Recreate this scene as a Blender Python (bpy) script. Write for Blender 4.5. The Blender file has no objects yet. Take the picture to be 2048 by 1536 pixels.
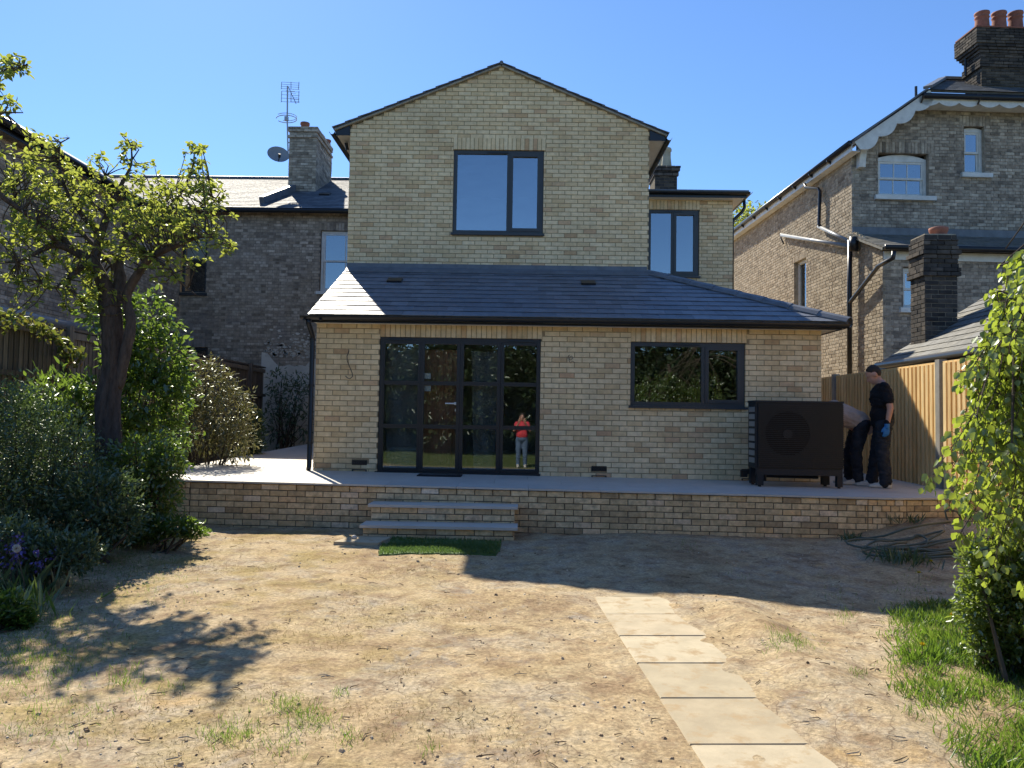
import bpy, bmesh, math, random
import numpy as np
from mathutils import Vector, Matrix

random.seed(7)
RNG = np.random.default_rng(7)
S = bpy.context.scene
COL = S.collection
rad = math.radians

# ------------------------------------------------------------------ camera
FPX = 1539.0                       # focal length in pixels of the 2048 px wide photograph
CAM = Vector((0.0, 0.0, 1.48))
_Y = Vector((0.0123, -0.0445, 1.0)).normalized()      # world +Y in camera axes (right, up, forward)
_X = Vector((1.0, -0.0160, 0.0)); _X = (_X - _Y * _X.dot(_Y)).normalized()
_Z = _X.cross(_Y)
if _Z.y < 0: _Z = -_Z
cam_d = bpy.data.cameras.new('camera'); cam = bpy.data.objects.new('camera', cam_d)
COL.objects.link(cam); S.camera = cam
right = Vector((_X[0], _Y[0], _Z[0])); upv = Vector((_X[1], _Y[1], _Z[1])); fwd = Vector((_X[2], _Y[2], _Z[2]))
mw = Matrix.Identity(4)
for i in range(3):
    mw[i][0] = right[i]; mw[i][1] = upv[i]; mw[i][2] = -fwd[i]; mw[i][3] = CAM[i]
cam.matrix_world = mw
cam_d.sensor_fit = 'HORIZONTAL'; cam_d.sensor_width = 36.0
cam_d.lens = FPX / 2048.0 * 36.0
cam_d.clip_start = 0.05; cam_d.clip_end = 3000.0
S.render.resolution_x = 1024; S.render.resolution_y = 768

# ------------------------------------------------------------------ sky, sun, exposure
SUN_EL = 43.5
SUN_AZ = 25.5                      # degrees left of straight ahead (+Y)
world = bpy.data.worlds.new('World'); S.world = world; world.use_nodes = True
wn = world.node_tree.nodes; wl = world.node_tree.links
wn.clear()
sky = wn.new('ShaderNodeTexSky'); sky.sky_type = 'NISHITA'; sky.sun_disc = False
sky.sun_elevation = rad(SUN_EL); sky.sun_rotation = rad(-SUN_AZ)
sky.altitude = 0; sky.air_density = 1.0; sky.dust_density = 0.12; sky.ozone_density = 10.0
bg = wn.new('ShaderNodeBackground'); bg.inputs['Strength'].default_value = 0.09
wo = wn.new('ShaderNodeOutputWorld')
wl.new(sky.outputs[0], bg.inputs[0]); wl.new(bg.outputs[0], wo.inputs[0])
sd = bpy.data.lights.new('sun', 'SUN'); sd.energy = 3.95; sd.angle = rad(0.53); sd.color = (1.0, 0.92, 0.77)
sun = bpy.data.objects.new('sun', sd); COL.objects.link(sun)
sun_dir = Vector((-math.sin(rad(SUN_AZ)) * math.cos(rad(SUN_EL)), math.cos(rad(SUN_AZ)) * math.cos(rad(SUN_EL)), math.sin(rad(SUN_EL))))
sun.rotation_euler = sun_dir.to_track_quat('Z', 'Y').to_euler()
sun.location = sun_dir * 60
S.view_settings.view_transform = 'Standard'; S.view_settings.look = 'None'
S.view_settings.exposure = 1.05; S.view_settings.gamma = 1.0
S.view_settings.use_curve_mapping = False

# ------------------------------------------------------------------ photo pixel -> world
def ray(px, py):
    a = (px - 1024.0) / FPX; b = (768.0 - py) / FPX
    return right * a + upv * b + fwd
def P(px, py, Y):                  # on the plane y = Y
    d = ray(px, py); return CAM + d * ((Y - CAM.y) / d.y)
def G(px, py, z):                  # on the level z
    d = ray(px, py); return CAM + d * ((z - CAM.z) / d.z)
def XP(px, py, X):                 # on the plane x = X
    d = ray(px, py); return CAM + d * ((X - CAM.x) / d.x)
def hit(px, py, p0, n):
    d = ray(px, py); return CAM + d * ((p0 - CAM).dot(n) / d.dot(n))
def proj(p):
    d = Vector(p) - CAM; f = d.dot(fwd)
    if f < 0.05: return None
    return (1024 + FPX * d.dot(right) / f, 768 - FPX * d.dot(upv) / f, f)

# ------------------------------------------------------------------ materials
def _new(name):
    m = bpy.data.materials.new(name); m.use_nodes = True
    nt = m.node_tree; nt.nodes.clear()
    out = nt.nodes.new('ShaderNodeOutputMaterial')
    return m, nt, out
def _rnd(nt):                      # piece-to-piece random: object random + face attribute
    oi = nt.nodes.new('ShaderNodeObjectInfo'); at = nt.nodes.new('ShaderNodeAttribute'); at.attribute_name = 'rnd'
    ad = nt.nodes.new('ShaderNodeMath'); ad.operation = 'ADD'
    nt.links.new(oi.outputs['Random'], ad.inputs[0]); nt.links.new(at.outputs['Fac'], ad.inputs[1])
    fr = nt.nodes.new('ShaderNodeMath'); fr.operation = 'FRACT'; nt.links.new(ad.outputs[0], fr.inputs[0])
    return fr.outputs[0]
def _noise(nt, scale, detail=4, rough=0.6, vec=None, stretch=None, dist=0.0):
    n = nt.nodes.new('ShaderNodeTexNoise'); n.inputs['Scale'].default_value = scale
    n.inputs['Detail'].default_value = detail; n.inputs['Roughness'].default_value = rough
    n.inputs['Distortion'].default_value = dist
    if vec is None:
        g = nt.nodes.new('ShaderNodeNewGeometry'); vec = g.outputs['Position']
    if stretch:
        mp = nt.nodes.new('ShaderNodeMapping'); mp.inputs['Scale'].default_value = stretch
        nt.links.new(vec, mp.inputs['Vector']); vec = mp.outputs['Vector']
    nt.links.new(vec, n.inputs['Vector'])
    return n.outputs['Fac']
def _ramp(nt, fac, stops, interp='LINEAR'):
    r = nt.nodes.new('ShaderNodeValToRGB'); r.color_ramp.interpolation = interp
    e = r.color_ramp.elements
    while len(e) < len(stops): e.new(0.5)
    for i, (p, c) in enumerate(stops):
        e[i].position = p; e[i].color = (c[0], c[1], c[2], 1)
    nt.links.new(fac, r.inputs[0]); return r.outputs[0]
def _mix(nt, a, b, fac, mode='MIX'):
    m = nt.nodes.new('ShaderNodeMix'); m.data_type = 'RGBA'; m.blend_type = mode
    if isinstance(fac, (int, float)): m.inputs[0].default_value = fac
    else: nt.links.new(fac, m.inputs[0])
    for v, s in ((a, m.inputs[6]), (b, m.inputs[7])):
        if isinstance(v, tuple): s.default_value = (v[0], v[1], v[2], 1)
        else: nt.links.new(v, s)
    return m.outputs[2]
def _map(nt, v, a, b, c, d):
    m = nt.nodes.new('ShaderNodeMapRange'); m.inputs[1].default_value = a; m.inputs[2].default_value = b
    m.inputs[3].default_value = c; m.inputs[4].default_value = d
    nt.links.new(v, m.inputs[0]); return m.outputs[0]
def _bump(nt, h, strength, dist):
    b = nt.nodes.new('ShaderNodeBump'); b.inputs['Strength'].default_value = strength; b.inputs['Distance'].default_value = dist
    nt.links.new(h, b.inputs['Height']); return b.outputs[0]
def surf(name, stops, ns=8.0, namt=0.25, rough=0.7, spec=0.4, bump=0.3, bscale=60.0, bdist=0.004, metal=0.0,
         stretch=None, stain=None, rough_var=0.0, batch=None):
    """stops: palette over the piece random; multiplied with noise mottling; optional stain=(colour, scale, lo, hi)."""
    m, nt, out = _new(name)
    p = nt.nodes.new('ShaderNodeBsdfPrincipled')
    col = _ramp(nt, _rnd(nt), stops)
    if namt > 0:
        v = _map(nt, _noise(nt, ns, 5, 0.65, stretch=stretch), 0.3, 0.7, 1 - namt, 1 + namt)
        g = nt.nodes.new('ShaderNodeCombineColor')
        for i in range(3): nt.links.new(v, g.inputs[i])
        col = _mix(nt, col, g.outputs[0], 1.0, 'MULTIPLY')
    if batch:
        v = _map(nt, _noise(nt, batch[0], 4, 0.6), 0.35, 0.65, 1 - batch[1], 1 + batch[1] * .6)
        g = nt.nodes.new('ShaderNodeCombineColor')
        for i in range(3): nt.links.new(v, g.inputs[i])
        col = _mix(nt, col, g.outputs[0], 1.0, 'MULTIPLY')
    if stain:
        f = _map(nt, _noise(nt, stain[1], 5, 0.7), stain[2], stain[3], 0, 1)
        col = _mix(nt, col, stain[0], f)
    nt.links.new(col, p.inputs['Base Color'])
    p.inputs['Roughness'].default_value = rough; p.inputs['Metallic'].default_value = metal
    p.inputs['Specular IOR Level'].default_value = spec
    if rough_var:
        nt.links.new(_map(nt, _noise(nt, ns * 2, 3), 0.3, 0.7, rough - rough_var, rough + rough_var), p.inputs['Roughness'])
    if bump > 0:
        nt.links.new(_bump(nt, _noise(nt, bscale, 4, 0.7, stretch=stretch), bump, bdist), p.inputs['Normal'])
    nt.links.new(p.outputs[0], out.inputs[0])
    return m
def plain(name, c, rough=0.5, spec=0.4, namt=0.08, ns=6, bump=0.05, metal=0.0):
    return surf(name, [(0, c), (1, c)], ns=ns, namt=namt, rough=rough, spec=spec, bump=bump, metal=metal)
def leafmat(name, stops, trans=0.5, tcol=(0.33, 0.42, 0.05), gloss=0.10, grough=0.35):
    m, nt, out = _new(name)
    col = _ramp(nt, _rnd(nt), stops)
    d = nt.nodes.new('ShaderNodeBsdfDiffuse'); nt.links.new(col, d.inputs[0])
    t = nt.nodes.new('ShaderNodeBsdfTranslucent')
    nt.links.new(_mix(nt, col, tcol, 0.6), t.inputs[0])
    mx = nt.nodes.new('ShaderNodeMixShader'); mx.inputs[0].default_value = trans
    nt.links.new(d.outputs[0], mx.inputs[1]); nt.links.new(t.outputs[0], mx.inputs[2])
    g = nt.nodes.new('ShaderNodeBsdfGlossy'); g.inputs['Roughness'].default_value = grough; g.inputs[0].default_value = (0.9, 0.95, 0.9, 1)
    m2 = nt.nodes.new('ShaderNodeMixShader'); m2.inputs[0].default_value = gloss
    nt.links.new(mx.outputs[0], m2.inputs[1]); nt.links.new(g.outputs[0], m2.inputs[2])
    nt.links.new(m2.outputs[0], out.inputs[0])
    return m
def glassmat(name, refl=0.30, tint=(0.75, 0.80, 0.80), wav=0.0, wscale=3.0, wdist=0.01):
    m, nt, out = _new(name)
    t = nt.nodes.new('ShaderNodeBsdfTransparent'); t.inputs[0].default_value = (*tint, 1)
    g = nt.nodes.new('ShaderNodeBsdfGlossy'); g.inputs['Roughness'].default_value = 0.0; g.inputs[0].default_value = (0.92, 0.97, 1.0, 1)
    lw = nt.nodes.new('ShaderNodeLayerWeight'); lw.inputs['Blend'].default_value = 0.35
    f = _map(nt, lw.outputs['Fresnel'], 0.0, 1.0, refl, 1.0)
    if wav:
        b = _bump(nt, _noise(nt, wscale, 3, 0.6), wav, wdist); nt.links.new(b, g.inputs['Normal'])
    mx = nt.nodes.new('ShaderNodeMixShader'); nt.links.new(f, mx.inputs[0])
    nt.links.new(t.outputs[0], mx.inputs[1]); nt.links.new(g.outputs[0], mx.inputs[2])
    nt.links.new(mx.outputs[0], out.inputs[0])
    return m

M = {}
M['buff'] = surf('buff_brick', [(0, (.58, .38, .21)), (.05, (.70, .52, .29)), (.4, (.79, .615, .37)), (.7, (.82, .655, .41)), (.93, (.75, .59, .36)), (1, (.60, .38, .22))],
                 ns=12, namt=.15, batch=(.9, .13), rough=.85, spec=.2, bump=.5, bscale=90, stain=((0.475, 0.356, 0.224), 7, .64, .9))
M['mortar'] = surf('mortar', [(0, (.35, .27, .165)), (1, (.35, .27, .165))], ns=30, namt=.2, rough=.95, spec=.1, bump=.6, bscale=200)
M['patio_brick'] = surf('patio_brick', [(0, (0.401, 0.295, 0.177)), (.2, (0.590, 0.437, 0.248)), (.5, (0.684, 0.519, 0.307)), (.75, (0.743, 0.578, 0.354)), (.92, (0.708, 0.460, 0.224)), (1, (0.820, 0.708, 0.555))],
                 ns=14, namt=.3, rough=.85, spec=.2, bump=.6, bscale=80, stain=((0.269, 0.217, 0.155), 5, .55, .8))
M['dark_mortar'] = surf('dark_mortar', [(0, (0.156, 0.133, 0.094)), (1, (0.156, 0.133, 0.094))], ns=30, namt=.25, rough=.95, spec=.1)
M['stock'] = surf('stock_brick', [(0, (.17, .15, .125)), (.2, (.26, .225, .18)), (.6, (.33, .29, .235)), (.9, (.39, .345, .28)), (1, (.46, .41, .33))],
                 ns=10, namt=.35, rough=.9, spec=.15, bump=.7, bscale=70, stain=((0.105, 0.096, 0.090), 1.6, .55, .75))
M['stock_sunlit'] = surf('stock_brick_sunlit', [(0, (0.230, 0.183, 0.128)), (.15, (0.306, 0.251, 0.178)), (.6, (0.365, 0.306, 0.221)), (1, (0.425, 0.357, 0.264))],
                 ns=10, namt=.3, rough=.9, spec=.15, bump=.7, bscale=70, stain=((0.134, 0.111, 0.089), 2.0, .58, .8))  # lit copy of the stock brick, the flank's sunlight put into its colour
M['stock_dark'] = surf('sooty_brick', [(0, (0.040, 0.038, 0.037)), (.5, (0.069, 0.062, 0.055)), (1, (0.127, 0.109, 0.090))],
                 ns=10, namt=.35, rough=.9, spec=.15, bump=.7, bscale=70)
M['terr'] = surf('old_terrace_brick', [(0, (.21, .175, .135)), (.25, (.32, .27, .205)), (.75, (.40, .34, .265)), (1, (.52, .45, .36))],
                 ns=8, namt=.4, rough=.9, spec=.15, bump=.8, bscale=60, stain=((0.211, 0.192, 0.181), 1.2, .5, .75))
M['old_mortar'] = surf('old_mortar', [(0, (0.260, 0.227, 0.188)), (1, (0.260, 0.227, 0.188))], ns=5, namt=.4, rough=.95, spec=.1, stain=((0.114, 0.103, 0.090), 1.5, .5, .7))
M['pale_mortar'] = surf('pale_mortar', [(0, (.34, .30, .23)), (1, (.34, .30, .23))], ns=12, namt=.3, rough=.95, spec=.1)
M['slate'] = surf('new_slate', [(0, (0.115, 0.128, 0.151)), (.5, (0.142, 0.157, 0.184)), (1, (0.174, 0.188, 0.216))], ns=12, namt=.2, rough=.5, spec=.45, bump=.25, bscale=40, rough_var=.07)
M['old_slate'] = surf('old_slate', [(0, (.075, .085, .10)), (.5, (.105, .118, .135)), (1, (.15, .16, .175))], ns=10, namt=.3, rough=.72, spec=.30, bump=.4, bscale=40, rough_var=.08)
M['moss_slate'] = surf('mossy_slate', [(0, (.13, .13, .12)), (.5, (.18, .17, .14)), (1, (.17, .17, .165))], ns=10, namt=.35, rough=.7, spec=.4, bump=.4, bscale=40)
M['lead'] = plain('lead', (.13, .14, .155), rough=.5, spec=.5, namt=.25, ns=5)
M['black'] = plain('black_plastic', (.012, .013, .016), rough=.35, spec=.5)
M['alu'] = plain('dark_grey_aluminium', (.038, .042, .046), rough=.42, spec=.5)
M['alu_brown'] = plain('bronze_frame', (.022, .020, .019), rough=.42, spec=.5)
M['pump'] = plain('charcoal_steel', (.016, .020, .026), rough=.5, spec=.3)
M['pump_dark'] = plain('painted_shade', (.008, .008, .009), rough=.7, spec=.3)  # near-black colour stands in for shade in the fan and rooms
M['white'] = plain('white_paint', (.72, .72, .70), rough=.45, spec=.4, namt=.1)
M['cream'] = plain('painted_timber', (.60, .62, .60), rough=.5, spec=.4, namt=.15)
M['soffit'] = plain('soffit_white', (.70, .68, .64), rough=.6)
M['render'] = surf('painted_render', [(0, (.60, .57, .49)), (1, (.60, .57, .49))], ns=1.5, namt=.18, rough=.9, spec=.1, bump=.3, stain=((.27, .25, .20), 2.5, .6, .8))
M['terracotta'] = surf('terracotta', [(0, (.24, .10, .07)), (1, (.30, .125, .085))], ns=10, namt=.25, rough=.8, spec=.25)
M['buff_pot'] = plain('buff_pot', (.42, .38, .27), rough=.8, namt=.2)
M['paving'] = surf('porcelain_paving', [(0, (0.516, 0.486, 0.432)), (1, (0.576, 0.540, 0.480))], ns=3, namt=.08, rough=.55, spec=.35, bump=.15, bscale=120)
M['grout'] = plain('grout', (.20, .19, .17), rough=.95, spec=.1)
M['slab'] = surf('concrete_slab', [(0, (0.353, 0.288, 0.185)), (.4, (0.464, 0.389, 0.268)), (.7, (0.500, 0.427, 0.296)), (1, (0.389, 0.325, 0.218))], ns=5, namt=.14, rough=.9, spec=.2, bump=.5, bscale=120, stain=((0.389, 0.288, 0.167), 5.5, .52, .64))
M['conc'] = plain('concrete_post', (.30, .285, .25), rough=.9, spec=.2, namt=.2)
M['newwood'] = surf('new_fence_timber', [(0, (.68, .45, .19)), (.5, (.80, .56, .26)), (1, (.86, .64, .32))], ns=5, namt=.22, rough=.75, spec=.25, bump=.4, bscale=25, stretch=(6, 6, .5))
M['oldwood'] = surf('weathered_fence_timber', [(0, (0.106, 0.094, 0.081)), (.5, (0.156, 0.135, 0.115)), (1, (0.206, 0.181, 0.152))], ns=5, namt=.35, rough=.9, spec=.15, bump=.6, bscale=25, stretch=(6, 6, .5))
M['brownwood'] = surf('brown_door', [(0, (.34, .15, .08)), (1, (.34, .15, .08))], ns=6, namt=.25, rough=.5, spec=.4, stretch=(6, 6, .6))
M['inner'] = plain('plasterboard', (.55, .53, .50), rough=.9, spec=.1)
M['innerfloor'] = plain('screed', (.42, .39, .35), rough=.9, spec=.1)
M['card'] = plain('paper', (.60, .61, .60), rough=.8)
M['steel'] = plain('brushed_steel', (.62, .62, .60), rough=.3, metal=.8)
M['galv'] = plain('galvanised', (.36, .38, .40), rough=.45, metal=.6)
M['greypvc'] = plain('grey_pipe', (0.238, 0.252, 0.266), rough=.4, spec=.5, namt=.15)
M['cable'] = plain('grey_cable', (.07, .065, .06), rough=.6)
M['hose'] = plain('hose', (.10, .115, .085), rough=.5)
M['rubber'] = plain('rubber', (.02, .02, .022), rough=.8)
M['turf'] = surf('artificial_turf', [(0, (.08, .14, .04)), (.6, (.10, .18, .05)), (1, (.14, .22, .07))], ns=30, namt=.2, rough=.7, spec=.3)
M['glass'] = glassmat('window_glass', .075, (.93, .95, .95))
M['glass_up'] = glassmat('film_backed_glass', .30, (.45, .48, .50), wav=.12, wscale=3.5, wdist=.02)
M['glass_blue'] = glassmat('sky_glass', .24, (.35, .38, .40))
M['bark'] = surf('bark', [(0, (.085, .066, .056)), (1, (.115, .09, .076))], ns=9, namt=.45, rough=.95, spec=.15, bump=1.0, bscale=22, bdist=.02, stretch=(2.2, 2.2, .5))
M['twig'] = surf('twig', [(0, (.07, .055, .042)), (1, (.10, .08, .06))], ns=20, namt=.3, rough=.9, spec=.15)
M['film'] = None
def filmmat():
    m, nt, out = _new('dust_sheet_film')
    t = nt.nodes.new('ShaderNodeBsdfTransparent'); t.inputs[0].default_value = (.85, .87, .88, 1)
    d = nt.nodes.new('ShaderNodeBsdfPrincipled'); d.inputs['Base Color'].default_value = (.60, .62, .63, 1); d.inputs['Roughness'].default_value = .3
    mx = nt.nodes.new('ShaderNodeMixShader'); mx.inputs[0].default_value = .30
    nt.links.new(t.outputs[0], mx.inputs[1]); nt.links.new(d.outputs[0], mx.inputs[2]); nt.links.new(mx.outputs[0], out.inputs[0])
    return m
M['film'] = filmmat()

# ------------------------------------------------------------------ object helpers
WL = {}                            # world location of every object's origin
def wloc(o): return WL[o.name]
def tag(o, label=None, cat=None, group=None, kind=None):
    if label: o['label'] = label
    if cat: o['category'] = cat
    if group: o['group'] = group
    if kind: o['kind'] = kind
    return o
def thing(name, label, cat, loc, group=None, kind=None):
    o = bpy.data.objects.new(name, None); COL.objects.link(o)
    o.location = loc; o.empty_display_size = .1; WL[o.name] = Vector(loc)
    return tag(o, label, cat, group, kind)
def place(o, loc, parent=None):
    loc = Vector(loc); COL.objects.link(o); WL[o.name] = loc
    if parent is not None:
        o.parent = parent; o.location = loc - WL[parent.name]
    else: o.location = loc
    return o
def meshobj(name, verts, faces, mat, parent=None, rnd=None, smooth=False, mats=None, mi=None):
    v = np.asarray(verts, dtype=float).reshape(-1, 3)
    lo, hi = v.min(0), v.max(0); c = (lo + hi) / 2; c[2] = lo[2]
    me = bpy.data.meshes.new(name); me.from_pydata((v - c).tolist(), [], faces)
    if rnd is not None and len(rnd) == len(faces):
        a = me.attributes.new('rnd', 'FLOAT', 'FACE'); a.data.foreach_set('value', np.asarray(rnd, dtype=np.float32))
    for m in (mats or [mat]): me.materials.append(m)
    if mi is not None: me.polygons.foreach_set('material_index', np.asarray(mi, dtype=np.int32))
    if smooth: me.polygons.foreach_set('use_smooth', np.ones(len(faces), dtype=bool))
    me.update()
    o = bpy.data.objects.new(name, me)
    return place(o, c, parent)

class MB:
    def __init__(s): s.v = []; s.f = []; s.r = []
    def add(s, vs, fs, r=None):
        n = len(s.v); s.v += [tuple(p) for p in vs]
        r = random.random() if r is None else r
        for f in fs: s.f.append([i + n for i in f]); s.r.append(r)
        return s
    def box(s, x0, x1, y0, y1, z0, z1, r=None):
        vs = [(x, y, z) for z in (z0, z1) for y in (y0, y1) for x in (x0, x1)]
        return s.add(vs, [(0, 2, 3, 1), (4, 5, 7, 6), (0, 1, 5, 4), (2, 6, 7, 3), (0, 4, 6, 2), (1, 3, 7, 5)], r)
    def obox(s, c, U, V, W, r=None):   # centre, three half-axis vectors
        c, U, V, W = Vector(c), Vector(U), Vector(V), Vector(W)
        vs = [c + U * a + V * b + W * d for d in (-1, 1) for b in (-1, 1) for a in (-1, 1)]
        return s.add(vs, [(0, 2, 3, 1), (4, 5, 7, 6), (0, 1, 5, 4), (2, 6, 7, 3), (0, 4, 6, 2), (1, 3, 7, 5)], r)
    def bar(s, a, b, w, h, up=(0, 0, 1), r=None):   # rectangular bar between two points
        a, b = Vector(a), Vector(b); d = b - a; L = d.length; d.normalize()
        sd = d.cross(Vector(up)); sd.normalize(); u2 = sd.cross(d)
        return s.obox((a + b) / 2, d * L / 2, sd * w / 2, u2 * h / 2, r)
    def ext(s, poly, vec, r=None):      # extrude a planar polygon
        n = len(poly); vec = Vector(vec)
        vs = [Vector(p) for p in poly] + [Vector(p) + vec for p in poly]
        fs = [tuple(range(n - 1, -1, -1)), tuple(range(n, 2 * n))] + [(i, (i + 1) % n, n + (i + 1) % n, n + i) for i in range(n)]
        return s.add(vs, fs, r)
    def quad(s, a, b, c, d, r=None): return s.add([a, b, c, d], [(0, 1, 2, 3)], r)
    def tube(s, pts, rads, n=8, cap=True, r=None):
        pts = [Vector(p) for p in pts]
        if not hasattr(rads, '__len__'): rads = [rads] * len(pts)
        vs = []; ref = None
        for i, p in enumerate(pts):
            t = (pts[min(i + 1, len(pts) - 1)] - pts[max(i - 1, 0)])
            if t.length < 1e-9: t = Vector((0, 0, 1))
            t.normalize()
            if ref is None:
                ref = Vector((1, 0, 0)) if abs(t.x) < .8 else Vector((0, 1, 0))
            u = (ref - t * ref.dot(t)); u.normalize(); w = t.cross(u); ref = u
            for k in range(n):
                a = 2 * math.pi * k / n
                vs.append(p + (u * math.cos(a) + w * math.sin(a)) * rads[i])
        fs = []
        for i in range(len(pts) - 1):
            for k in range(n):
                k2 = (k + 1) % n
                fs.append((i * n + k, i * n + k2, (i + 1) * n + k2, (i + 1) * n + k))
        if cap:
            fs.append(tuple(range(n - 1, -1, -1))); m0 = (len(pts) - 1) * n; fs.append(tuple(range(m0, m0 + n)))
        return s.add(vs, fs, r)
    def lathe(s, prof, c, n=16, r=None):  # profile of (radius, z)
        c = Vector(c); vs = []; fs = []
        for (R, z) in prof:
            for k in range(n):
                a = 2 * math.pi * k / n; vs.append((c.x + R * math.cos(a), c.y + R * math.sin(a), c.z + z))
        for i in range(len(prof) - 1):
            for k in range(n):
                k2 = (k + 1) % n; fs.append((i * n + k, i * n + k2, (i + 1) * n + k2, (i + 1) * n + k))
        return s.add(vs, fs, r)
    def build(s, name, mat, parent=None, smooth=False, label=None, kind=None):
        o = meshobj(name, s.v, s.f, mat, parent, s.r, smooth)
        return tag(o, label=label, kind=kind)

def clip_poly(poly, hull):           # convex clip in 2D; hull counter-clockwise
    out = list(poly)
    for i in range(len(hull)):
        ax, ay = hull[i]; bx, by = hull[(i + 1) % len(hull)]
        inp = out; out = []
        if not inp: return []
        def side(p): return (bx - ax) * (p[1] - ay) - (by - ay) * (p[0] - ax)
        for j in range(len(inp)):
            p, q = inp[j], inp[(j + 1) % len(inp)]
            sp, sq = side(p), side(q)
            if sp >= 0: out.append(p)
            if (sp >= 0) != (sq >= 0):
                t = sp / (sp - sq); out.append((p[0] + (q[0] - p[0]) * t, p[1] + (q[1] - p[1]) * t))
    return out

# ------------------------------------------------------------------ brickwork
_bm = {}
def brick_verts(L, H, D, ch=.004):
    x, z = L / 2, H / 2; c = min(ch, L * .2, H * .2)
    v = [(-x + c, 0, -z + c), (x - c, 0, -z + c), (x - c, 0, z - c), (-x + c, 0, z - c),
         (-x, c, -z), (x, c, -z), (x, c, z), (-x, c, z), (-x, D, -z), (x, D, -z), (x, D, z), (-x, D, z)]
    f = [(0, 1, 2, 3), (4, 5, 1, 0), (5, 6, 2, 1), (6, 7, 3, 2), (7, 4, 0, 3), (8, 9, 5, 4), (9, 10, 6, 5), (10, 11, 7, 6), (11, 8, 4, 7)]
    return v, f
def lay(bricks, ox, oy, ang, z0, z1, spans, L=.225, H=.075, joint=.011, bond='stretcher', shift=0.0, slope=0.0, jit=.0015):
    """courses of a wall; spans(zc) -> [(u0,u1)...]; ang turns u from +x; outward is local -y."""
    ca, sa = math.cos(ang), math.sin(ang)
    n = int(math.ceil((z1 - z0) / H - 1e-6))
    for i in range(n):
        zb = z0 + i * H; zt = min(zb + H, z1 + .004)
        if zt - zb < .03: continue
        zc = (zb + zt) / 2
        for (a, b) in spans(zc):
            if bond == 'stretcher': pat = [L]
            elif bond == 'flemish': pat = [L, L / 2]
            else: pat = [L / 2]
            tot = sum(pat)
            off = shift + ((i % 2) * (L / 2 if bond == 'stretcher' else (L * .75 if bond == 'flemish' else L / 4)))
            u = math.floor((a - off) / tot) * tot + off; k = 0
            while u < b:
                e = u + pat[k % len(pat)]; k += 1
                s0, e0 = max(u, a) , min(e, b); u = e
                if e0 - s0 < .035: continue
                l0 = s0 + (joint / 2 if s0 > a + 1e-6 else 0); l1 = e0 - (joint / 2 if e0 < b - 1e-6 else 0)
                uc = (l0 + l1) / 2; pr = random.uniform(-jit, jit)
                bricks.append((ox + ca * uc + sa * pr, oy + sa * uc - ca * pr, zc + slope * uc + random.uniform(-.0008, .0008), l1 - l0, zt - zb - joint, ang))
def soldiers(bricks, ox, oy, ang, u0, u1, z0, hgt=.215, pitch=.075, joint=.010):
    n = max(1, round((u1 - u0) / pitch)); pw = (u1 - u0) / n; ca, sa = math.cos(ang), math.sin(ang)
    for k in range(n):
        uc = u0 + (k + .5) * pw; pr = random.uniform(-.0015, .0015)
        bricks.append((ox + ca * uc + sa * pr, oy + sa * uc - ca * pr, z0 + hgt / 2, pw - joint, hgt, ang))
def emit_bricks(parent, bricks, mat, nmax=300, depth=.06, name='brick'):
    def score(b):
        q = proj(b[:3])
        if q is None: return -1
        inside = -30 < q[0] < 2078 and -30 < q[1] < 1566
        face = 1.0 if (Vector((math.sin(b[5]), -math.cos(b[5]), 0)).dot(CAM - Vector(b[:3])) > 0) else 0
        return (b[3] * b[4] / q[2] ** 2) * (1 if inside else .01) * (1 if face else .01)
    order = sorted(range(len(bricks)), key=lambda i: -score(bricks[i]))
    solo = order[:nmax]; rest = order[nmax:]
    for i in solo:
        x, y, z, L, H, ang = bricks[i]
        key = (round(L / .005), round(H / .004), round(depth, 3), mat.name)
        if key not in _bm:
            v, f = brick_verts(L, H, depth); me = bpy.data.meshes.new(name); me.from_pydata(v, [], f); me.materials.append(mat); _bm[key] = me
        o = bpy.data.objects.new(name, _bm[key]); o.rotation_euler = (0, 0, ang)
        place(o, (x, y, z), parent)
    if rest:
        V = []; F = []; R = []
        for i in rest:
            x, y, z, L, H, ang = bricks[i]; v, f = brick_verts(L, H, depth); n = len(V); ca, sa = math.cos(ang), math.sin(ang)
            for (a, b, c) in v: V.append((x + ca * a - sa * b, y + sa * a + ca * b, z + c))
            r = random.random()
            for q in f: F.append([k + n for k in q]); R.append(r)
        o = meshobj('brickwork', V, F, mat, parent, R); o['kind'] = 'stuff'
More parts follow.
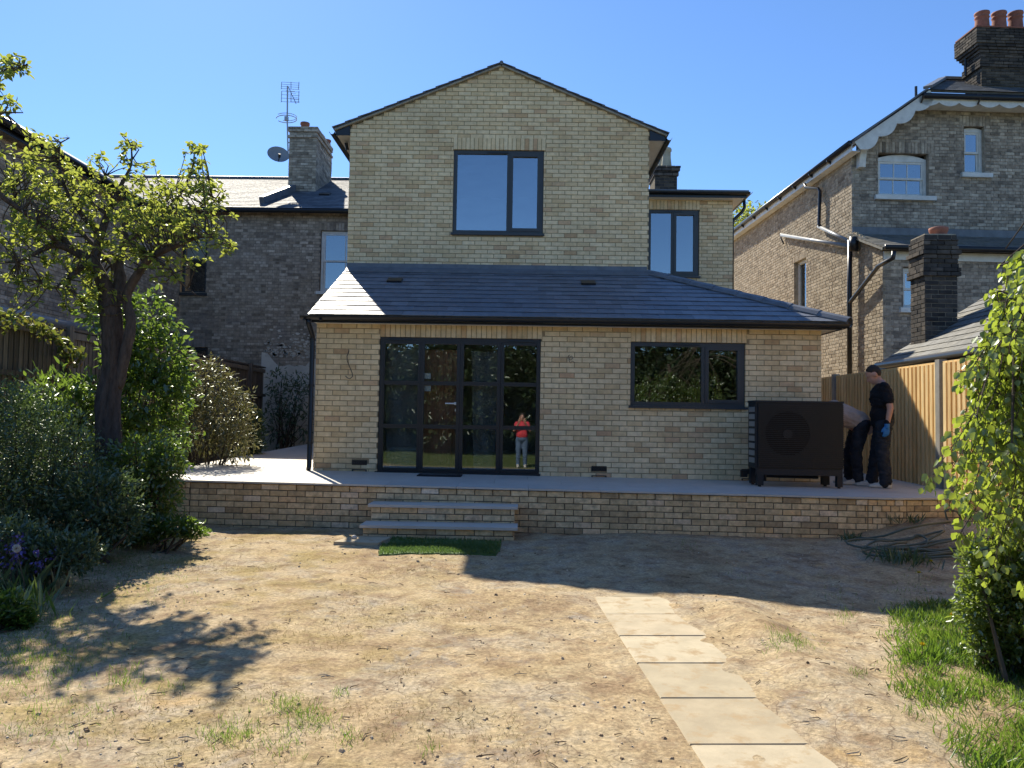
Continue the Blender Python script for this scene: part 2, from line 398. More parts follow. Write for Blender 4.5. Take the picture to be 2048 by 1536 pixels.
def backing(parent, mat, ox, oy, ang, w, z0, z1, openings=(), rec=.007, th=.2, name='wall', e=.006):
    """mortar core behind the bricks, with openings left free."""
    mb = MB(); ca, sa = math.cos(ang), math.sin(ang)
    us = sorted(set([e, w - e] + [o[0] - e for o in openings] + [o[1] + e for o in openings]))
    zs = sorted(set([z0, z1] + [o[2] - e for o in openings] + [o[3] + e for o in openings]))
    us = [u for u in us if e - 1e-6 <= u <= w - e + 1e-6]; zs = [z for z in zs if z0 <= z <= z1]
    for i in range(len(us) - 1):
        j = 0
        while j < len(zs) - 1:
            def free(j):
                uc, zc = (us[i] + us[i + 1]) / 2, (zs[j] + zs[j + 1]) / 2
                return not any(o[0] - e < uc < o[1] + e and o[2] - e < zc < o[3] + e for o in openings)
            if not free(j): j += 1; continue
            k = j
            while k < len(zs) - 1 and free(k): k += 1
            a, b = us[i], us[i + 1]
            c = Vector((ox + ca * (a + b) / 2 - sa * (rec + th / 2), oy + sa * (a + b) / 2 + ca * (rec + th / 2), (zs[j] + zs[k]) / 2))
            mb.obox(c, Vector((ca, sa, 0)) * (b - a) / 2, Vector((-sa, ca, 0)) * th / 2, Vector((0, 0, 1)) * (zs[k] - zs[j]) / 2, .5)
            j = k
    return mb.build(name, mat, parent)
def spans_fn(w, openings, lim=None):
    def f(zc):
        a, b = (0, w) if lim is None else lim(zc)
        if b - a < .05: return []
        sp = [(a, b)]
        for (u0, u1, q0, q1) in openings:
            if q0 < zc < q1:
                ns = []
                for (s, t) in sp:
                    if u0 > s: ns.append((s, min(t, u0)))
                    if u1 < t: ns.append((max(s, u1), t))
                sp = [q for q in ns if q[1] - q[0] > .02]
        return sp
    return f

# ------------------------------------------------------------------ slates
def lay_slates(O, U, V, hull, w, g, lap=.05, t=.006, r0=0):
    """polygons (u,v) of slates on the plane O + u U + v V clipped to the hull."""
    us = [p[0] for p in hull]; vs = [p[1] for p in hull]; out = []
    row = 0; v = min(vs)
    while v < max(vs) - .01:
        u = min(us) - w * (1 if row % 2 else .5)
        while u < max(us):
            j = random.uniform(-.002, .002)
            rect = [(u + .0015, v + j), (u + w - .0015, v + j), (u + w - .0015, v + g + lap), (u + .0015, v + g + lap)]
            c = clip_poly(rect, hull)
            if len(c) >= 3: out.append((c, v))
            u += w
        v += g; row += 1
    return out
def emit_slates(parent, O, U, V, polys, mat, nmax=300, t=.006, name='slate', g=.22):
    O, U, V = Vector(O), Vector(U).normalized(), Vector(V).normalized(); N = U.cross(V).normalized()
    def p3(q, v0): # lower edge lies proud, upper edge tucks under
        return O + U * q[0] + V * q[1] + N * (.004 + 2.2 * t * (1 - (q[1] - v0) / (g + .05)))
    def area(c): return abs(sum(c[i][0] * c[(i + 1) % len(c)][1] - c[(i + 1) % len(c)][0] * c[i][1] for i in range(len(c)))) / 2
    sc = []
    for i, (c, v0) in enumerate(polys):
        p = p3(c[0], v0); q = proj(p); sc.append(-area(c) / (q[2] ** 2 if q else 1e9))
    order = sorted(range(len(polys)), key=lambda i: sc[i])
    rest = MB()
    for n, i in enumerate(order):
        c, v0 = polys[i]; pts = [p3(q, v0) for q in c]; ln = random.uniform(-.0012, .0012)
        pts = [p + N * ln for p in pts]
        if n < nmax:
            mb = MB().ext(pts, N * t); mb.build(name, mat, parent)
        else: rest.ext(pts, N * t)
    if rest.v: rest.build(name + 's', mat, parent, kind='stuff')

# ------------------------------------------------------------------ leaves
def leaves(name, pos, axis, nrm, size, mat, parent=None, width=.55, fold=.18, kind=None, rnd=None):
    pos = np.asarray(pos, float); n = len(pos)
    ax = np.asarray(axis, float); ax /= np.linalg.norm(ax, axis=1, keepdims=True) + 1e-9
    nm = np.asarray(nrm, float); nm = nm - ax * (nm * ax).sum(1, keepdims=True); nm /= np.linalg.norm(nm, axis=1, keepdims=True) + 1e-9
    sd = np.cross(ax, nm); s = np.asarray(size, float).reshape(-1, 1) * np.ones((n, 1))
    w = width * s / 2
    prof = [(0, 0, 0), (.33, -1, 1), (.68, -.72, .8), (1, 0, -.3), (.68, .72, .8), (.33, 1, 1)]
    V = np.empty((n, 6, 3))
    for k, (a, b, c) in enumerate(prof):
        V[:, k] = pos + ax * s * a + sd * w * b + nm * w * fold * 2 * c
    base = (np.arange(n) * 6)[:, None]
    F = np.concatenate([base + np.array([[0, 1, 2, 3]]), base + np.array([[0, 3, 4, 5]])], 1).reshape(-1, 4)
    r = RNG.random(n) if rnd is None else rnd
    V = V.reshape(-1, 3); lo, hi = V.min(0), V.max(0); c = (lo + hi) / 2; c[2] = lo[2]; V = V - c
    me = bpy.data.meshes.new(name)
    me.vertices.add(len(V)); me.vertices.foreach_set('co', V.ravel())
    me.loops.add(F.size); me.loops.foreach_set('vertex_index', F.ravel().astype(np.int32))
    me.polygons.add(len(F)); me.polygons.foreach_set('loop_start', (np.arange(len(F)) * 4).astype(np.int32))
    a = me.attributes.new('rnd', 'FLOAT', 'FACE'); a.data.foreach_set('value', np.repeat(r, 2).astype(np.float32))
    me.materials.append(mat); me.update(calc_edges=True); me.validate()
    o = bpy.data.objects.new(name, me); place(o, c, parent)
    if kind: o['kind'] = kind
    return o
def runit(n):
    v = RNG.normal(size=(n, 3)); return v / np.linalg.norm(v, axis=1, keepdims=True)
def vnoise(x, y, f, seed=0):
    x = np.asarray(x) * f + 131.7 * seed; y = np.asarray(y) * f - 57.3 * seed
    xi = np.floor(x).astype(np.int64); yi = np.floor(y).astype(np.int64); xf = x - xi; yf = y - yi
    def h(a, b):
        q = (a * 374761393 + b * 668265263 + seed * 974711) & 0x7fffffff
        q = ((q ^ (q >> 13)) * 1274126177) & 0x7fffffff
        return ((q ^ (q >> 16)) & 0xffff) / 65535.0
    u = xf * xf * (3 - 2 * xf); v = yf * yf * (3 - 2 * yf)
    return (h(xi, yi) * (1 - u) + h(xi + 1, yi) * u) * (1 - v) + (h(xi, yi + 1) * (1 - u) + h(xi + 1, yi + 1) * u) * v - .5
def sst(a, b, x): 
    t = np.clip((np.asarray(x, float) - a) / (b - a), 0, 1); return t * t * (3 - 2 * t)

# ================================================================== ground
PATH_A = G(1380, 1490, 0.0); PATH_B = G(1210, 1229, 0.0)
PDIR = (PATH_B - PATH_A); PDIR.z = 0; SLAB_L = PDIR.length / 4; PDIR.normalize()
PSIDE = Vector((PDIR.y, -PDIR.x, 0)); SLAB_W = .66
def gh(x, y):
    x = np.asarray(x, float); y = np.asarray(y, float)
    z = .06 * sst(5.5, 9.2, y)
    near = sst(14, 8, np.abs(x)) * sst(-3, 0, y) * sst(13, 10, y)
    z = z + near * (.04 * vnoise(x, y, .8, 1) + .020 * vnoise(x, y, 2.3, 2) + .012 * vnoise(x, y, 6, 3) + .008 * vnoise(x, y, 15, 4) + .006 * vnoise(x, y, 33, 6))
    z = z + .30 * sst(-4.3, -6.0, x) * sst(6.5, 9.5, y) + .10 * sst(-3.4, -4.6, x)
    z = z + .27 * sst(3.7, 5.3, x) * sst(7.6, 9.3, y)
    # the slabs lie level; soil banks up on their right
    rx = x - PATH_A.x; ry = y - PATH_A.y
    s = rx * PSIDE.x + ry * PSIDE.y; t = rx * PDIR.x + ry * PDIR.y
    z = z * (1 - sst(-.25, .0, s) * sst(SLAB_W + .12, SLAB_W - .10, s) * sst(SLAB_L * 6.9, SLAB_L * 6.0, t))
    flat = sst(-.015, .035, s) * sst(SLAB_W + .12, SLAB_W - .10, s) * sst(SLAB_L * 6.6, SLAB_L * 6.0, t)
    z = z * (1 - flat) + flat * (-.012 + .024 * sst(.46, .64, s + .09 * vnoise(x, y, 4, 9)) + .026 * sst(SLAB_L * 4.3, SLAB_L * 5.6, t + .5 * vnoise(x, y, 3, 10)) + .016 * np.clip(vnoise(x, y, 5, 11) - .22, 0, 1) * 4)
    bank = np.exp(-((s - SLAB_W - .34) / .22) ** 2) * sst(-1.0, 1.0, t) * sst(3.2, 2.0, t)
    z = z + bank * (.085 + .06 * vnoise(x, y, 3, 5))
    return z
def gz(x, y): return float(gh(x, y))
def ground_hit(px, py):
    p = G(px, py, 0)
    for _ in range(5): p = G(px, py, gz(p.x, p.y))
    return p
def groundmat():
    m, nt, out = _new('dry_soil')
    g = nt.nodes.new('ShaderNodeNewGeometry'); pos = g.outputs['Position']
    sx = nt.nodes.new('ShaderNodeSeparateXYZ'); nt.links.new(pos, sx.inputs[0])
    big = _noise(nt, .9, 6, .65, pos); mid = _noise(nt, 4.5, 6, .7, pos); fine = _noise(nt, 38, 5, .75, pos); vf = _noise(nt, 150, 3, .7, pos)
    sand = _ramp(nt, big, [(.30, (.30, .21, .12)), (.42, (.41, .305, .175)), (.50, (.47, .365, .22)), (.58, (.42, .345, .24)), (.68, (.46, .325, .165))])
    sand = _mix(nt, sand, (.25, .17, .10), _map(nt, mid, .48, .66, 0, .85))
    sand = _mix(nt, sand, (.54, .445, .30), _map(nt, _noise(nt, 3.1, 6, .75, pos), .57, .72, 0, .55))
    sand = _mix(nt, sand, (.30, .27, .23), _map(nt, _noise(nt, 2.0, 6, .75, pos, dist=1.0), .56, .66, 0, .7))
    # rusty, moss-dried patches, mostly to the left
    lm = nt.nodes.new('ShaderNodeMath'); lm.operation = 'MULTIPLY'
    nt.links.new(_map(nt, sx.outputs[0], .4, -2.0, 0.12, 1), lm.inputs[0])
    nt.links.new(_map(nt, _noise(nt, 1.7, 5, .7, pos), .46, .62, 0, 1), lm.inputs[1])
    sand = _mix(nt, sand, (.30, .225, .075), _mixf(nt, lm.outputs[0], .65))
    dk = nt.nodes.new('ShaderNodeMath'); dk.operation = 'MULTIPLY'
    nt.links.new(_map(nt, _noise(nt, 2.6, 6, .75, pos, dist=.6), .54, .66, 0, 1), dk.inputs[0])
    nt.links.new(_map(nt, fine, .40, .58, 0, 1), dk.inputs[1])
    sand = _mix(nt, sand, (.145, .085, .055), _mixf(nt, dk.outputs[0], .9))
    sand = _mix(nt, sand, (.20, .125, .075), _map(nt, _noise(nt, 1.3, 7, .72, pos, dist=.8), .55, .68, 0, .65))
    sp = _map(nt, fine, .30, .70, .52, 1.50); c = nt.nodes.new('ShaderNodeCombineColor')
    for i in range(3): nt.links.new(sp, c.inputs[i])
    sand = _mix(nt, sand, c.outputs[0], 1.0, 'MULTIPLY')
    sand = _mix(nt, sand, (.07, .105, .028), _map(nt, sx.outputs[1], .9, -.6, 0, .9))
    # fine drying cracks
    vo = nt.nodes.new('ShaderNodeTexVoronoi'); vo.feature = 'DISTANCE_TO_EDGE'; vo.inputs['Scale'].default_value = 3.3
    wv = nt.nodes.new('ShaderNodeVectorMath'); wv.operation = 'ADD'; nt.links.new(pos, wv.inputs[0])
    nz = nt.nodes.new('ShaderNodeTexNoise'); nz.inputs['Scale'].default_value = 5; nt.links.new(pos, nz.inputs['Vector'])
    ns = nt.nodes.new('ShaderNodeVectorMath'); ns.operation = 'SCALE'; ns.inputs[3].default_value = .22; nt.links.new(nz.outputs['Color'], ns.inputs[0]); nt.links.new(ns.outputs[0], wv.inputs[1])
    nt.links.new(wv.outputs[0], vo.inputs['Vector'])
    ck = nt.nodes.new('ShaderNodeMath'); ck.operation = 'MULTIPLY'
    nt.links.new(_map(nt, vo.outputs['Distance'], .0, .016, 1, 0), ck.inputs[0]); nt.links.new(_map(nt, big, .44, .54, 0, .8), ck.inputs[1])
    sand = _mix(nt, sand, (.16, .115, .075), ck.outputs[0])
    p = nt.nodes.new('ShaderNodeBsdfPrincipled'); p.inputs['Roughness'].default_value = .95; p.inputs['Specular IOR Level'].default_value = .12
    nt.links.new(sand, p.inputs['Base Color'])
    h = nt.nodes.new('ShaderNodeMath'); h.operation = 'MULTIPLY_ADD'; nt.links.new(fine, h.inputs[0]); h.inputs[1].default_value = 1.0; 
    hh = nt.nodes.new('ShaderNodeMath'); hh.operation = 'MULTIPLY'; nt.links.new(vf, hh.inputs[0]); hh.inputs[1].default_value = .45; nt.links.new(hh.outputs[0], h.inputs[2])
    nt.links.new(_bump(nt, h.outputs[0], .6, .02), p.inputs['Normal'])
    nt.links.new(p.outputs[0], out.inputs[0]); return m
def _mixf(nt, v, k):
    m = nt.nodes.new('ShaderNodeMath'); m.operation = 'MULTIPLY'; nt.links.new(v, m.inputs[0]); m.inputs[1].default_value = k; return m.outputs[0]
def build_ground():
    xs = np.concatenate([[-900, -300, -120, -60, -35, -22, -15, -11, -9], np.arange(-7.6, 6.7, .03), [7, 9, 12, 18, 30, 60, 120, 300, 900]])
    ys = np.concatenate([[-900, -300, -120, -60, -30, -18, -10, -6, -4, -3, -2.2, -1.5, -.9, -.4, 0, .4, .8, 1.2, 1.6], np.arange(2.0, 6.0, .022), np.arange(6.0, 9.95, .035), [10.4, 11, 12, 14, 17, 22, 30, 60, 120, 300, 900]])
    X, Y = np.meshgrid(xs, ys); Z = gh(X, Y)
    V = np.stack([X, Y, Z], -1).reshape(-1, 3); nx, ny = len(xs), len(ys)
    i = np.arange(nx - 1); j = np.arange(ny - 1); I, J = np.meshgrid(i, j); b = (J * nx + I).ravel()
    F = np.stack([b, b + 1, b + nx + 1, b + nx], 1).tolist()
    me = bpy.data.meshes.new('ground'); me.from_pydata(V.tolist(), [], F); me.materials.append(groundmat())
    me.polygons.foreach_set('use_smooth', np.ones(len(F), dtype=bool)); me.update()
    o = bpy.data.objects.new('ground', me); place(o, (0, 0, 0)); tag(o, kind='structure')
build_ground()

# clods and pebbles lying on the soil (too many to count)
def scatter_clods():
    V = []; F = []; R = []
    n = 7500
    for _ in range(n):
        y = 2.3 + 6.9 * random.random() ** 1.7; x = random.uniform(-.78 * y - .6, .72 * y + .3)
        if x < -5.2: continue
        k = vnoise(np.array([x]), np.array([y]), .9, 21)[0]
        if random.random() > .35 + 1.5 * k: continue
        rx = (x - PATH_A.x) * PSIDE.x + (y - PATH_A.y) * PSIDE.y
        if -.05 < rx < .5 and y < 6.6: 
            if random.random() < .93: continue
        s = random.choice([.003, .004, .004, .005, .006, .008, .010]) * random.uniform(.7, 1.3)
        if random.random() < .002: s = random.uniform(.016, .028)
        z = gz(x, y) + s * .25; a = random.random() * 6.28; ca, sa = math.cos(a), math.sin(a); b = len(V)
        q = [(-1, -.7, -.4), (.8, -.9, -.4), (1, .8, -.4), (-.7, .9, -.4), (-.5, -.4, .55), (.5, -.5, .7), (.4, .5, .5), (-.5, .4, .65)]
        for (u, v, w) in q:
            u *= s * random.uniform(.7, 1.3); v *= s * random.uniform(.7, 1.3); w *= s * random.uniform(.6, 1.2)
            V.append((x + ca * u - sa * v, y + sa * u + ca * v, z + w))
        r = random.random()
        for f in [(3, 2, 1, 0), (4, 5, 6, 7), (0, 1, 5, 4), (1, 2, 6, 5), (2, 3, 7, 6), (3, 0, 4, 7)]: F.append([i + b for i in f]); R.append(r)
    m = surf('clods', [(0, (.15, .105, .07)), (.12, (.30, .22, .14)), (.6, (.48, .375, .25)), (1, (.68, .60, .46))], ns=40, namt=.2, rough=.95, spec=.1)
    o = meshobj('pebbles', V, F, m, None, R); tag(o, 'small clods and pebbles strewn over the dry soil', 'pebbles', kind='stuff')
scatter_clods()
def litter():
    mb = MB()
    for _ in range(420):
        y = 2.4 + 6.6 * random.random() ** 1.4; x = random.uniform(-.7 * y, .66 * y); a = random.random() * 3.14; L = random.uniform(.02, .09); z = gz(x, y) + .006
        if -.05 < (x - PATH_A.x) * PSIDE.x + (y - PATH_A.y) * PSIDE.y < .55 and y < 6.8: continue
        p = Vector((x, y, z)); d = Vector((math.cos(a), math.sin(a), 0)) * L; q = p + d * .5 + Vector((random.gauss(0, .01), random.gauss(0, .01), .004)); e = p + d; e.z = gz(e.x, e.y) + .005
        mb.tube([p, q, e], [.003, .0028, .0015], 4)
    o = mb.build('twig_litter', surf('litter', [(0, (.10, .07, .05)), (.7, (.22, .16, .10)), (1, (.55, .48, .36))], ns=20, namt=.2, rough=.9, spec=.1)); tag(o, 'small dry twigs and bark scraps scattered over the soil', 'twigs', kind='stuff')
litter()

# ------------------------------------------------------------------ garden path of slabs
path = thing('path', None, None, (PATH_A.x, PATH_A.y, 0), kind='structure')
def build_path():
    for k in range(-2, 6):
        for _ in range(1):
            a = PATH_A + PDIR * (SLAB_L * k + .002); b = PATH_A + PDIR * (SLAB_L * (k + 1) - .003)
            j = random.uniform(-.004, .004); a = a + PSIDE * j; b = b + PSIDE * j
            z0 = .004 + random.uniform(-.002, .003); tl = random.uniform(-.004, .004)
            c = [a, a + PSIDE * SLAB_W, b + PSIDE * SLAB_W, b]
            zz = [z0, z0 + tl, z0 + tl, z0]
            top = [Vector((p.x, p.y, q)) for p, q in zip(c, zz)]
            cen = sum(top, Vector()) / 4
            top = [p + (cen - p) * random.uniform(0, .010) for p in top]
            mb = MB(); bev = [p + (cen - p).normalized() * .008 for p in top]
            low = [p - Vector((0, 0, .006)) for p in top]; bot = [p - Vector((0, 0, .045)) for p in top]
            mb.add(bev + low + bot, [(0, 1, 2, 3)] + [(4 + i, 4 + (i + 1) % 4, (i + 1) % 4, i) for i in range(4)] + [(8 + i, 8 + (i + 1) % 4, 4 + (i + 1) % 4, 4 + i) for i in range(4)])
            mb.build('paving_slab', M['slab'], path)
build_path()

# ================================================================== patio (raised terrace)
def pz(x, y): return .620 - .007 * x + .0175 * (y - 10.5)
patio = thing('patio', None, None, (0, 10.5, 0), kind='structure')
arc = [(-5.02 + .75 - .75 * math.cos(a), 10.47 - .75 * math.sin(a)) for a in [rad(t) for t in (0, 18, 36, 54, 72, 90)]]
FRONT = [(-5.02, 12.2)] + arc + [(4.50, 9.62), (4.70, 9.64), (5.90, 9.92)]
PT = 0.022
def build_patio():
    hull = FRONT + [(5.90, 19.45), (-5.02, 19.45)]
    # tiles
    ext = [(-5.05, 12.2)] + [(x - .03 * (1 if x < -4.4 else 0), y - .03) for x, y in arc] + [(4.50, 9.59), (4.72, 9.61), (5.90, 9.89), (5.90, 19.45), (-5.05, 19.45)]
    gx, gy = .90, .60
    y = 9.57; row = 0
    while y < 19.45:
        x = -6.2 + (.45 if row % 2 else 0)
        while x < 5.6:
            if not (x > -3.0 and x + gx < 4.4 and y > 11.6):
                c = clip_poly([(x + .002, y + .002), (x + gx - .002, y + .002), (x + gx - .002, y + gy - .002), (x + .002, y + gy - .002)], ext)
                if len(c) >= 3:
                    a = abs(sum(c[i][0] * c[(i + 1) % len(c)][1] - c[(i + 1) % len(c)][0] * c[i][1] for i in range(len(c)))) / 2
                    if a > .004:
                        MB().ext([(p[0], p[1], pz(*p) - PT) for p in c], (0, 0, PT)).build('paving_slab', M['paving'], patio)
            x += gx
        y += gy; row += 1
    MB().ext([(p[0] * .985, p[1] + (.10 if p[1] < 12.5 else 0), pz(*p) - PT - .05) for p in hull], (0, 0, .046)).build('slab_bed', M['grout'], patio)
    # retaining wall bricks following the front line
    seg = []; 
    for a, b in zip(FRONT[:-1], FRONT[1:]):
        L = math.hypot(b[0] - a[0], b[1] - a[1]); seg.append((a, b, L))
    tot = sum(s[2] for s in seg)
    def at(u):
        for (a, b, L) in seg:
            if u <= L + 1e-6: 
                t = u / L; return a[0] + (b[0] - a[0]) * t, a[1] + (b[1] - a[1]) * t, math.atan2(b[1] - a[1], b[0] - a[0])
            u -= L
        a, b, L = seg[-1]; return b[0], b[1], math.atan2(b[1] - a[1], b[0] - a[0])
    arcL0 = seg[0][2]; arcL1 = sum(s[2] for s in seg[:6]); endL = sum(s[2] for s in seg[:-2])
    bricks = []; H = .075
    zones = [(0, arcL0 - .15, .225), (arcL0 - .15, arcL1 + .1, .113), (arcL1 + .1, endL - .2, .225), (endL - .2, endL + .3, .113), (endL + .3, tot, .225)]
    for c in range(8):
        for (ua, ub, ln) in zones:
            u = ua - (c % 2) * ln / 2
            while u < ub - .02:
                s0, e0 = max(ua, u), min(ub, u + ln); u += ln
                if e0 - s0 < .03: continue
                x, y, an = at((s0 + e0) / 2); zt = pz(x, y) - PT - .006 - c * H
                pr = random.uniform(-.003, .003)
                bricks.append((x + math.sin(an) * pr, y - math.cos(an) * pr, zt - H / 2 + random.uniform(-.0015, .0015), e0 - s0 - .011, H - .010, an))
    emit_bricks(patio, bricks, M['patio_brick'], 300, depth=.07)
    mb = MB()
    for (a, b, L) in seg:
        d = Vector((b[0] - a[0], b[1] - a[1], 0)).normalized(); n = Vector((-d.y, d.x, 0))
        p0 = Vector((*a, 0)) + n * .009; p1 = Vector((*b, 0)) + n * .009
        za, zb = pz(*a) - PT - .055, pz(*b) - PT - .055
        mb.add([(p0.x, p0.y, -.15), (p1.x, p1.y, -.15), (p1.x, p1.y, zb), (p0.x, p0.y, za)], [(0, 1, 2, 3)])
    mb.build('mortar', M['dark_mortar'], patio)
build_patio()

# ------------------------------------------------------------------ steps
def build_steps():
    x0 = P(742, 1030, 9.36).x; x1 = P(1029, 1030, 9.36).x
    st = thing('steps', 'two brick steps with grey slab treads up to the patio', 'steps', ((x0 + x1) / 2, 9.3, .04))
    for (yf, zt, yb) in ((9.36, .412, 9.70), (9.00, .212, 9.35)):
        bricks = []; th = .032; dx = .02 if yf < 9.2 else 0
        lay(bricks, x0 - dx, yf, 0, zt - th - 4 * .075, zt - th, lambda z: [(0, x1 - x0 + dx)], shift=.06 if yf < 9.2 else .0, jit=.004)
        lay(bricks, x1, yf + .012, math.pi / 2, zt - th - 4 * .075, zt - th, lambda z: [(.0, yb - yf - .02)], shift=.11)
        emit_bricks(st, bricks, M['patio_brick'], 300)
        MB().box(x0 + .01 - dx, x1 - .01, yf + .009, yb, -.1, zt - th - .002).build('mortar', M['dark_mortar'], st)
        MB().box(x0 - .035 - dx, x1 + .04, yf - .035, yb + (.0 if yf < 9.2 else .012), zt - th, zt, .6).build('tread', M['paving'], st)
build_steps()

# ------------------------------------------------------------------ artificial turf mats, door mat, loose slab
def turf_mat(name, corners, label):
    pts = [ground_hit(*c) for c in corners]; cen = sum(pts, Vector()) / 4
    t = thing(name, label, 'turf mat', (cen.x, cen.y, gz(cen.x, cen.y)), 'artificial turf offcuts by the steps')
    nx, ny = 14, 6; top = []
    mb = MB(); vs = []
    for j in range(ny + 1):
        for i in range(nx + 1):
            a = pts[0].lerp(pts[1], i / nx); b = pts[3].lerp(pts[2], i / nx); p = b.lerp(a, j / ny)
            vs.append((p.x, p.y, gz(p.x, p.y) + .014 + .004 * math.sin(i * 1.3 + j)))
    fs = [(j * (nx + 1) + i, j * (nx + 1) + i + 1, (j + 1) * (nx + 1) + i + 1, (j + 1) * (nx + 1) + i) for j in range(ny) for i in range(nx)]
    n = len(vs); vs2 = vs + [(x, y, z - .03) for (x, y, z) in vs]
    rim = [i for i in range(nx + 1)] + [(j) * (nx + 1) + nx for j in range(1, ny + 1)] + [ny * (nx + 1) + i for i in range(nx - 1, -1, -1)] + [j * (nx + 1) for j in range(ny - 1, 0, -1)]
    fs2 = fs + [(rim[k], rim[(k + 1) % len(rim)], rim[(k + 1) % len(rim)] + n, rim[k] + n) for k in range(len(rim))]
    mb.add(vs2, fs2, .3); mb.build('backing', M['turf'], t)
    m = 2600; u = RNG.random(m); v = RNG.random(m); pp = []
    for a, b in zip(u, v):
        p = pts[3].lerp(pts[2], a).lerp(pts[0].lerp(pts[1], a), b); pp.append((p.x, p.y, gz(p.x, p.y) + .012))
    ax = RNG.normal(size=(m, 3)) * .5; ax[:, 2] = 1.0
    o = leaves('pile', pp, ax, runit(m), .026 + .012 * RNG.random(m), leafmat('turf_pile', [(0, (.07, .13, .03)), (1, (.13, .20, .06))], trans=.45, tcol=(.18, .30, .06), gloss=.05), t, width=.22, fold=.05); o['kind'] = 'stuff'
turf_mat('turf_mat', [(785, 1079), (1003, 1084), (1000, 1104), (770, 1096)], 'dark green artificial turf strip lying against the bottom step in shade')
turf_mat('turf_mat', [(764, 1091), (878, 1092), (882, 1108), (757, 1112)], 'bright green sunlit artificial turf offcut in front of the steps')
turf_mat('turf_mat', [(876, 1090), (1002, 1094), (992, 1112), (880, 1110)], 'half shaded artificial turf offcut with sunlight on its left corner')
def doormat():
    a = G(834, 952, pz(-1.2, 11)); b = G(922, 954, pz(-.7, 11)); y0 = min(a.y, b.y) - .05; y1 = y0 + .35
    t = thing('doormat', 'black slatted doormat in front of the glass door', 'doormat', ((a.x + b.x) / 2, (y0 + y1) / 2, pz(a.x, y0)))
    mb = MB(); z = pz((a.x + b.x) / 2, y0); mb.box(a.x, b.x, y0, y1, z + .001, z + .012); mb.build('base', M['rubber'], t)
    n = 20
    for k in range(n):
        x = a.x + (b.x - a.x) * (k + .5) / n
        MB().box(x - .010, x + .010, y0 + .01, y1 - .01, z + .0125, z + .02).build('slat', M['black'], t)
doormat()
def loose_slab():
    p = ground_hit(722, 1085); z = gz(p.x, p.y)
    poly = [(p.x - .28, p.y - .12), (p.x + .22, p.y - .16), (p.x + .30, p.y + .30), (p.x - .05, p.y + .34), (p.x - .22, p.y + .12)]
    o = MB().ext([(x, y, z - .03) for x, y in poly], (0, 0, .055)).build('stone_slab', M['slab'])
    tag(o, 'broken grey slab half sunk in soil left of the steps', 'slab')
    q = ground_hit(708, 1082)
    s = MB(); s.lathe([(.002, 0), (.028, .006), (.034, .022), (.022, .042), (.002, .05)], (q.x, q.y, gz(q.x, q.y) + .018), 7)
    tag(s.build('stone', M['paving'], smooth=True), 'small pale stone on the broken slab beside the steps', 'stone')
loose_slab()

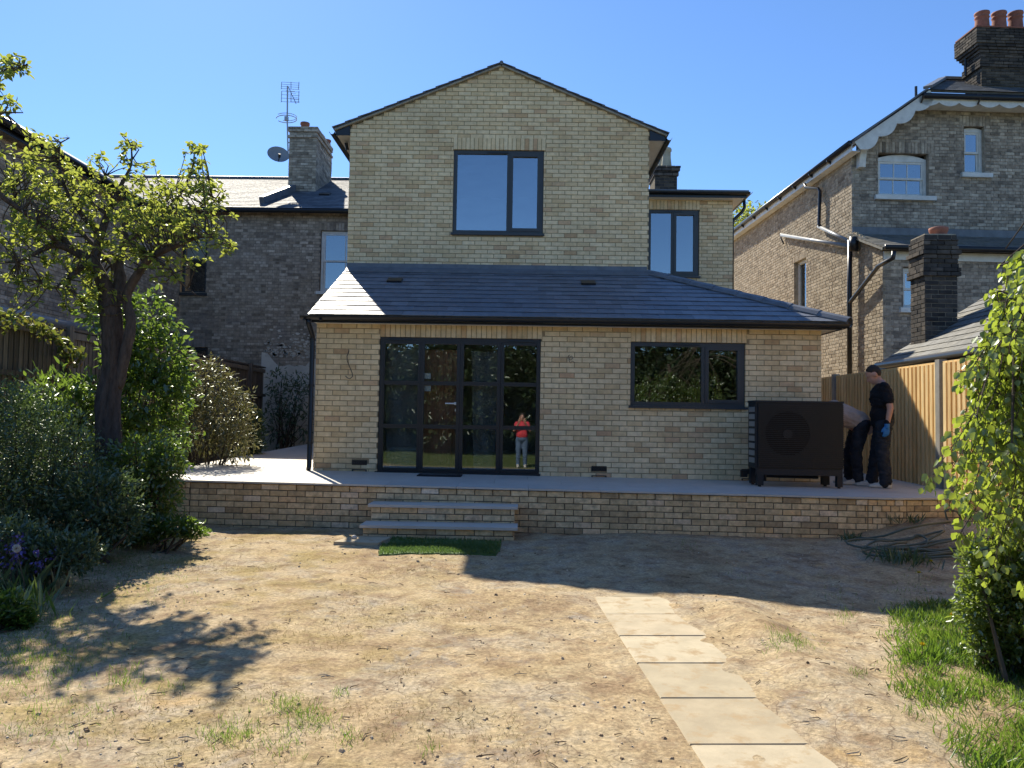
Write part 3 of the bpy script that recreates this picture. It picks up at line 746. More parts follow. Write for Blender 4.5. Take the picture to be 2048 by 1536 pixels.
# ================================================================== the extended brick house
YL, YG, YW = 11.44, 13.43, 16.2
XL = P(632, 700, YL).x; XR = P(1643, 730, YL).x
GX0 = P(697, 400, YG).x; GX1 = P(1298, 400, YG).x
house = thing('brick_house', 'new pale buff brick house extension with gable and slate lean-to roof', 'house', (0.7, 14, .6))
ZF = pz(0, YL)                        # floor level
ZSOF = P(1000, 649, YL - .19).z       # soffit level of the lean-to
H1 = .0775
def build_house():
    bricks = []
    # --- ground floor front
    door = (P(757, 810, YL).x - XL, P(1080, 815, YL).x - XL, -1, P(920, 675.5, YL).z)
    win = (P(1261, 750, YL).x - XL, P(1491, 750, YL).x - XL, P(1375, 817, YL).z, P(1375, 684.5, YL).z)
    w = XR - XL
    sol = [(door[0] - .0, door[1] + .02, door[3], door[3] + .21), (win[0] - .0, win[1] + .02, win[3], win[3] + .21)]
    airs = []
    for (px, py) in ((719, 925), (1198, 937), (1498, 943)):
        p = P(px, py, YL); airs.append((p.x - XL - .115, p.x - XL + .115, p.z - .038, p.z + .038))
    ops = [door, win]
    zb = ZF - .10
    lay(bricks, XL, YL, 0, zb, ZSOF + .1, spans_fn(w, ops + sol + airs), H=H1, shift=.04)
    for s in sol: soldiers(bricks, XL, YL, 0, s[0], s[1], s[2], hgt=.205)
    backing(house, M['mortar'], XL, YL, 0, w, zb, ZSOF + .08, ops)
    mb = MB()
    for a in airs:
        mb = MB(); mb.box(XL + a[0] + .003, XL + a[1] - .003, YL - .008, YL + .05, a[2] + .002, a[3] - .002)
        o = mb.build('air_brick', M['black'], house)
        for k in range(4):
            MB().box(XL + a[0] + .012, XL + a[1] - .012, YL - .012, YL - .0085, a[2] + .010 + k * .016, a[2] + .016 + k * .016).build('louvre', M['black'], o)
        zz = a[2] - .075
        mb = MB(); mb.box(XL + a[0] + .005, XL + a[1] - .005, YL - .012, YL, zz, zz + .012); mb.box(XL + a[0] + .005, XL + a[0] + .02, YL - .012, YL, zz - .03, zz - .0005); mb.box(XL + a[1] - .02, XL + a[1] - .005, YL - .012, YL, zz - .03, zz - .0005)
        mb.build('vent_cowl', M['black'], house)
    # --- gable
    gw = GX1 - GX0; ze = P(1000, 262, YG).z; ap = P(1003, 132, YG); za = ap.z; ua = ap.x - GX0
    zg0 = P(1000, 560, YG).z
    gwin = (P(906, 380, YG).x - GX0, P(1087, 380, YG).x - GX0, P(995, 470.5, YG).z, P(998, 299.5, YG).z)
    gs = (gwin[0] - .01, gwin[1] + .03, gwin[3], gwin[3] + .215)
    eL, eR = -.29, gw + .31
    def lim(zc):
        if zc < ze - .1: return 0, gw
        zz = zc + .03
        zl = ze - .05; 
        a = eL + (ua - eL) * (zz - zl) / (za - zl); b = eR + (ua - eR) * (zz - zl) / (za - zl)
        return max(0, a), min(gw, b)
    lay(bricks, GX0, YG, 0, zg0, za, spans_fn(gw, [gwin, gs], lim), H=.0765)
    soldiers(bricks, GX0, YG, 0, gs[0], gs[1], gs[2])
    backing(house, M['mortar'], GX0, YG, 0, gw, zg0, ze, [gwin])
    MB().ext([(GX0 + .006, YG + .007, ze), (GX0 + gw - .006, YG + .007, ze), (GX0 + gw - .006, YG + .007, ze + .05), (GX0 + ua, YG + .007, za), (GX0 + .006, YG + .007, ze + .05)], (0, .2, 0)).build('gable_wall', M['mortar'], house)
    # --- right wing
    wx0 = GX1 + .0; ww = XR - wx0 - .02; zw1 = P(1380, 395.5, YW - .0).z; zw0 = 3.0
    wwin = (P(1296, 480, YW).x - wx0, P(1398.5, 480, YW).x - wx0, P(1347, 555, YW).z, P(1350, 419, YW).z)
    wwin = (max(.004, wwin[0]), wwin[1], wwin[2], wwin[3])
    wsol = (0.0, wwin[1] + .01, wwin[3], wwin[3] + .21)
    lay(bricks, wx0, YW, 0, zw0, zw1 + .06, spans_fn(ww, [wwin, wsol]))
    soldiers(bricks, wx0, YW, 0, wsol[0], wsol[1], wsol[2])
    backing(house, M['mortar'], wx0, YW, 0, ww, zw0, zw1 + .06, [wwin])
    emit_bricks(house, bricks, M['buff'], 300, depth=.09)
    # --- flanks, back and floors so that nothing is hollow
    mb = MB()
    yb = 19.6
    mb.box(XL + .01, XL + .2, YL + .21, yb, .3, ZSOF + .05); mb.box(XR - .2, XR - .01, YL + .21, yb, .3, ZSOF + .05); mb.box(XL + .2, XR - .2, yb - .2, yb, .3, 4.9)
    mb.box(GX0 + .01, GX0 + .2, YG + .21, yb, ZSOF + .05, ze); mb.box(GX1 - .2, GX1 - .01, YG + .21, yb, ZSOF + .05, ze); mb.box(XR - .22, XR - .03, YW + .21, yb, ZSOF + .05, zw1)
    mb.build('side_wall', M['buff'], house)
    mb = MB(); mb.box(XL + .2, XR - .2, YL + .05, 15.6, ZF - .06, ZF - .01); mb.build('floor', M['innerfloor'], house)
    mb = MB(); mb.box(XL + .2, XR - .2, YL + .21, 15.6, ZSOF + .02, ZSOF + .05); mb.box(XL + .2, XR - .2, 15.6, 15.7, ZF - .06, ZSOF + .05)
    mb.box(1.35, 1.45, YL + .21, 15.6, ZF, ZSOF + .02)
    mb.box(GX0 + .2, GX1 - .2, YG + .21, 17.2, 3.70, 3.75); mb.box(GX0 + .2, GX1 - .2, YG + .21, 17.2, ze - .12, ze - .07); mb.box(GX0 + .2, GX1 - .2, 17.2, 17.3, 3.7, ze)
    mb.box(GX1 + .2, XR - .25, 17.6, 17.7, 3.5, zw1 + .2); mb.box(GX1 + .0, XR - .23, YW + .21, 17.7, zw1 + .1, zw1 + .15)
    mb.build('ceiling', M['inner'], house)
    return dict(door=door, win=win, gwin=gwin, wwin=wwin, wx0=wx0, ze=ze, za=za, ua=ua, gw=gw, zw1=zw1, ww=ww)
HB = build_house()

def alu_window(par, x0, x1, z0, z1, Y, mull, mat, glass, fw=.062, sash=None, sill=True, vent=None):
    """frame with panes between the mullions; sash = index of the opening light with an extra frame."""
    yf = Y + .035; d = .07; g = .004
    x0 += g; x1 -= g; z1 -= g
    mb = MB(); mb.box(x0, x0 + fw, yf, yf + d, z0, z1); mb.box(x1 - fw, x1, yf, yf + d, z0, z1)
    mb.box(x0 + fw, x1 - fw, yf, yf + d, z1 - fw, z1); mb.box(x0 + fw, x1 - fw, yf, yf + d, z0, z0 + fw)
    xs = [x0 + fw]
    for m in mull:
        mb.box(m - fw / 2, m + fw / 2, yf + .002, yf + d - .002, z0 + fw, z1 - fw); xs += [m - fw / 2, m + fw / 2]
    xs.append(x1 - fw)
    w = mb.build('window', mat, par)
    for i in range(0, len(xs), 2):
        a, b, c, e = xs[i], xs[i + 1], z0 + fw, z1 - fw
        if sash is not None and i // 2 in sash:
            s = .045; q = MB(); yy = yf - .012
            q.box(a - .008, a + s, yy, yy + .05, c - .008, e + .008); q.box(b - s, b + .008, yy, yy + .05, c - .008, e + .008)
            q.box(a + s, b - s, yy, yy + .05, e - s, e + .008); q.box(a + s, b - s, yy, yy + .05, c - .008, c + s)
            q.build('opening_light', mat, w); a += s; b -= s; c += s; e -= s
        MB().box(a - .004, b + .004, yf + .030, yf + .036, c - .004, e + .004).build('pane', glass, w)
    if sill: MB().box(x0 - .03, x1 + .03, Y - .045, yf + .02, z0 - .035, z0 - .001).build('sill', mat, w)
    if vent: MB().box(vent[0], vent[1], yf - .016, yf - .0005, z1 - fw * .75, z1 - fw * .35).build('trickle_vent', M['black'], w)
    return w
def windows():
    w = HB['gwin']; m = P(1017, 380, YG).x
    wo = alu_window(house, GX0 + w[0], GX0 + w[1], w[2] + .03, w[3], YG, [m], M['alu'], M['glass_up'], sash=[1], vent=(P(975, 303, YG).x, P(1018, 303, YG).x))
    w = HB['win']; m = P(1408, 750, YL).x
    alu_window(house, XL + w[0], XL + w[1], w[2] + .03, w[3], YL, [m], M['alu'], M['glass'], sash=[1], vent=(P(1348, 690, YL).x, P(1400, 690, YL).x))
    w = HB['wwin']; m = P(1346, 480, YW).x
    alu_window(house, HB['wx0'] + w[0], HB['wx0'] + w[1], w[2] + .03, w[3], YW, [m], M['alu'], M['glass_blue'], sash=[1], vent=(P(1330, 423, YW).x, P(1364, 423, YW).x))
windows()
def patio_door():
    d = HB['door']; x0, x1, z1 = XL + d[0] + .004, XL + d[1] - .004, d[3] - .004; z0 = ZF - .012; Y = YL + .02; dp = .075
    mb = MB(); fw = .055
    mb.box(x0, x0 + fw, Y, Y + dp, z0 + .04, z1); mb.box(x1 - fw, x1, Y, Y + dp, z0 + .04, z1); mb.box(x0 + fw, x1 - fw, Y, Y + dp, z1 - fw, z1)
    dr = mb.build('patio_door', M['alu_brown'], house)
    MB().box(x0 - .03, x1 + .02, Y - .075, Y + dp + .02, z0, z0 + .039).build('threshold', M['alu_brown'], dr)
    cols = [(767, 834), (847, 912), (926, 993), (1007, 1073)]
    zs = [(P(920, 938, YL).z, P(920, 858, YL).z), (P(920, 850, YL).z, P(920, 771, YL).z), (P(920, 763, YL).z, P(920, 689, YL).z)]
    xs = [(P(a, 810, YL).x, P(b, 810, YL).x) for a, b in cols]
    zA, zB = z0 + .04, z1 - fw
    for i, (a, b) in enumerate(xs):
        lo = x0 + fw if i == 0 else (xs[i - 1][1] + a) / 2; hi = x1 - fw if i == 3 else (b + xs[i + 1][0]) / 2
        q = MB(); yo = Y - (.012 if i in (1, 2) else -.004); e = .0015
        q.box(lo + e, a, yo, yo + .06, zA + e, zB - e); q.box(b, hi - e, yo, yo + .06, zA + e, zB - e)
        q.box(a, b, yo, yo + .06, zs[2][1], zB - e); q.box(a, b, yo, yo + .06, zA + e, zs[0][0])
        q.box(a, b, yo + .004, yo + .056, zs[0][1], zs[1][0]); q.box(a, b, yo + .004, yo + .056, zs[1][1], zs[2][0])
        q.build('door_leaf', M['alu_brown'], dr)
        for (c, f) in zs:
            MB().box(a - .004, b + .004, yo + .026, yo + .032, c - .004, f + .004).build('pane', M['glass'], dr)
    for (px0, px1) in ((776, 826), (1017, 1066)):
        MB().box(P(px0, 678, YL).x, P(px1, 678, YL).x, Y - .014, Y - .0005, z1 - .045, z1 - .02).build('trickle_vent', M['black'], dr)
    hz = P(900, 807, YL).z; hx0 = P(891, 807, YL).x; hx1 = P(911, 807, YL).x; yo = Y - .012
    hb = MB(); hb.box(hx1 - .022, hx1 + .008, yo - .010, yo - .0005, hz - .02, hz + .02); hb.tube([(hx1 - .007, yo - .008, hz), (hx1 - .007, yo - .05, hz)], .009, 8)
    hb.tube([(hx1 - .004, yo - .05, hz), (hx0, yo - .052, hz)], [.0105, .0095], 8); hb.build('handle', M['white'], dr)
    MB().box(hx1 - .008, hx1 + .004, yo - .008, yo - .0005, hz - .115, hz - .075).build('lock', M['steel'], dr)
    for (pa, pb, qa, qb) in ((848, 861, 746, 757), (848, 861, 771, 782)):
        a = P(pa, qb, YL); b = P(pb, qa, YL); MB().box(a.x, b.x, yo + .0345, yo + .036, a.z, b.z).build('sticker', M['card'], dr)
    # behind the glass: dust sheets, a brown panelled door leaf and a bench, things of their own
    bx0 = P(847, 800, 11.74).x - .05; bx1 = P(914, 800, 11.74).x + .03; bz1 = P(880, 700, 11.74).z
    t = thing('door_leaf', 'brown panelled wooden door leaf standing inside behind the glass door', 'door', ((bx0 + bx1) / 2, 11.74, ZF))
    MB().box(bx0, bx1, 11.74, 11.785, ZF - .01, bz1).build('leaf', M['brownwood'], t)
    for k in range(4):
        x = bx0 + .12 + k * (bx1 - bx0 - .24) / 3
        MB().box(x - .012, x + .012, 11.715, 11.7395, ZF + 1.02, bz1 - .12).build('batten', M['brownwood'], t)
    MB().box(bx0 + .1, bx1 - .1, 11.710, 11.7395, ZF + .12, ZF + .75).build('panel', M['brownwood'], t)
    for nm, xa, xb, zt, yy, lab in (('dust_sheet', xs[0][0] - .05, xs[0][1] + .04, z1 - .05, 11.66, 'clear plastic dust sheet hanging behind the leftmost glass door panel'),
                               ('dust_sheet', xs[2][0] + .10, xs[2][1] + .02, z1 - .18, 11.68, 'clear plastic dust sheet hanging behind the third glass door panel')):
        V = []; F = []; n, mm = 24, 16
        for j in range(mm + 1):
            for i in range(n + 1):
                u = i / n; v = j / mm; x = xa + (xb - xa) * (u * (1 - .25 * (1 - v)) + .125 * (1 - v))
                V.append((x, yy + .05 * math.sin(u * 7 + 4 * v) * (.4 + v) + .03 * math.sin(9 * v + u * 5), ZF + .02 + (zt - ZF - .02) * v))
        for j in range(mm):
            for i in range(n): b = j * (n + 1) + i; F.append((b, b + 1, b + n + 2, b + n + 1))
        o = meshobj(nm, V, F, M['film'], None, None, True); tag(o, lab, 'dust sheet', 'dust sheets inside')
    c = (xs[0][0] + xs[0][1]) / 2
    tb = thing('storage_crate', 'pale translucent crate on the floor inside behind the leftmost door panel', 'crate', (c, 12.1, ZF))
    MB().box(c - .22, c + .22, 11.98, 12.3, ZF + .0, ZF + .32).build('tub', M['film'], tb); MB().box(c - .24, c + .24, 11.96, 12.32, ZF + .321, ZF + .35).build('lid', M['card'], tb)
patio_door()
def upstairs_sheet():
    w = HB['gwin']; V = []; F = []; n, mm = 30, 20; xa, xb = GX0 + w[0] + .02, GX0 + w[1] - .02
    for j in range(mm + 1):
        for i in range(n + 1):
            u, v = i / n, j / mm
            V.append((xa + (xb - xa) * u, YG + .26 + .03 * math.sin(11 * u + 7 * v) + .02 * math.sin(23 * v - 8 * u), w[2] + .0 + (w[3] - w[2]) * v))
    for j in range(mm):
        for i in range(n): b = j * (n + 1) + i; F.append((b, b + 1, b + n + 2, b + n + 1))
    tag(meshobj('dust_sheet', V, F, M['film'], None, None, True), 'rippled plastic dust sheet behind the gable window', 'dust sheet', 'dust sheets inside')
upstairs_sheet()

# ------------------------------------------------------------------ house roofs
def roofs():
    ye, yt = YL - .29, YG - .01
    E = P(1000, 634, ye); T = P(1000, 545, yt)
    xl = XL - .05; xr = P(1697, 640, ye).x; xt = GX1 + .02
    V = Vector((0, yt - ye, T.z - E.z)); Ls = V.length; V.normalize(); U = Vector((1, 0, 0)); N = U.cross(V)
    O = Vector((xl, ye, E.z))
    rf = MB().ext([O, O + U * (xr - xl), Vector((xt, yt, T.z)), Vector((xl, yt, T.z))], N * -.04).build('roof', M['slate'], house)
    hull = [(0, -.035), (xr - xl, -.035), (xt - xl, Ls), (0, Ls)]
    polys = lay_slates(O, U, V, hull, .25, .228)
    emit_slates(rf, O, U, V, polys, M['slate'], 300, g=.228)
    # side slope behind the hip
    O2 = Vector((xr, ye, E.z)); U2 = Vector((0, 1, 0)); V2 = Vector((xt - xr, 0, T.z - E.z)); L2 = V2.length; V2.normalize()
    MB().ext([O2, O2 + U2 * (YW - ye - .02), Vector((xt, YW - .02, T.z)), Vector((xt, yt, T.z))], U2.cross(V2) * -.04).build('side_slope', M['slate'], house)
    emit_slates(house, O2, U2, V2, lay_slates(O2, U2, V2, [(0, 0), (YW - ye - .02, 0), (YW - ye - .02, L2), (yt - ye, L2)], .25, .228), M['slate'], 0, g=.228)
    # hip: overlapping grey hip pieces
    A = Vector((xr + .02, ye - .02, E.z + .03)); B = Vector((xt, yt, T.z + .05)); d = (B - A); n = 8
    for k in range(n):
        a = A + d * (k / n); b = A + d * ((k + 1.06) / n); up = Vector((0, 0, .012))
        dd = (b - a).normalized(); s = dd.cross(Vector((0, 0, 1))).normalized(); u = s.cross(dd)
        prof = [(-.13, -.05), (-.09, .0), (-.03, .028), (.03, .028), (.09, 0), (.13, -.05)]
        vs = []
        for (p, lift) in ((a, .012), (b, .0)): vs += [p + s * x + u * (z + lift) for x, z in prof] + [p + s * x + u * (z + lift - .014) for x, z in reversed(prof)]
        fs = [(i, (i + 1) % 12, 12 + (i + 1) % 12, 12 + i) for i in range(12)] + [tuple(range(11, -1, -1)), tuple(range(12, 24))]
        MB().add(vs, fs).build('hip_piece', M['lead'], rf)
    # lead flashing where the roof meets the gable
    z1 = P(1000, 531, yt).z
    fl = MB(); nseg = 5
    for k in range(nseg):
        xa = GX0 - .0 + (GX1 - GX0) * k / nseg; xb = GX0 + (GX1 - GX0) * (k + 1.02) / nseg - (0 if k < nseg - 1 else .05)
        MB().ext([(xa, YG - .008 - .002 * (k % 2), z1 + .012), (xa, YG - .016 - .002 * (k % 2), z1 - .06), (xa, yt - .17, T.z + .035 - .17 * V.z / V.y), (xa, yt - .17, T.z + .030 - .17 * V.z / V.y), (xa, YG - .0035, z1 - .07), (xa, YG - .0035, z1 + .012)], (xb - xa, 0, 0)).build('flashing', M['lead'], house)
    # roof vents
    for (px, py) in ((788, 567), (1177, 572)):
        q = hit(px, py, O, N); t_ = (q - O).dot(V)
        c = O + U * (q.x - xl) + V * t_
        MB().ext([c - U * .12 + N * .018, c + U * .12 + N * .018, c + U * .12 + N * .05, c - U * .12 + N * .05], V * .20).build('roof_vent', M['black'], rf)
    # fascia, soffit, gutter
    fz0, fz1 = ZSOF, E.z - .015; yf = YL - .21
    MB().box(XL - .02, XR + .21, yf - .02, yf, fz0 - .012, fz1).build('fascia', M['black'], house)
    MB().box(XL - .01, XR + .19, yf + .001, YL - .004, fz0, fz0 + .012).build('soffit', M['soffit'], house)
    MB().box(XR + .002, XR + .19, YL - .003, YW, fz0 + .001, fz0 + .013).build('soffit', M['soffit'], house)
    MB().box(XR + .191, XR + .211, yf + .001, YW, fz0 - .012, fz1).build('fascia', M['black'], house)
    def gutter(a, b, par, up=.0, R=.055):
        a, b = Vector(a), Vector(b); d = (b - a).normalized(); s = d.cross(Vector((0, 0, 1))).normalized(); vs = []; pr = []
        for k in range(9):
            t = math.pi * k / 8; pr.append((math.cos(t) * R, -math.sin(t) * R))
        for k in range(8, -1, -1):
            t = math.pi * k / 8; pr.append((math.cos(t) * (R - .004), -math.sin(t) * (R - .004)))
        for p in (a, b): vs += [p + s * x + Vector((0, 0, z)) for x, z in pr]
        m = len(pr)
        return MB().add(vs, [(i, (i + 1) % m, m + (i + 1) % m, m + i) for i in range(m)] + [tuple(range(m - 1, -1, -1)), tuple(range(m, 2 * m))]).build('gutter', M['black'], par)
    gzv = E.z - .025
    gt = gutter((XL - .16, yf - .08, gzv), (XR + .28, yf - .08, gzv - .01), house)
    for k in range(9):
        x = XL + .1 + k * .92; MB().box(x - .012, x + .012, yf - .14, yf - .021, gzv - .008, gzv + .004).build('gutter_clip', M['black'], gt)
    for x in (XL - .09, XL + .14): MB().box(x - .02, x + .02, yf - .142, yf - .022, gzv - .062, gzv - .045).build('gutter_union', M['black'], gt)
    gutter((XR + .29, yf - .08, gzv), (XR + .29, YW, gzv), house)
    # downpipe on the left corner
    xp, yp = XL - .045, YL - .02
    dp = MB().tube([(xp, yf - .08, gzv - .05), (xp, yf - .08, gzv - .10), (xp, yp - .02, gzv - .26), (xp, yp - .02, gzv - .36), (xp, yp - .02, pz(xp, yp) + .06), (xp + .0, yp - .05, pz(xp, yp) + .012)], .036, 12).build('downpipe', M['black'], house, True)
    for z in (gzv - .34, 1.9, 1.05): MB().tube([(xp, yp - .02, z), (xp, yp - .02, z + .035)], .044, 12).build('pipe_bracket', M['black'], dp)
    # ---------- gable roof
    ze, za, ua = HB['ze'], HB['za'], HB['ua']; ax = GX0 + ua
    pL = P(667, 255, YG - .05); pR = P(1336, 267, YG - .05); pA = P(1003, 125.5, YG - .05)
    yb = 20.2
    for (pE, sgn) in ((pL, -1), (pR, 1)):
        d = (pA - pE); Lr = d.length; d = d.normalized(); nn = Vector((-d.z * (1 if d.x > 0 else -1), 0, abs(d.x)))
        th = .022
        MB().ext([pE - nn * .05, pA - nn * .05, pA - nn * .012, pE - nn * .012], (0, yb - YG, 0)).build('gable_roof', M['slate'], house)
        # verge: pale undercloak board and slate ends
        MB().ext([pE - nn * .052 + Vector((0, -.004, 0)), pA - nn * .052 + Vector((0, -.004, 0)), pA - nn * .030 + Vector((0, -.004, 0)), pE - nn * .030 + Vector((0, -.004, 0))], (0, .30, 0)).build('undercloak', M['pale_mortar'], house)
        n = 13
        for k in range(n):
            a = pE + d * (Lr * k / n - .02); b = pE + d * (Lr * (k + 1) / n + .03); j = random.uniform(-.012, .008)
            o0 = Vector((0, -.03 + j, 0))
            MB().ext([a + nn * .004 + o0, b - nn * .010 + o0, b - nn * .000 + o0, a + nn * .016 + o0], (0, .4, 0)).build('verge_slate', M['slate'], house)
        # boxed eaves
        xw = GX0 if sgn < 0 else GX1; xo = pE.x - sgn * .05; zt_w = pE.z + (abs(xw - pE.x)) * abs(d.z / d.x) - .06; zs = P(690, 271, YG).z if sgn < 0 else P(1310, 282, YG).z
        MB().ext([(xo, YG - .02, zs), (xw + sgn * .003, YG - .02, zs), (xw + sgn * .003, YG - .02, zt_w), (xo, YG - .02, pE.z - .062 + .05 * abs(d.z / d.x))], (0, .016, 0)).build('eaves_box', M['black'], house)
        MB().box(min(xo, xw + sgn * .004), max(xo, xw + sgn * .004), YG - .002, yb, zs, zs + .012).build('soffit', M['soffit'], house)
        MB().box(xo - .008 + sgn * .009, xo + .008 + sgn * .009, YG - .003, yb, zs - .012, pE.z - .06).build('fascia', M['black'], house)
        gutter((xo + sgn * .075, YG - .06, pE.z - .075), (xo + sgn * .075, yb, pE.z - .075), house, R=.05)
    MB().tube([pA + Vector((0, -.03, -.005)), pA + Vector((0, yb - YG, -.005))], .035, 8).build('ridge', M['lead'], house)
    MB().tube([P(692, 285, YG + .25), P(695, 300, YG + .3)], .03, 8).build('pipe_outlet', M['black'], house)
    # ---------- wing roof edge
    zw1 = HB['zw1']; yo = YW - .2; xr2 = P(1492, 390, yo).x; zf0 = P(1380, 395, yo).z; zf1 = P(1380, 383, yo).z
    MB().box(GX1 + .002, xr2, yo - .02, yo, zf0, zf1).build('fascia', M['black'], house)
    MB().box(GX1 + .002, xr2 - .02, yo + .001, YW - .004, zf0 + .006, zf0 + .016).build('soffit', M['soffit'], house)
    MB().box(XR - .018, xr2 - .02, YW - .003, yb, zf0 + .006, zf0 + .016).build('soffit', M['soffit'], house)
    MB().box(xr2 - .02, xr2, yo + .001, yb, zf0, zf1).build('fascia', M['black'], house)
    MB().ext([(GX1 + .002, yo - .05, zf1 - .002), (xr2 + .05, yo - .05, zf1 - .002), (xr2 + .05, yb, zf1 + .35), (GX1 + .002, yb, zf1 + .35)], (0, 0, .03)).build('wing_roof', M['slate'], house)
    gutter((GX1 + .03, yo - .075, zf1 - .02), (xr2 + .06, yo - .075, zf1 - .025), house, R=.05)
    gutter((xr2 + .06, yo - .1, zf1 - .02), (xr2 + .06, yb, zf1 - .02), house, R=.05)
    pp = [P(1488, 397, YW + .3), P(1489, 415, YW + .3), P(1484, 424, YW + .3), P(1467, 440, YW + .3), P(1464.5, 452, YW + .3), P(1464.5, 620, YW + .3)]
    MB().tube(pp, .035, 10).build('downpipe', M['black'], house, True)
    # ---------- chimney behind the wing
    ch = MB(); y0 = 18.6
    a = P(1308, 378, y0); b = P(1356, 378, y0); tz = P(1330, 333, y0).z; z2 = P(1330, 343, y0).z; z3 = P(1330, 352, y0).z
    core = MB().box(a.x + .02, b.x - .02, y0 + .01, y0 + .75, zf1 - .4, tz - .02).build('chimney', M['dark_mortar'], house)
    br = []
    ww = b.x - a.x
    for (x0_, w_, za_, zb_, yy) in ((a.x + .03, ww - .06, zf1 - .3, z3, y0), (a.x - .01, ww + .02, z3, z2, y0 - .04), (a.x - .05, ww + .10, z2, tz, y0 - .08)):
        lay(br, x0_, yy, 0, za_, zb_, lambda z, w_=w_: [(0, w_)])
        lay(br, x0_, yy + .8, -math.pi / 2, za_, zb_, lambda z: [(0, .8)])
    emit_bricks(core, br, M['stock_dark'], 300, depth=.1)
    for (px, py0, py1, m, yy) in ((1333, 333, 297, 'buff_pot', y0 + .3), (1325, 334, 308, 'buff_pot', y0 + .62)):
        p = P(px, py0, yy); h = P(px, py1, yy).z - p.z
        MB().lathe([(.13, -.05), (.125, h * .1), (.105, h * .5), (.105, h * .8), (.125, h * .84), (.125, h * .93), (.11, h), (.085, h), (.08, h * .7)], p, 14).build('chimney_pot', M[m], core, True)
roofs()
def cables():
    w = [P(x, y, YL - d) for x, y, d in ((698, 700, -.02), (697.5, 703, .03), (694, 712, .05), (694.5, 722, .05), (699, 733, .05), (704, 745, .05), (705, 753, .05), (700, 757.5, .05), (695, 756, .05), (691, 752, .05))]
    MB().tube(w, .006, 6).build('cable', M['cable'], house, True, label='loose grey cable hanging from wall left of the door')
    w = [P(x, y, YL - d) for x, y, d in ((1140, 709, -.02), (1137, 712, .03), (1136, 717, .04), (1141, 720, .05), (1145, 717, .04), (1144, 712, .04), (1140, 714, .04), (1138, 721, .04), (1141, 726, .05), (1144, 722, .05), (1150, 725, .06))]
    MB().tube(w, .005, 6).build('cable', M['cable'], house, True, label='small coiled cable on wall between door and window')
cables()

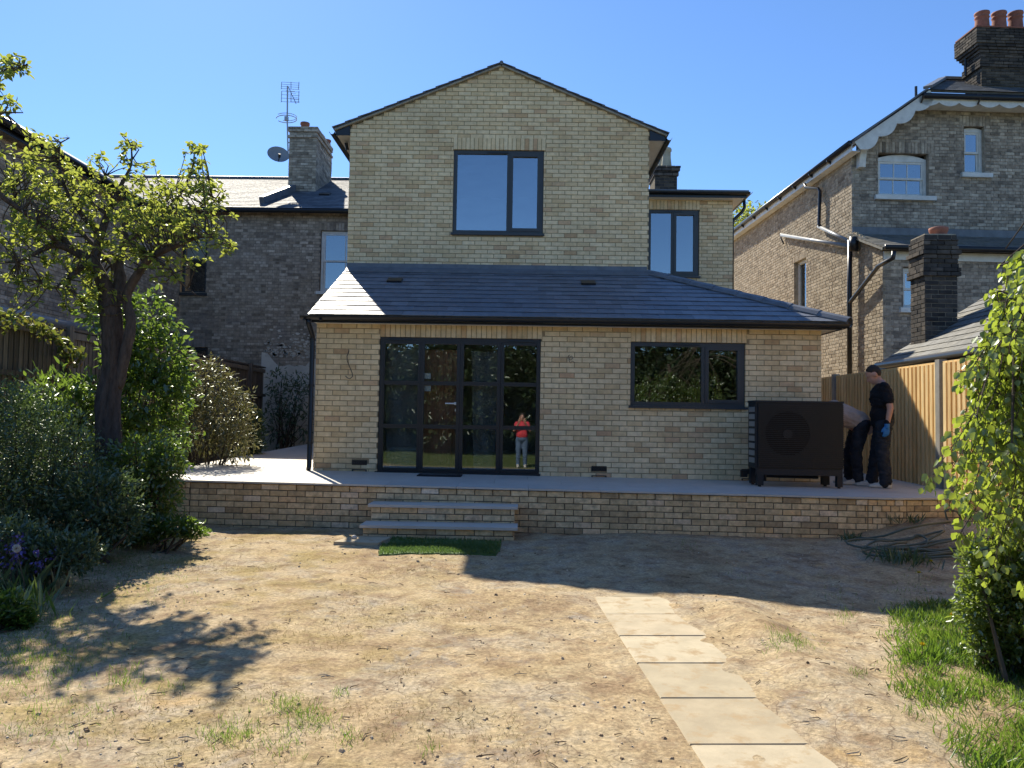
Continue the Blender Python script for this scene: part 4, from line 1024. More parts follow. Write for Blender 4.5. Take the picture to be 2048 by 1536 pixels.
# ================================================================== old terrace on the left
YT = 19.5
XT = -8.8                              # plane of the flank wall on the far left
def build_terrace():
    t = thing('terraced_house', 'dark old brick terrace behind the garden with slate roof and chimney', 'house', (-6, 20.5, .6))
    x0 = XT; w = GX0 + .05 - x0; zt = P(560, 424, YT).z; zb = .3
    wA = (P(640, 520, YT).x - x0, w, P(660, 583, YT).z, P(660, 461, YT).z)
    wB = (P(362, 520, YT).x - x0, P(413, 520, YT).x - x0, P(390, 586, YT).z, P(390, 452, YT).z)
    wC = (P(362, 720, YT).x - x0, P(415, 720, YT).x - x0, 1.0, P(385, 694, YT).z)
    ops = [wA, wB, wC]; arch = [(wA[0] - .06, w, wA[3], wA[3] + .20), (wB[0] - .06, wB[1] + .06, wB[3], wB[3] + .2), (wC[0] - .06, wC[1] + .06, wC[3], wC[3] + .2)]
    rx0 = P(521, 800, YT).x - x0; rz1 = P(570, 716, YT).z
    br = []
    lay(br, x0, YT, 0, zb, zt, spans_fn(w, ops + arch + [(rx0, w, 0, rz1 - .2)]), bond='flemish', jit=.004)
    for a in arch: soldiers(br, x0, YT, 0, a[0], a[1], a[2], hgt=.195)
    backing(t, M['old_mortar'], x0, YT, 0, w, zb, zt, ops)
    emit_bricks(t, br, M['terr'], 300, depth=.05)
    # painted render patch with a broken upper edge
    top = []; n = 26
    for k in range(n + 1):
        u = rx0 + (w - rx0 + .1) * k / n; e = rz1 - .03 + random.uniform(-.03, .03)
        if k < 2: e += .18
        if 3 <= k <= 8: e -= .16
        top.append((x0 + u, YT - .022, e))
    MB().ext([(x0 + rx0, YT - .022, .45)] + top + [(x0 + w + .1, YT - .022, .45)], (0, .028, 0)).build('render', M['render'], t)
    # flaking paint above it: thin chips on the brick faces
    ch = MB()
    for _ in range(420):
        u = rx0 + .08 + random.random() * (w - rx0); z = rz1 + .02 + abs(random.gauss(0, .32)); s = random.uniform(.015, .06)
        if z > rz1 + .75: continue
        pts = [(x0 + u + s * math.cos(a) * random.uniform(.5, 1.4), YT - .008, z + .6 * s * math.sin(a) * random.uniform(.5, 1.3)) for a in (0, 1.1, 2.2, 3.3, 4.4, 5.4)]
        ch.ext(pts, (0, .003, 0))
    ch.build('paint_flakes', M['render'], t, kind='stuff')
    # sash window on the right
    def sash(x0_, x1_, z0, z1, Y, vb, par, name='window', mat='cream', fr=.07):
        mb = MB(); yf = Y + .07
        mb.box(x0_, x0_ + fr, yf, yf + .09, z0, z1); mb.box(x1_ - fr, x1_, yf, yf + .09, z0, z1); mb.box(x0_ + fr, x1_ - fr, yf, yf + .09, z1 - fr, z1); mb.box(x0_ + fr, x1_ - fr, yf, yf + .09, z0, z0 + fr)
        o = mb.build(name, M[mat], par); zm = (z0 + z1) / 2 + .02
        for (a, b, yo) in ((zm - .025, z1 - fr, yf + .012), (z0 + fr, zm + .025, yf + .044)):
            q = MB(); s = .042; xa, xb = x0_ + fr, x1_ - fr
            q.box(xa, xa + s, yo, yo + .03, a, b); q.box(xb - s, xb, yo, yo + .03, a, b); q.box(xa + s, xb - s, yo, yo + .03, b - s, b); q.box(xa + s, xb - s, yo, yo + .03, a, a + s)
            for k in range(1, vb): x = xa + s + (xb - xa - 2 * s) * k / vb; q.box(x - .011, x + .011, yo + .003, yo + .027, a + s, b - s)
            q.build('sash', M[mat], o)
            for k in range(vb):
                pa = xa + s + (xb - xa - 2 * s) * k / vb; pb = xa + s + (xb - xa - 2 * s) * (k + 1) / vb
                MB().box(pa + .006, pb - .006, yo + .012, yo + .017, a + s - .004, b - s + .004).build('pane', M['glass_blue'], o)
        MB().box(x0_ - .08, x1_ + .08, Y - .07, yf + .05, z0 - .08, z0 - .001).build('sill', M[mat], o)
        MB().box(x0_ - .02, x1_ + .02, yf + .6, yf + .62, z0 - .1, z1 + .1).build('room_back', M['inner'], o)
        return o
    build_terrace.sash = sash
    sash(x0 + wA[0] + .01, x0 + wA[0] + 1.25, wA[2], wA[3] - .005, YT, 2, t, fr=.06)
    # plain dark window with a half drawn blind
    for (wn_, blind) in ((wB, True), (wC, False)):
        mb = MB(); yf = YT + .08; a, b, c, d = x0 + wn_[0] + .005, x0 + wn_[1] - .005, wn_[2], wn_[3] - .005
        mb.box(a, a + .06, yf, yf + .07, c, d); mb.box(b - .06, b, yf, yf + .07, c, d); mb.box(a + .06, b - .06, yf, yf + .07, d - .06, d); mb.box(a + .06, b - .06, yf, yf + .07, c, c + .06)
        mb.box(a + .06, b - .06, yf + .01, yf + .06, (c + d) / 2 - .03, (c + d) / 2 + .03)
        o = mb.build('window', M['alu'], t)
        MB().box(a + .05, b - .05, yf + .03, yf + .036, c + .05, (c + d) / 2 - .025).build('pane', M['glass'], o); MB().box(a + .05, b - .05, yf + .03, yf + .036, (c + d) / 2 + .025, d - .05).build('pane', M['glass'], o)
        if blind: MB().box(a + .06, b - .06, yf + .12, yf + .125, (c + d) / 2 + .0, d - .02).build('blind', M['white'], o)
        MB().box(a - .05, b + .05, YT - .06, yf + .03, c - .07, c - .001).build('sill', M['alu'], o)
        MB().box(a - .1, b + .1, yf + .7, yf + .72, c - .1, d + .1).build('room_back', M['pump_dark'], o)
    # roof
    ye = YT - .28; E = P(560, 416, ye); R_ = P(560, 359, 23.4); xa, xb = XT - 4.2, GX0 - .02
    V = Vector((0, 23.4 - ye, R_.z - E.z)); Ls = V.length; V.normalize(); O = Vector((xa, ye, E.z)); U = Vector((1, 0, 0))
    rf = MB().ext([O, O + U * (xb - xa), O + U * (xb - xa) + V * Ls, O + V * Ls], U.cross(V) * -.04).build('roof', M['old_slate'], t)
    emit_slates(rf, O, U, V, lay_slates(O, U, V, [(0, -.05), (xb - xa, -.05), (xb - xa, Ls), (0, Ls)], .26, .20), M['old_slate'], 300, g=.20)
    MB().ext([(xa, 23.4, R_.z - .02), (xa, 27.6, E.z), (xa, 27.6, E.z - .05), (xa, 23.4, R_.z - .07)], (xb - xa, 0, 0)).build('back_slope', M['old_slate'], t)
    MB().tube([(xa, 23.4, R_.z + .02), (xb, 23.4, R_.z + .02)], .07, 8).build('ridge', M['lead'], t)
    MB().box(xa, xb, 23.2, 23.3, .3, R_.z - .1).build('spine_wall', M['terr'], t)
    MB().box(xa, xb, ye + .06, ye + .08, zt + .005, E.z - .02).build('fascia', M['black'], t)
    MB().box(xa, xb, ye + .081, YT + .02, zt + .004, zt + .016).build('soffit', M['black'], t)
    MB().tube([(xa, ye - .0, E.z - .06), (xb, ye - .0, E.z - .06)], .062, 10).build('gutter', M['black'], t)
    # raised party-wall strip crossing the roof
    a = hit(524, 408, O, U.cross(V)); b = hit(622, 370, O, U.cross(V)); nn = U.cross(V)
    MB().bar(a + nn * .09, b + nn * .09, .13, .20, nn).build('party_flashing', M['lead'], t)
    # roof light hatch and small pipe
    c = hit(566, 385, O, nn); MB().obox(c + nn * .03, U * .2, V * .16, nn * .03).build('roof_vent', M['lead'], t)
    c = hit(650, 391, O, nn); MB().obox(c + nn * .03, U * .14, V * .1, nn * .03).build('roof_vent', M['black'], t)
    # chimney
    yc = 21.4; cx0 = P(577, 330, yc).x; cx1 = P(632, 330, yc).x; ctz = P(605, 252, yc).z; cbz = E.z + .2; dpt = 1.75
    core = MB().box(cx0 + .012, cx1 - .012, yc + .012, yc + dpt, cbz, ctz - .01).build('chimney', M['old_mortar'], t)
    br = []
    z1 = ctz - .34; z2 = ctz - .17
    for (g, za, zb_) in ((0, cbz + .2, z1), (.035, z1, z1 + .075), (.0, z1 + .075, z2 ), (.03, z2, ctz)):
        lay(br, cx0 - g, yc - g, 0, za, zb_, lambda z, g=g: [(0, cx1 - cx0 + 2 * g)], jit=.006)
        lay(br, cx1 + g, yc - g, math.pi / 2, za, zb_, lambda z, g=g: [(0, dpt + g)], jit=.006)
    emit_bricks(core, br, M['terr'], 300, depth=.11)
    for (px, py0, py1, yy, rr) in ((610, 252, 237, yc + .35, .12), (641, 254, 246, yc + 1.05, .11), (654, 262, 249, yc + 1.55, .12)):
        p = P(px, py0, yy); p.z = ctz; h = {610: .22, 641: .10, 654: .16}[px]
        MB().lathe([(rr * .95, -.03), (rr, h * .3), (rr * .92, h * .6), (rr * 1.12, h * .75), (rr * 1.12, h), (rr * .8, h), (rr * .75, h * .5)], p, 14).build('chimney_pot', M['terracotta'], core, True)
    return yc, cx0, ctz, cbz
TCH = build_terrace()

def tv_aerial():
    yc, cx0, ctz, cbz = TCH; Y = yc + .05
    base = P(576, 305, Y)
    t = thing('tv_aerial', 'tall television aerial mast with two grids strapped to the terrace chimney', 'aerial', base)
    MB().tube([base, P(574.5, 240, Y), P(575, 172, Y)], .022, 8).build('mast', M['galv'], t)
    for (y0, y1, tilt) in ((164, 177, 0), (182, 203, 0)):
        g = MB()
        for k in range(4):
            y = y0 + (y1 - y0) * k / 3; g.tube([P(563, y, Y - .1), P(599, y + 2.2, Y - .1)], .006, 5)
        for x, dx in ((563.5, -1), (582, 0), (598, -1)): g.tube([P(x, y0, Y - .1), P(x + dx, y1 + 1.5, Y - .1)], .010, 5)
        g.build('reflector_grid', M['galv'], t)
    b = MB(); a0 = P(577, 174, Y - .05); b0 = P(592, 207, Y - .6); b.tube([a0, b0], .012, 6)
    for k in range(1, 8): c = a0.lerp(b0, k / 8); b.tube([c - Vector((.13, 0, -.01)), c + Vector((.13, 0, -.01))], .005, 5)
    b.build('boom', M['galv'], t)
    r = MB(); c = P(573, 238, Y); pts = []
    for k in range(21):
        a = rad(-70 + 320 * k / 20); pts.append(c + Vector((.28 * math.sin(a), .28 * -math.cos(a), .02 * math.sin(a))))
    r.tube(pts, .011, 6); r.tube([p + Vector((0, 0, .06)) for p in pts[2:-2]], .008, 6); r.build('ring_dipole', M['galv'], t)
    MB().box(c.x - .05, c.x + .05, Y - .04, Y + .04, c.z - .05, c.z + .07).build('amplifier', M['galv'], t)
    for y in (285, 300): p = P(577, y, Y); MB().box(p.x - .03, cx0 + .02, Y - .02, Y + .02, p.z - .012, p.z + .012).build('bracket', M['galv'], t)
tv_aerial()
def dish():
    yc, cx0, ctz, cbz = TCH; Y = yc - .10
    c = P(556, 312, Y)
    t = thing('satellite_dish', 'grey satellite dish fixed to the left side of the terrace chimney', 'satellite dish', P(572, 320, Y))
    n = Vector((.35, -.80, .35)).normalized(); u = n.cross(Vector((0, 0, 1))).normalized(); v = u.cross(n)
    vs = []; fs = []; R_ = .30
    for i in range(6):
        rr = R_ * i / 5
        for k in range(24):
            a = 2 * math.pi * k / 24; vs.append(c + u * rr * math.cos(a) + v * rr * .9 * math.sin(a) + n * (.08 * (i / 5) ** 2))
    for i in range(5):
        for k in range(24): fs.append((i * 24 + k, i * 24 + (k + 1) % 24, (i + 1) * 24 + (k + 1) % 24, (i + 1) * 24 + k))
    MB().add(vs, fs).build('reflector', M['greypvc'], t, True)
    MB().tube([c - v * .24 + n * .06, c - v * .28 + n * .3], .014, 6).tube([c - v * .28 + n * .28, c - v * .22 + n * .36], .035, 8).build('feed_arm', M['black'], t)
    MB().tube([c - n * .01, c + Vector((.10, .06, -.08)), P(579, 316, Y + .13)], .02, 6).build('wall_arm', M['galv'], t)
dish()

# ------------------------------------------------------------------ flank of the neighbouring house on the far left
def left_house():
    t = thing('neighbouring_house', 'shaded dark brick flank of the neighbouring house behind the left fence', 'house', (XT - 2, 14, .2))
    zt = XP(60, 288, XT).z; br = []
    y0 = 9.0; L = YT - y0
    lay(br, XT, y0, math.pi / 2, .8, zt, lambda z: [(0, L)], bond='flemish', jit=.004)
    backing(t, M['old_mortar'], XT, y0, math.pi / 2, L, 0, zt)
    emit_bricks(t, br, M['terr'], 300, depth=.05)
    MB().box(XT - 5, XT - .21, y0, YT + .2, 0, zt - .02).build('core', M['terr'], t)
    MB().ext([(XT + .28, y0 - .3, zt + .02), (XT - 2.6, y0 - .3, zt + 1.7), (XT - 5.4, y0 - .3, zt + .02), (XT - 5.4, y0 - .3, zt - .02), (XT + .28, y0 - .3, zt - .02)], (0, YT - y0 + .6, 0)).build('roof', M['old_slate'], t)
    MB().box(XT + .20, XT + .22, y0, YT - .4, zt - .16, zt - .021).build('fascia', M['black'], t)
    MB().box(XT + .004, XT + .199, y0, YT - .4, zt - .16, zt - .148).build('soffit', M['old_mortar'], t)
    MB().tube([(XT + .30, y0, zt - .02), (XT + .30, YT - .4, zt - .04)], .065, 10).build('gutter', M['black'], t, True)
    a = XP(0, 622, XT + .12); MB().tube([(XT + .13, a.y - 2, a.z + .01), (XT + .13, a.y + 4.6, a.z - .02)], .085, 12).build('waste_pipe', M['greypvc'], t, True, label='thick pale grey pipe running along the brick flank')
    MB().box(XT - .0, XT + .22, a.y - 2, a.y + 4.6, a.z - .18, a.z - .10).build('ledge', M['old_mortar'], t)
left_house()

# ================================================================== fences
def left_fence():
    X = -6.5; zt = 2.66; t = thing('timber_fence', 'weathered grey closeboard fence behind the left shrubs', 'fence', (X, 12, .2))
    y = 7.0; k = 0
    cs = [(-.014, 0), (.002, 0), (-.006, .118)]
    while y < 19.2:
        j = random.uniform(-.006, .006); zb, ze_ = .15, zt - .05 + j
        MB().add([(X + .004, y, zb), (X + .022, y, zb), (X + .008, y + .112, zb), (X + .002, y + .112, zb), (X + .004, y, ze_), (X + .022, y, ze_), (X + .008, y + .112, ze_), (X + .002, y + .112, ze_)],
                 [(0, 1, 5, 4), (1, 2, 6, 5), (2, 3, 7, 6), (3, 0, 4, 7), (4, 5, 6, 7)]).build('board', M['oldwood'], t); y += .100
    yp = XP(137, 700, X + .08).y
    posts = [yp + d for d in (-3.6, -1.83, 0, 1.83, 3.66, 5.5, 7.3)]
    for q in posts:
        if 7 < q < 19.3: MB().box(X + .025, X + .125, q - .05, q + .05, .1, zt + .02).build('post', M['oldwood'], t)
    MB().box(X - .03, X + .07, 7.0, 19.2, zt - .035, zt + .0).build('capping', M['oldwood'], t)
    MB().box(X + .024, X + .06, 7.0, 19.2, zt - .15, zt - .06).build('rail', M['oldwood'], t)
    for z in (1.95, 1.1): MB().box(X + .024, X + .085, 7.0, 19.2, z - .035, z + .035).build('rail', M['oldwood'], t)
left_fence()
XF = 5.95
def right_fence():
    p = XP(1883, 722, XF); zt = p.z - .01
    t = thing('timber_fence', 'new honey coloured closeboard fence with concrete posts on the right', 'fence', (XF, 10, .3))
    y = 2.4
    yp = p.y
    posts = [yp + d for d in (-7.32, -5.49, -3.66, -1.83, 0, 1.83, 3.66, 5.49)]
    while y < 17.6:
        if min(abs(y + .05 - q) for q in posts) > .07:
            j = random.uniform(-.004, .004); zb, ze_ = .34, zt - .03 + j
            MB().add([(XF - .020, y, zb), (XF + .0, y, zb), (XF + .0, y + .118, zb), (XF - .006, y + .118, zb), (XF - .020, y, ze_), (XF + .0, y, ze_), (XF + .0, y + .118, ze_), (XF - .006, y + .118, ze_)],
                     [(0, 1, 5, 4), (1, 2, 6, 5), (2, 3, 7, 6), (3, 0, 4, 7), (4, 5, 6, 7)]).build('board', M['newwood'], t)
            # batten added to the boards, sized so its shade draws the dark line
            MB().box(XF - .052, XF - .0205, y + .0, y + .070, zb, ze_).build('batten', M['newwood'], t)
        y += .118
    for q in posts:
        if q > 2.4: MB().ext([(XF - .065, q - .055, -.1), (XF + .045, q - .055, -.1), (XF + .045, q + .055, -.1), (XF - .065, q + .055, -.1)], (0, 0, zt + .13)).build('post', M['conc'], t)
    MB().box(XF - .03, XF + .02, 2.4, 17.6, zt - .028, zt).build('capping', M['newwood'], t)
    MB().box(XF - .018, XF + .022, 2.4, 17.6, .0, .338).build('gravel_board', M['conc'], t)
    for z in (.6, 1.4, 2.1): MB().box(XF + .001, XF + .06, 2.4, 17.6, z - .03, z + .03).build('rail', M['newwood'], t)
right_fence()

# ================================================================== the old house on the right
def right_house():
    th = rad(2.8); ux = Vector((math.cos(th), math.sin(th), 0)); uy = Vector((-math.sin(th), math.cos(th), 0))
    C = P(1704, 420, 17.2); C.z = 0
    def N(a, b, z): return C + ux * a + uy * b + Vector((0, 0, z))
    def loc(p): q = p - C; return q.dot(ux), q.dot(uy), p.z
    def F0(px, py, b=0): return loc(hit(px, py, N(0, b, 0), uy))          # on a front plane
    def F1(px, py, a=0): return loc(hit(px, py, N(a, 0, 0), ux))          # on a flank plane
    t = thing('victorian_house', 'tall old stock brick house on the right with white scalloped bargeboard', 'house', N(4, 3, 0))
    zev = F0(1700, 303)[2]; za, zb_ = F0(1692, 297), F0(1836, 197)
    W = 9.0; br = []; brd = []
    zs = F0(1900, 216)[2]
    k = (zb_[2] - za[2]) / (zb_[0] - za[0])
    zl0 = zev - .2
    def lim(zc):
        if zc < zl0: return 0, W
        return max(0, (zc - za[2] + .30) / k + za[0]), W
    w1 = (F0(1756, 350)[0], F0(1858, 350)[0], F0(1805, 392)[2], F0(1805, 306)[2])
    w2 = (F0(1928, 300)[0], F0(1970, 300)[0], F0(1945, 347)[2], F0(1945, 252)[2])
    ar = [(w1[0] - .12, w1[1] + .12, w1[3], w1[3] + .26), (w2[0] - .1, w2[1] + .1, w2[3], w2[3] + .24)]
    zb0 = 1.0
    lay(br, C.x, C.y, th, 3.2, zs, spans_fn(W, [w1, w2] + ar, lim), bond='flemish', jit=.003)
    # arched and splayed lintels as soldier bricks
    for a in ar: soldiers(br, C.x, C.y, th, a[0], a[1], a[2], hgt=a[3] - a[2] - .012)
    emit_bricks(t, br, M['stock'], 300, depth=.05)
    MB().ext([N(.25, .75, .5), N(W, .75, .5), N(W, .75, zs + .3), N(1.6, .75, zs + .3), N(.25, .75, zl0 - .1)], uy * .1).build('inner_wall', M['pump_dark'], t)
    # flank
    Lf = 12.0; p = N(0, Lf, 0); fl = []
    wf = [F1(1588, 560), F1(1612, 560)]; fz0, fz1 = 2.5, F1(1600, 520)[2]
    wu = (Lf - wf[0][1], Lf - wf[1][1]); wu = (min(wu), max(wu), fz0, fz1)
    out = 1.45; Lt = Lf
    lay(fl, p.x, p.y, th - math.pi / 2, 1.0, zev, spans_fn(Lf, [wu, (wu[0] - .05, wu[1] + .05, fz1, fz1 + .16)]), bond='flemish', jit=.003)
    soldiers(fl, p.x, p.y, th - math.pi / 2, wu[0] - .05, wu[1] + .05, fz1, hgt=.15)
    # lower wing that steps towards the garden
    b0 = F1(1766, 600)[1]
    zl = F1(1766, 505)[2]
    q = N(0, 0, 0); zlw = F1(1704, 466)[2]
    lay(fl, q.x, q.y, th - math.pi / 2, 1.0, zlw, lambda z: [(0, -b0 * min(1, max(0, (zlw + .06 - z) / (zlw - zl + 1e-6))) if z > zl else -b0)], bond='flemish', jit=.003)
    fk = bpy.data.objects.new('flank_wall', None); fk.empty_display_size = .1; place(fk, N(0, 2, 1), t)
    emit_bricks(fk, fl, M['stock_sunlit'], 300, depth=.05)
    backing(fk, M['pale_mortar'], p.x, p.y, th - math.pi / 2, Lf, .5, zev, [wu])
    MB().ext([N(.008, b0 + .006, .5), N(.008, -.006, .5), N(.008, -.006, zlw - .03), N(.008, b0 + .006, zl - .03)], ux * .2).build('wall', M['pale_mortar'], fk)
    # solid cores
    MB().ext([N(.21, .009, .5), N(W, .009, .5), N(W, .009, w1[2] - .006), N(.21, .009, w1[2] - .006)], uy * .2).build('wall', M['old_mortar'], t)
    for (a, b, c, d) in ((.009, w1[0] - .006, w1[2] - .006, zl0), (w1[1] + .006, W, w1[2] - .006, w2[2] - .006), (w1[1] + .006, w2[0] - .006, w2[2] - .006, zs), (w2[1] + .006, W, w2[2] - .006, zs), (w2[0] - .006, w2[1] + .006, w2[3] + .006, zs)):
        MB().ext([N(a, .009, c), N(b, .009, c), N(b, .009, d), N(a, .009, d)], uy * .2).build('wall', M['old_mortar'], t)
    wt = w1[3] + .006
    xg = lambda z: (z - za[2] + .25) / k + za[0]
    MB().ext([N(max(.009, xg(wt)), .009, wt), N(w1[1] + .0055, .009, wt), N(w1[1] + .0055, .009, zs), N(xg(zs), .009, zs)], uy * .2).build('wall', M['old_mortar'], t)
    MB().ext([N(.009, .009, zl0), N(w1[0] - .006, .009, zl0), N(w1[0] - .006, .009, wt), N(max(.009, xg(wt)), .009, wt)], uy * .2).build('wall', M['old_mortar'], t)
    # windows
    sash_front(t, N, w1, 3, ux, uy, arch=.10); sash_front(t, N, w2, 1, ux, uy, arch=.04)
    # flank window
    ym = [Lf - wu[1], Lf - wu[0]]
    fm = MB(); 
    for (c0, c1, d0, d1) in ((ym[0], ym[0] + .07, fz0, fz1), (ym[1] - .07, ym[1], fz0, fz1), (ym[0] + .07, ym[1] - .07, fz1 - .07, fz1), (ym[0] + .07, ym[1] - .07, fz0 + .9, fz0 + .96)):
        fm.ext([N(.11, c0, d0), N(.11, c1, d0), N(.11, c1, d1), N(.11, c0, d1)], ux * .08)
    o = fm.build('window', M['cream'], fk); MB().ext([N(.15, ym[0] + .06, fz0), N(.15, ym[1] - .06, fz0), N(.15, ym[1] - .06, fz1 - .06), N(.15, ym[0] + .06, fz1 - .06)], ux * .005).build('pane', M['glass_blue'], o)
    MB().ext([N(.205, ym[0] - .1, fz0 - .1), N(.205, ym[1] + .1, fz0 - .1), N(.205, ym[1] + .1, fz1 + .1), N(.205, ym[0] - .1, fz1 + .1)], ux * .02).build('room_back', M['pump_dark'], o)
    # roofs: gable planes run back; half hip in front
    ro = .42
    eL = N(-.22, -ro, za[2] - .06)
    aTop = zb_[0] + .0; zT = zb_[2] + .02
    rise = (W / 2 - zb_[0]) * k
    MB().ext([N(za[0] - .10, -ro, za[2] - .02), N(zb_[0], -ro, zT - .0), N(zb_[0], -ro, zT + .05), N(za[0] - .10, -ro, za[2] + .03)], uy * (Lf + ro)).build('roof', M['old_slate'], t)
    # upper part of the main slope up to the ridge and the half hip
    hipb = 1.55; hr = F0(1886, 161, hipb); zr = hr[2]; ar_ = hr[0]
    A0, A1 = N(zb_[0] - .02, -ro, zT), N(W, -ro, zT); R0, R1 = N(ar_, hipb, zr), N(W, hipb, zr)
    U = (A1 - A0).normalized(); V0 = (R0 - A0); V = (V0 - U * V0.dot(U)); Lv = V.length; V.normalize()
    emit_slates(t, A0, U, V, lay_slates(A0, U, V, [(0, -.04), ((A1 - A0).length, -.04), ((A1 - A0).length, Lv), ((R0 - A0).dot(U), Lv)], .28, .20), M['old_slate'], 120, g=.20)
    MB().ext([A0, A1, R1, R0], U.cross(V) * -.05).build('half_hip', M['old_slate'], t)
    MB().ext([A0, R0, N(ar_, Lf, zr), N(zb_[0] - .02, Lf, zT)], Vector((0, 0, -.05))).build('upper_slope', M['old_slate'], t)
    MB().bar(A0 + Vector((0, 0, .06)), R0 + Vector((0, 0, .06)), .18, .06).build('hip_capping', M['lead'], t)
    MB().bar(R0 + Vector((0, 0, .04)), R1 + Vector((0, 0, .04)), .18, .07).build('ridge_capping', M['lead'], t)
    # horizontal eave: gutter, scalloped fascia, soffit
    gz_ = F0(1900, 198, -ro)[2]
    MB().tube([N(zb_[0] - .15, -ro - .05, gz_ + .04), N(W, -ro - .05, gz_ + .04)], .06, 10).build('gutter', M['black'], t, True)
    f0 = F0(1840, 203, -ro); sc = []; a = f0[0] - .02; zt_ = gz_ + .02; n = 13; pw = .455
    for i in range(n):
        for s in range(9):
            u = s / 8; sc.append((a + (i + u) * pw, zt_ - .10 - .085 * math.sin(math.pi * u) ** .8))
    poly = [N(sc[0][0], -ro, zt_)] + [N(x, -ro, z) for x, z in sc] + [N(sc[-1][0], -ro, zt_)]
    MB().ext(poly[::-1], uy * .025).build('scalloped_fascia', M['cream'], t)
    MB().ext([N(a - .1, -ro + .03, zt_ - .11), N(a + n * pw, -ro + .03, zt_ - .11), N(a + n * pw, -.01, zt_ - .11), N(a - .1, -.01, zt_ - .11)], (0, 0, .012)).build('soffit', M['cream'], t)
    for i in range(5):
        x = a + .05 + i * 1.28; MB().ext([N(x, -ro - .10, zt_ + .0), N(x + .03, -ro - .10, zt_ + .0), N(x + .0, -ro - .02, zt_ - .14), N(x - .03, -ro - .02, zt_ - .14)], (0, 0, .03)).build('gutter_bracket', M['black'], t)
    # raking scalloped bargeboard
    A = Vector((za[0], 0, za[2])); B = Vector((zb_[0], 0, zb_[2])); d2 = Vector((B.x - A.x, 0, B.z - A.z)); Lb = d2.length; d2.normalize(); nv = Vector((d2.z, 0, -d2.x))
    pts = []; m = 4
    for i in range(m):
        for s in range(11):
            u = s / 10; v = (i + u) / m; pts.append((Lb * v, .17 + .13 * math.sin(math.pi * (u * .92 + .04)) ** .8 * (1.15 if i == 0 else 1)))
    bp = [A] + [A + d2 * x + nv * y for x, y in pts] + [B + d2 * .04]
    MB().ext([N(p.x, -ro, p.z) for p in bp], uy * .03).build('bargeboard', M['cream'], t)
    MB().ext([N(A.x + .1 * d2.x, -ro + .04, A.z - .16), N(B.x, -ro + .04, B.z - .16), N(B.x, -.01, B.z - .16), N(A.x + .1 * d2.x, -.01, A.z - .16)], (0, 0, .012)).build('soffit', M['cream'], t)
    MB().bar(N(A.x - .05, -ro - .03, A.z + .02), N(B.x - .05, -ro - .03, B.z + .03), .06, .03).build('verge', M['lead'], t)
    # carved bracket
    b = F0(1727, 300, -.2); bx, bz = b[0], F0(1727, 281, -.2)[2]
    prof = [(0, 0), (-.38, 0), (-.37, -.09), (-.28, -.16), (-.20, -.30), (-.17, -.45), (-.15, -.58), (0, -.58)]
    MB().ext([N(bx - .07, y, bz + z) for y, z in prof], ux * .14).build('bracket', M['cream'], t)
    # flank eave: gutter and white soffit
    e0 = N(-.25, -ro, za[2] - .03); e1 = N(-.25, Lf, za[2] - .03)
    MB().tube([e0, e1], .062, 10).build('gutter', M['black'], t, True)
    MB().ext([N(-.20, -ro + .02, za[2] - .20), N(-.18, -ro + .02, za[2] - .20), N(-.18, -ro + .02, za[2] - .03), N(-.20, -ro + .02, za[2] - .03)], uy * (Lf + ro)).build('fascia', M['cream'], t)
    MB().ext([N(-.179, -ro + .02, za[2] - .20), N(-.004, -ro + .02, za[2] - .20), N(-.004, -ro + .02, za[2] - .188), N(-.179, -ro + .02, za[2] - .188)], uy * (Lf + ro)).build('soffit', M['cream'], t)
    for i in range(9): MB().ext([N(-.30, .6 + i, za[2] - .10), N(-.205, .6 + i, za[2] - .16), N(-.205, .6 + i, za[2] - .06), N(-.30, .6 + i, za[2] - .06)], uy * .04).build('gutter_bracket', M['black'], t)
    # pipes on the flank
    def pipe(pts, r, m, nm='downpipe', off=-.09):
        q = [N(*(F1(px, py, o)[:1] + F1(px, py, o)[1:])) for px, py, o in pts]; return MB().tube(q, r, 10).build(nm, M[m], t, True)
    pipe([(1609, 368, -.25), (1612, 375, -.25), (1636, 377, -.12), (1640, 382, -.10), (1638, 448, -.10), (1640, 452, -.10)], .04, 'black')
    pipe([(1637, 453, -.09), (1700, 483, -.09)], .042, 'greypvc', 'waste_pipe')
    pipe([(1563, 470, -.09), (1697, 492, -.09)], .045, 'greypvc', 'waste_pipe')
    pipe([(1563, 466, -.07), (1562, 476, -.07), (1567, 487, -.06)], .02, 'black', 'pipe_hook')
    pipe([(1700, 480, -.12), (1699, 600, -.12), (1699, 750, -.12)], .055, 'black', 'soil_pipe')
    pipe([(1708, 474, -.13), (1707, 502, -.13)], .10, 'black', 'hopper')
    pipe([(1788, 503, -.12), (1786, 516, -.14), (1768, 526, -.14), (1757, 532, -.14), (1702, 602, -.12), (1699, 608, -.12)], .045, 'black')
    # lower wing: front wall, fascia, window, lean-to roof
    bb = []; fw = N(0, b0, 0)
    ww_ = (F0(1806, 575, b0)[0], F0(1806, 575, b0)[0] + .62, F0(1812, 616, b0)[2], F0(1812, 534, b0)[2])
    zfl = F0(1800, 520, b0)[2]
    lay(bb, fw.x, fw.y, th, 1.0, zfl, spans_fn(W - 2, [ww_]), bond='flemish', jit=.003)
    wg = bpy.data.objects.new('lower_wing', None); wg.empty_display_size = .1; place(wg, N(3, b0, 1), t)
    emit_bricks(wg, bb, M['stock'], 300, depth=.05)
    backing(wg, M['old_mortar'], fw.x, fw.y, th, W - 2, .5, zfl, [ww_])
    sash_front(wg, lambda a, b, z: N(a, b + b0, z), ww_, 1, ux, uy, arch=0)
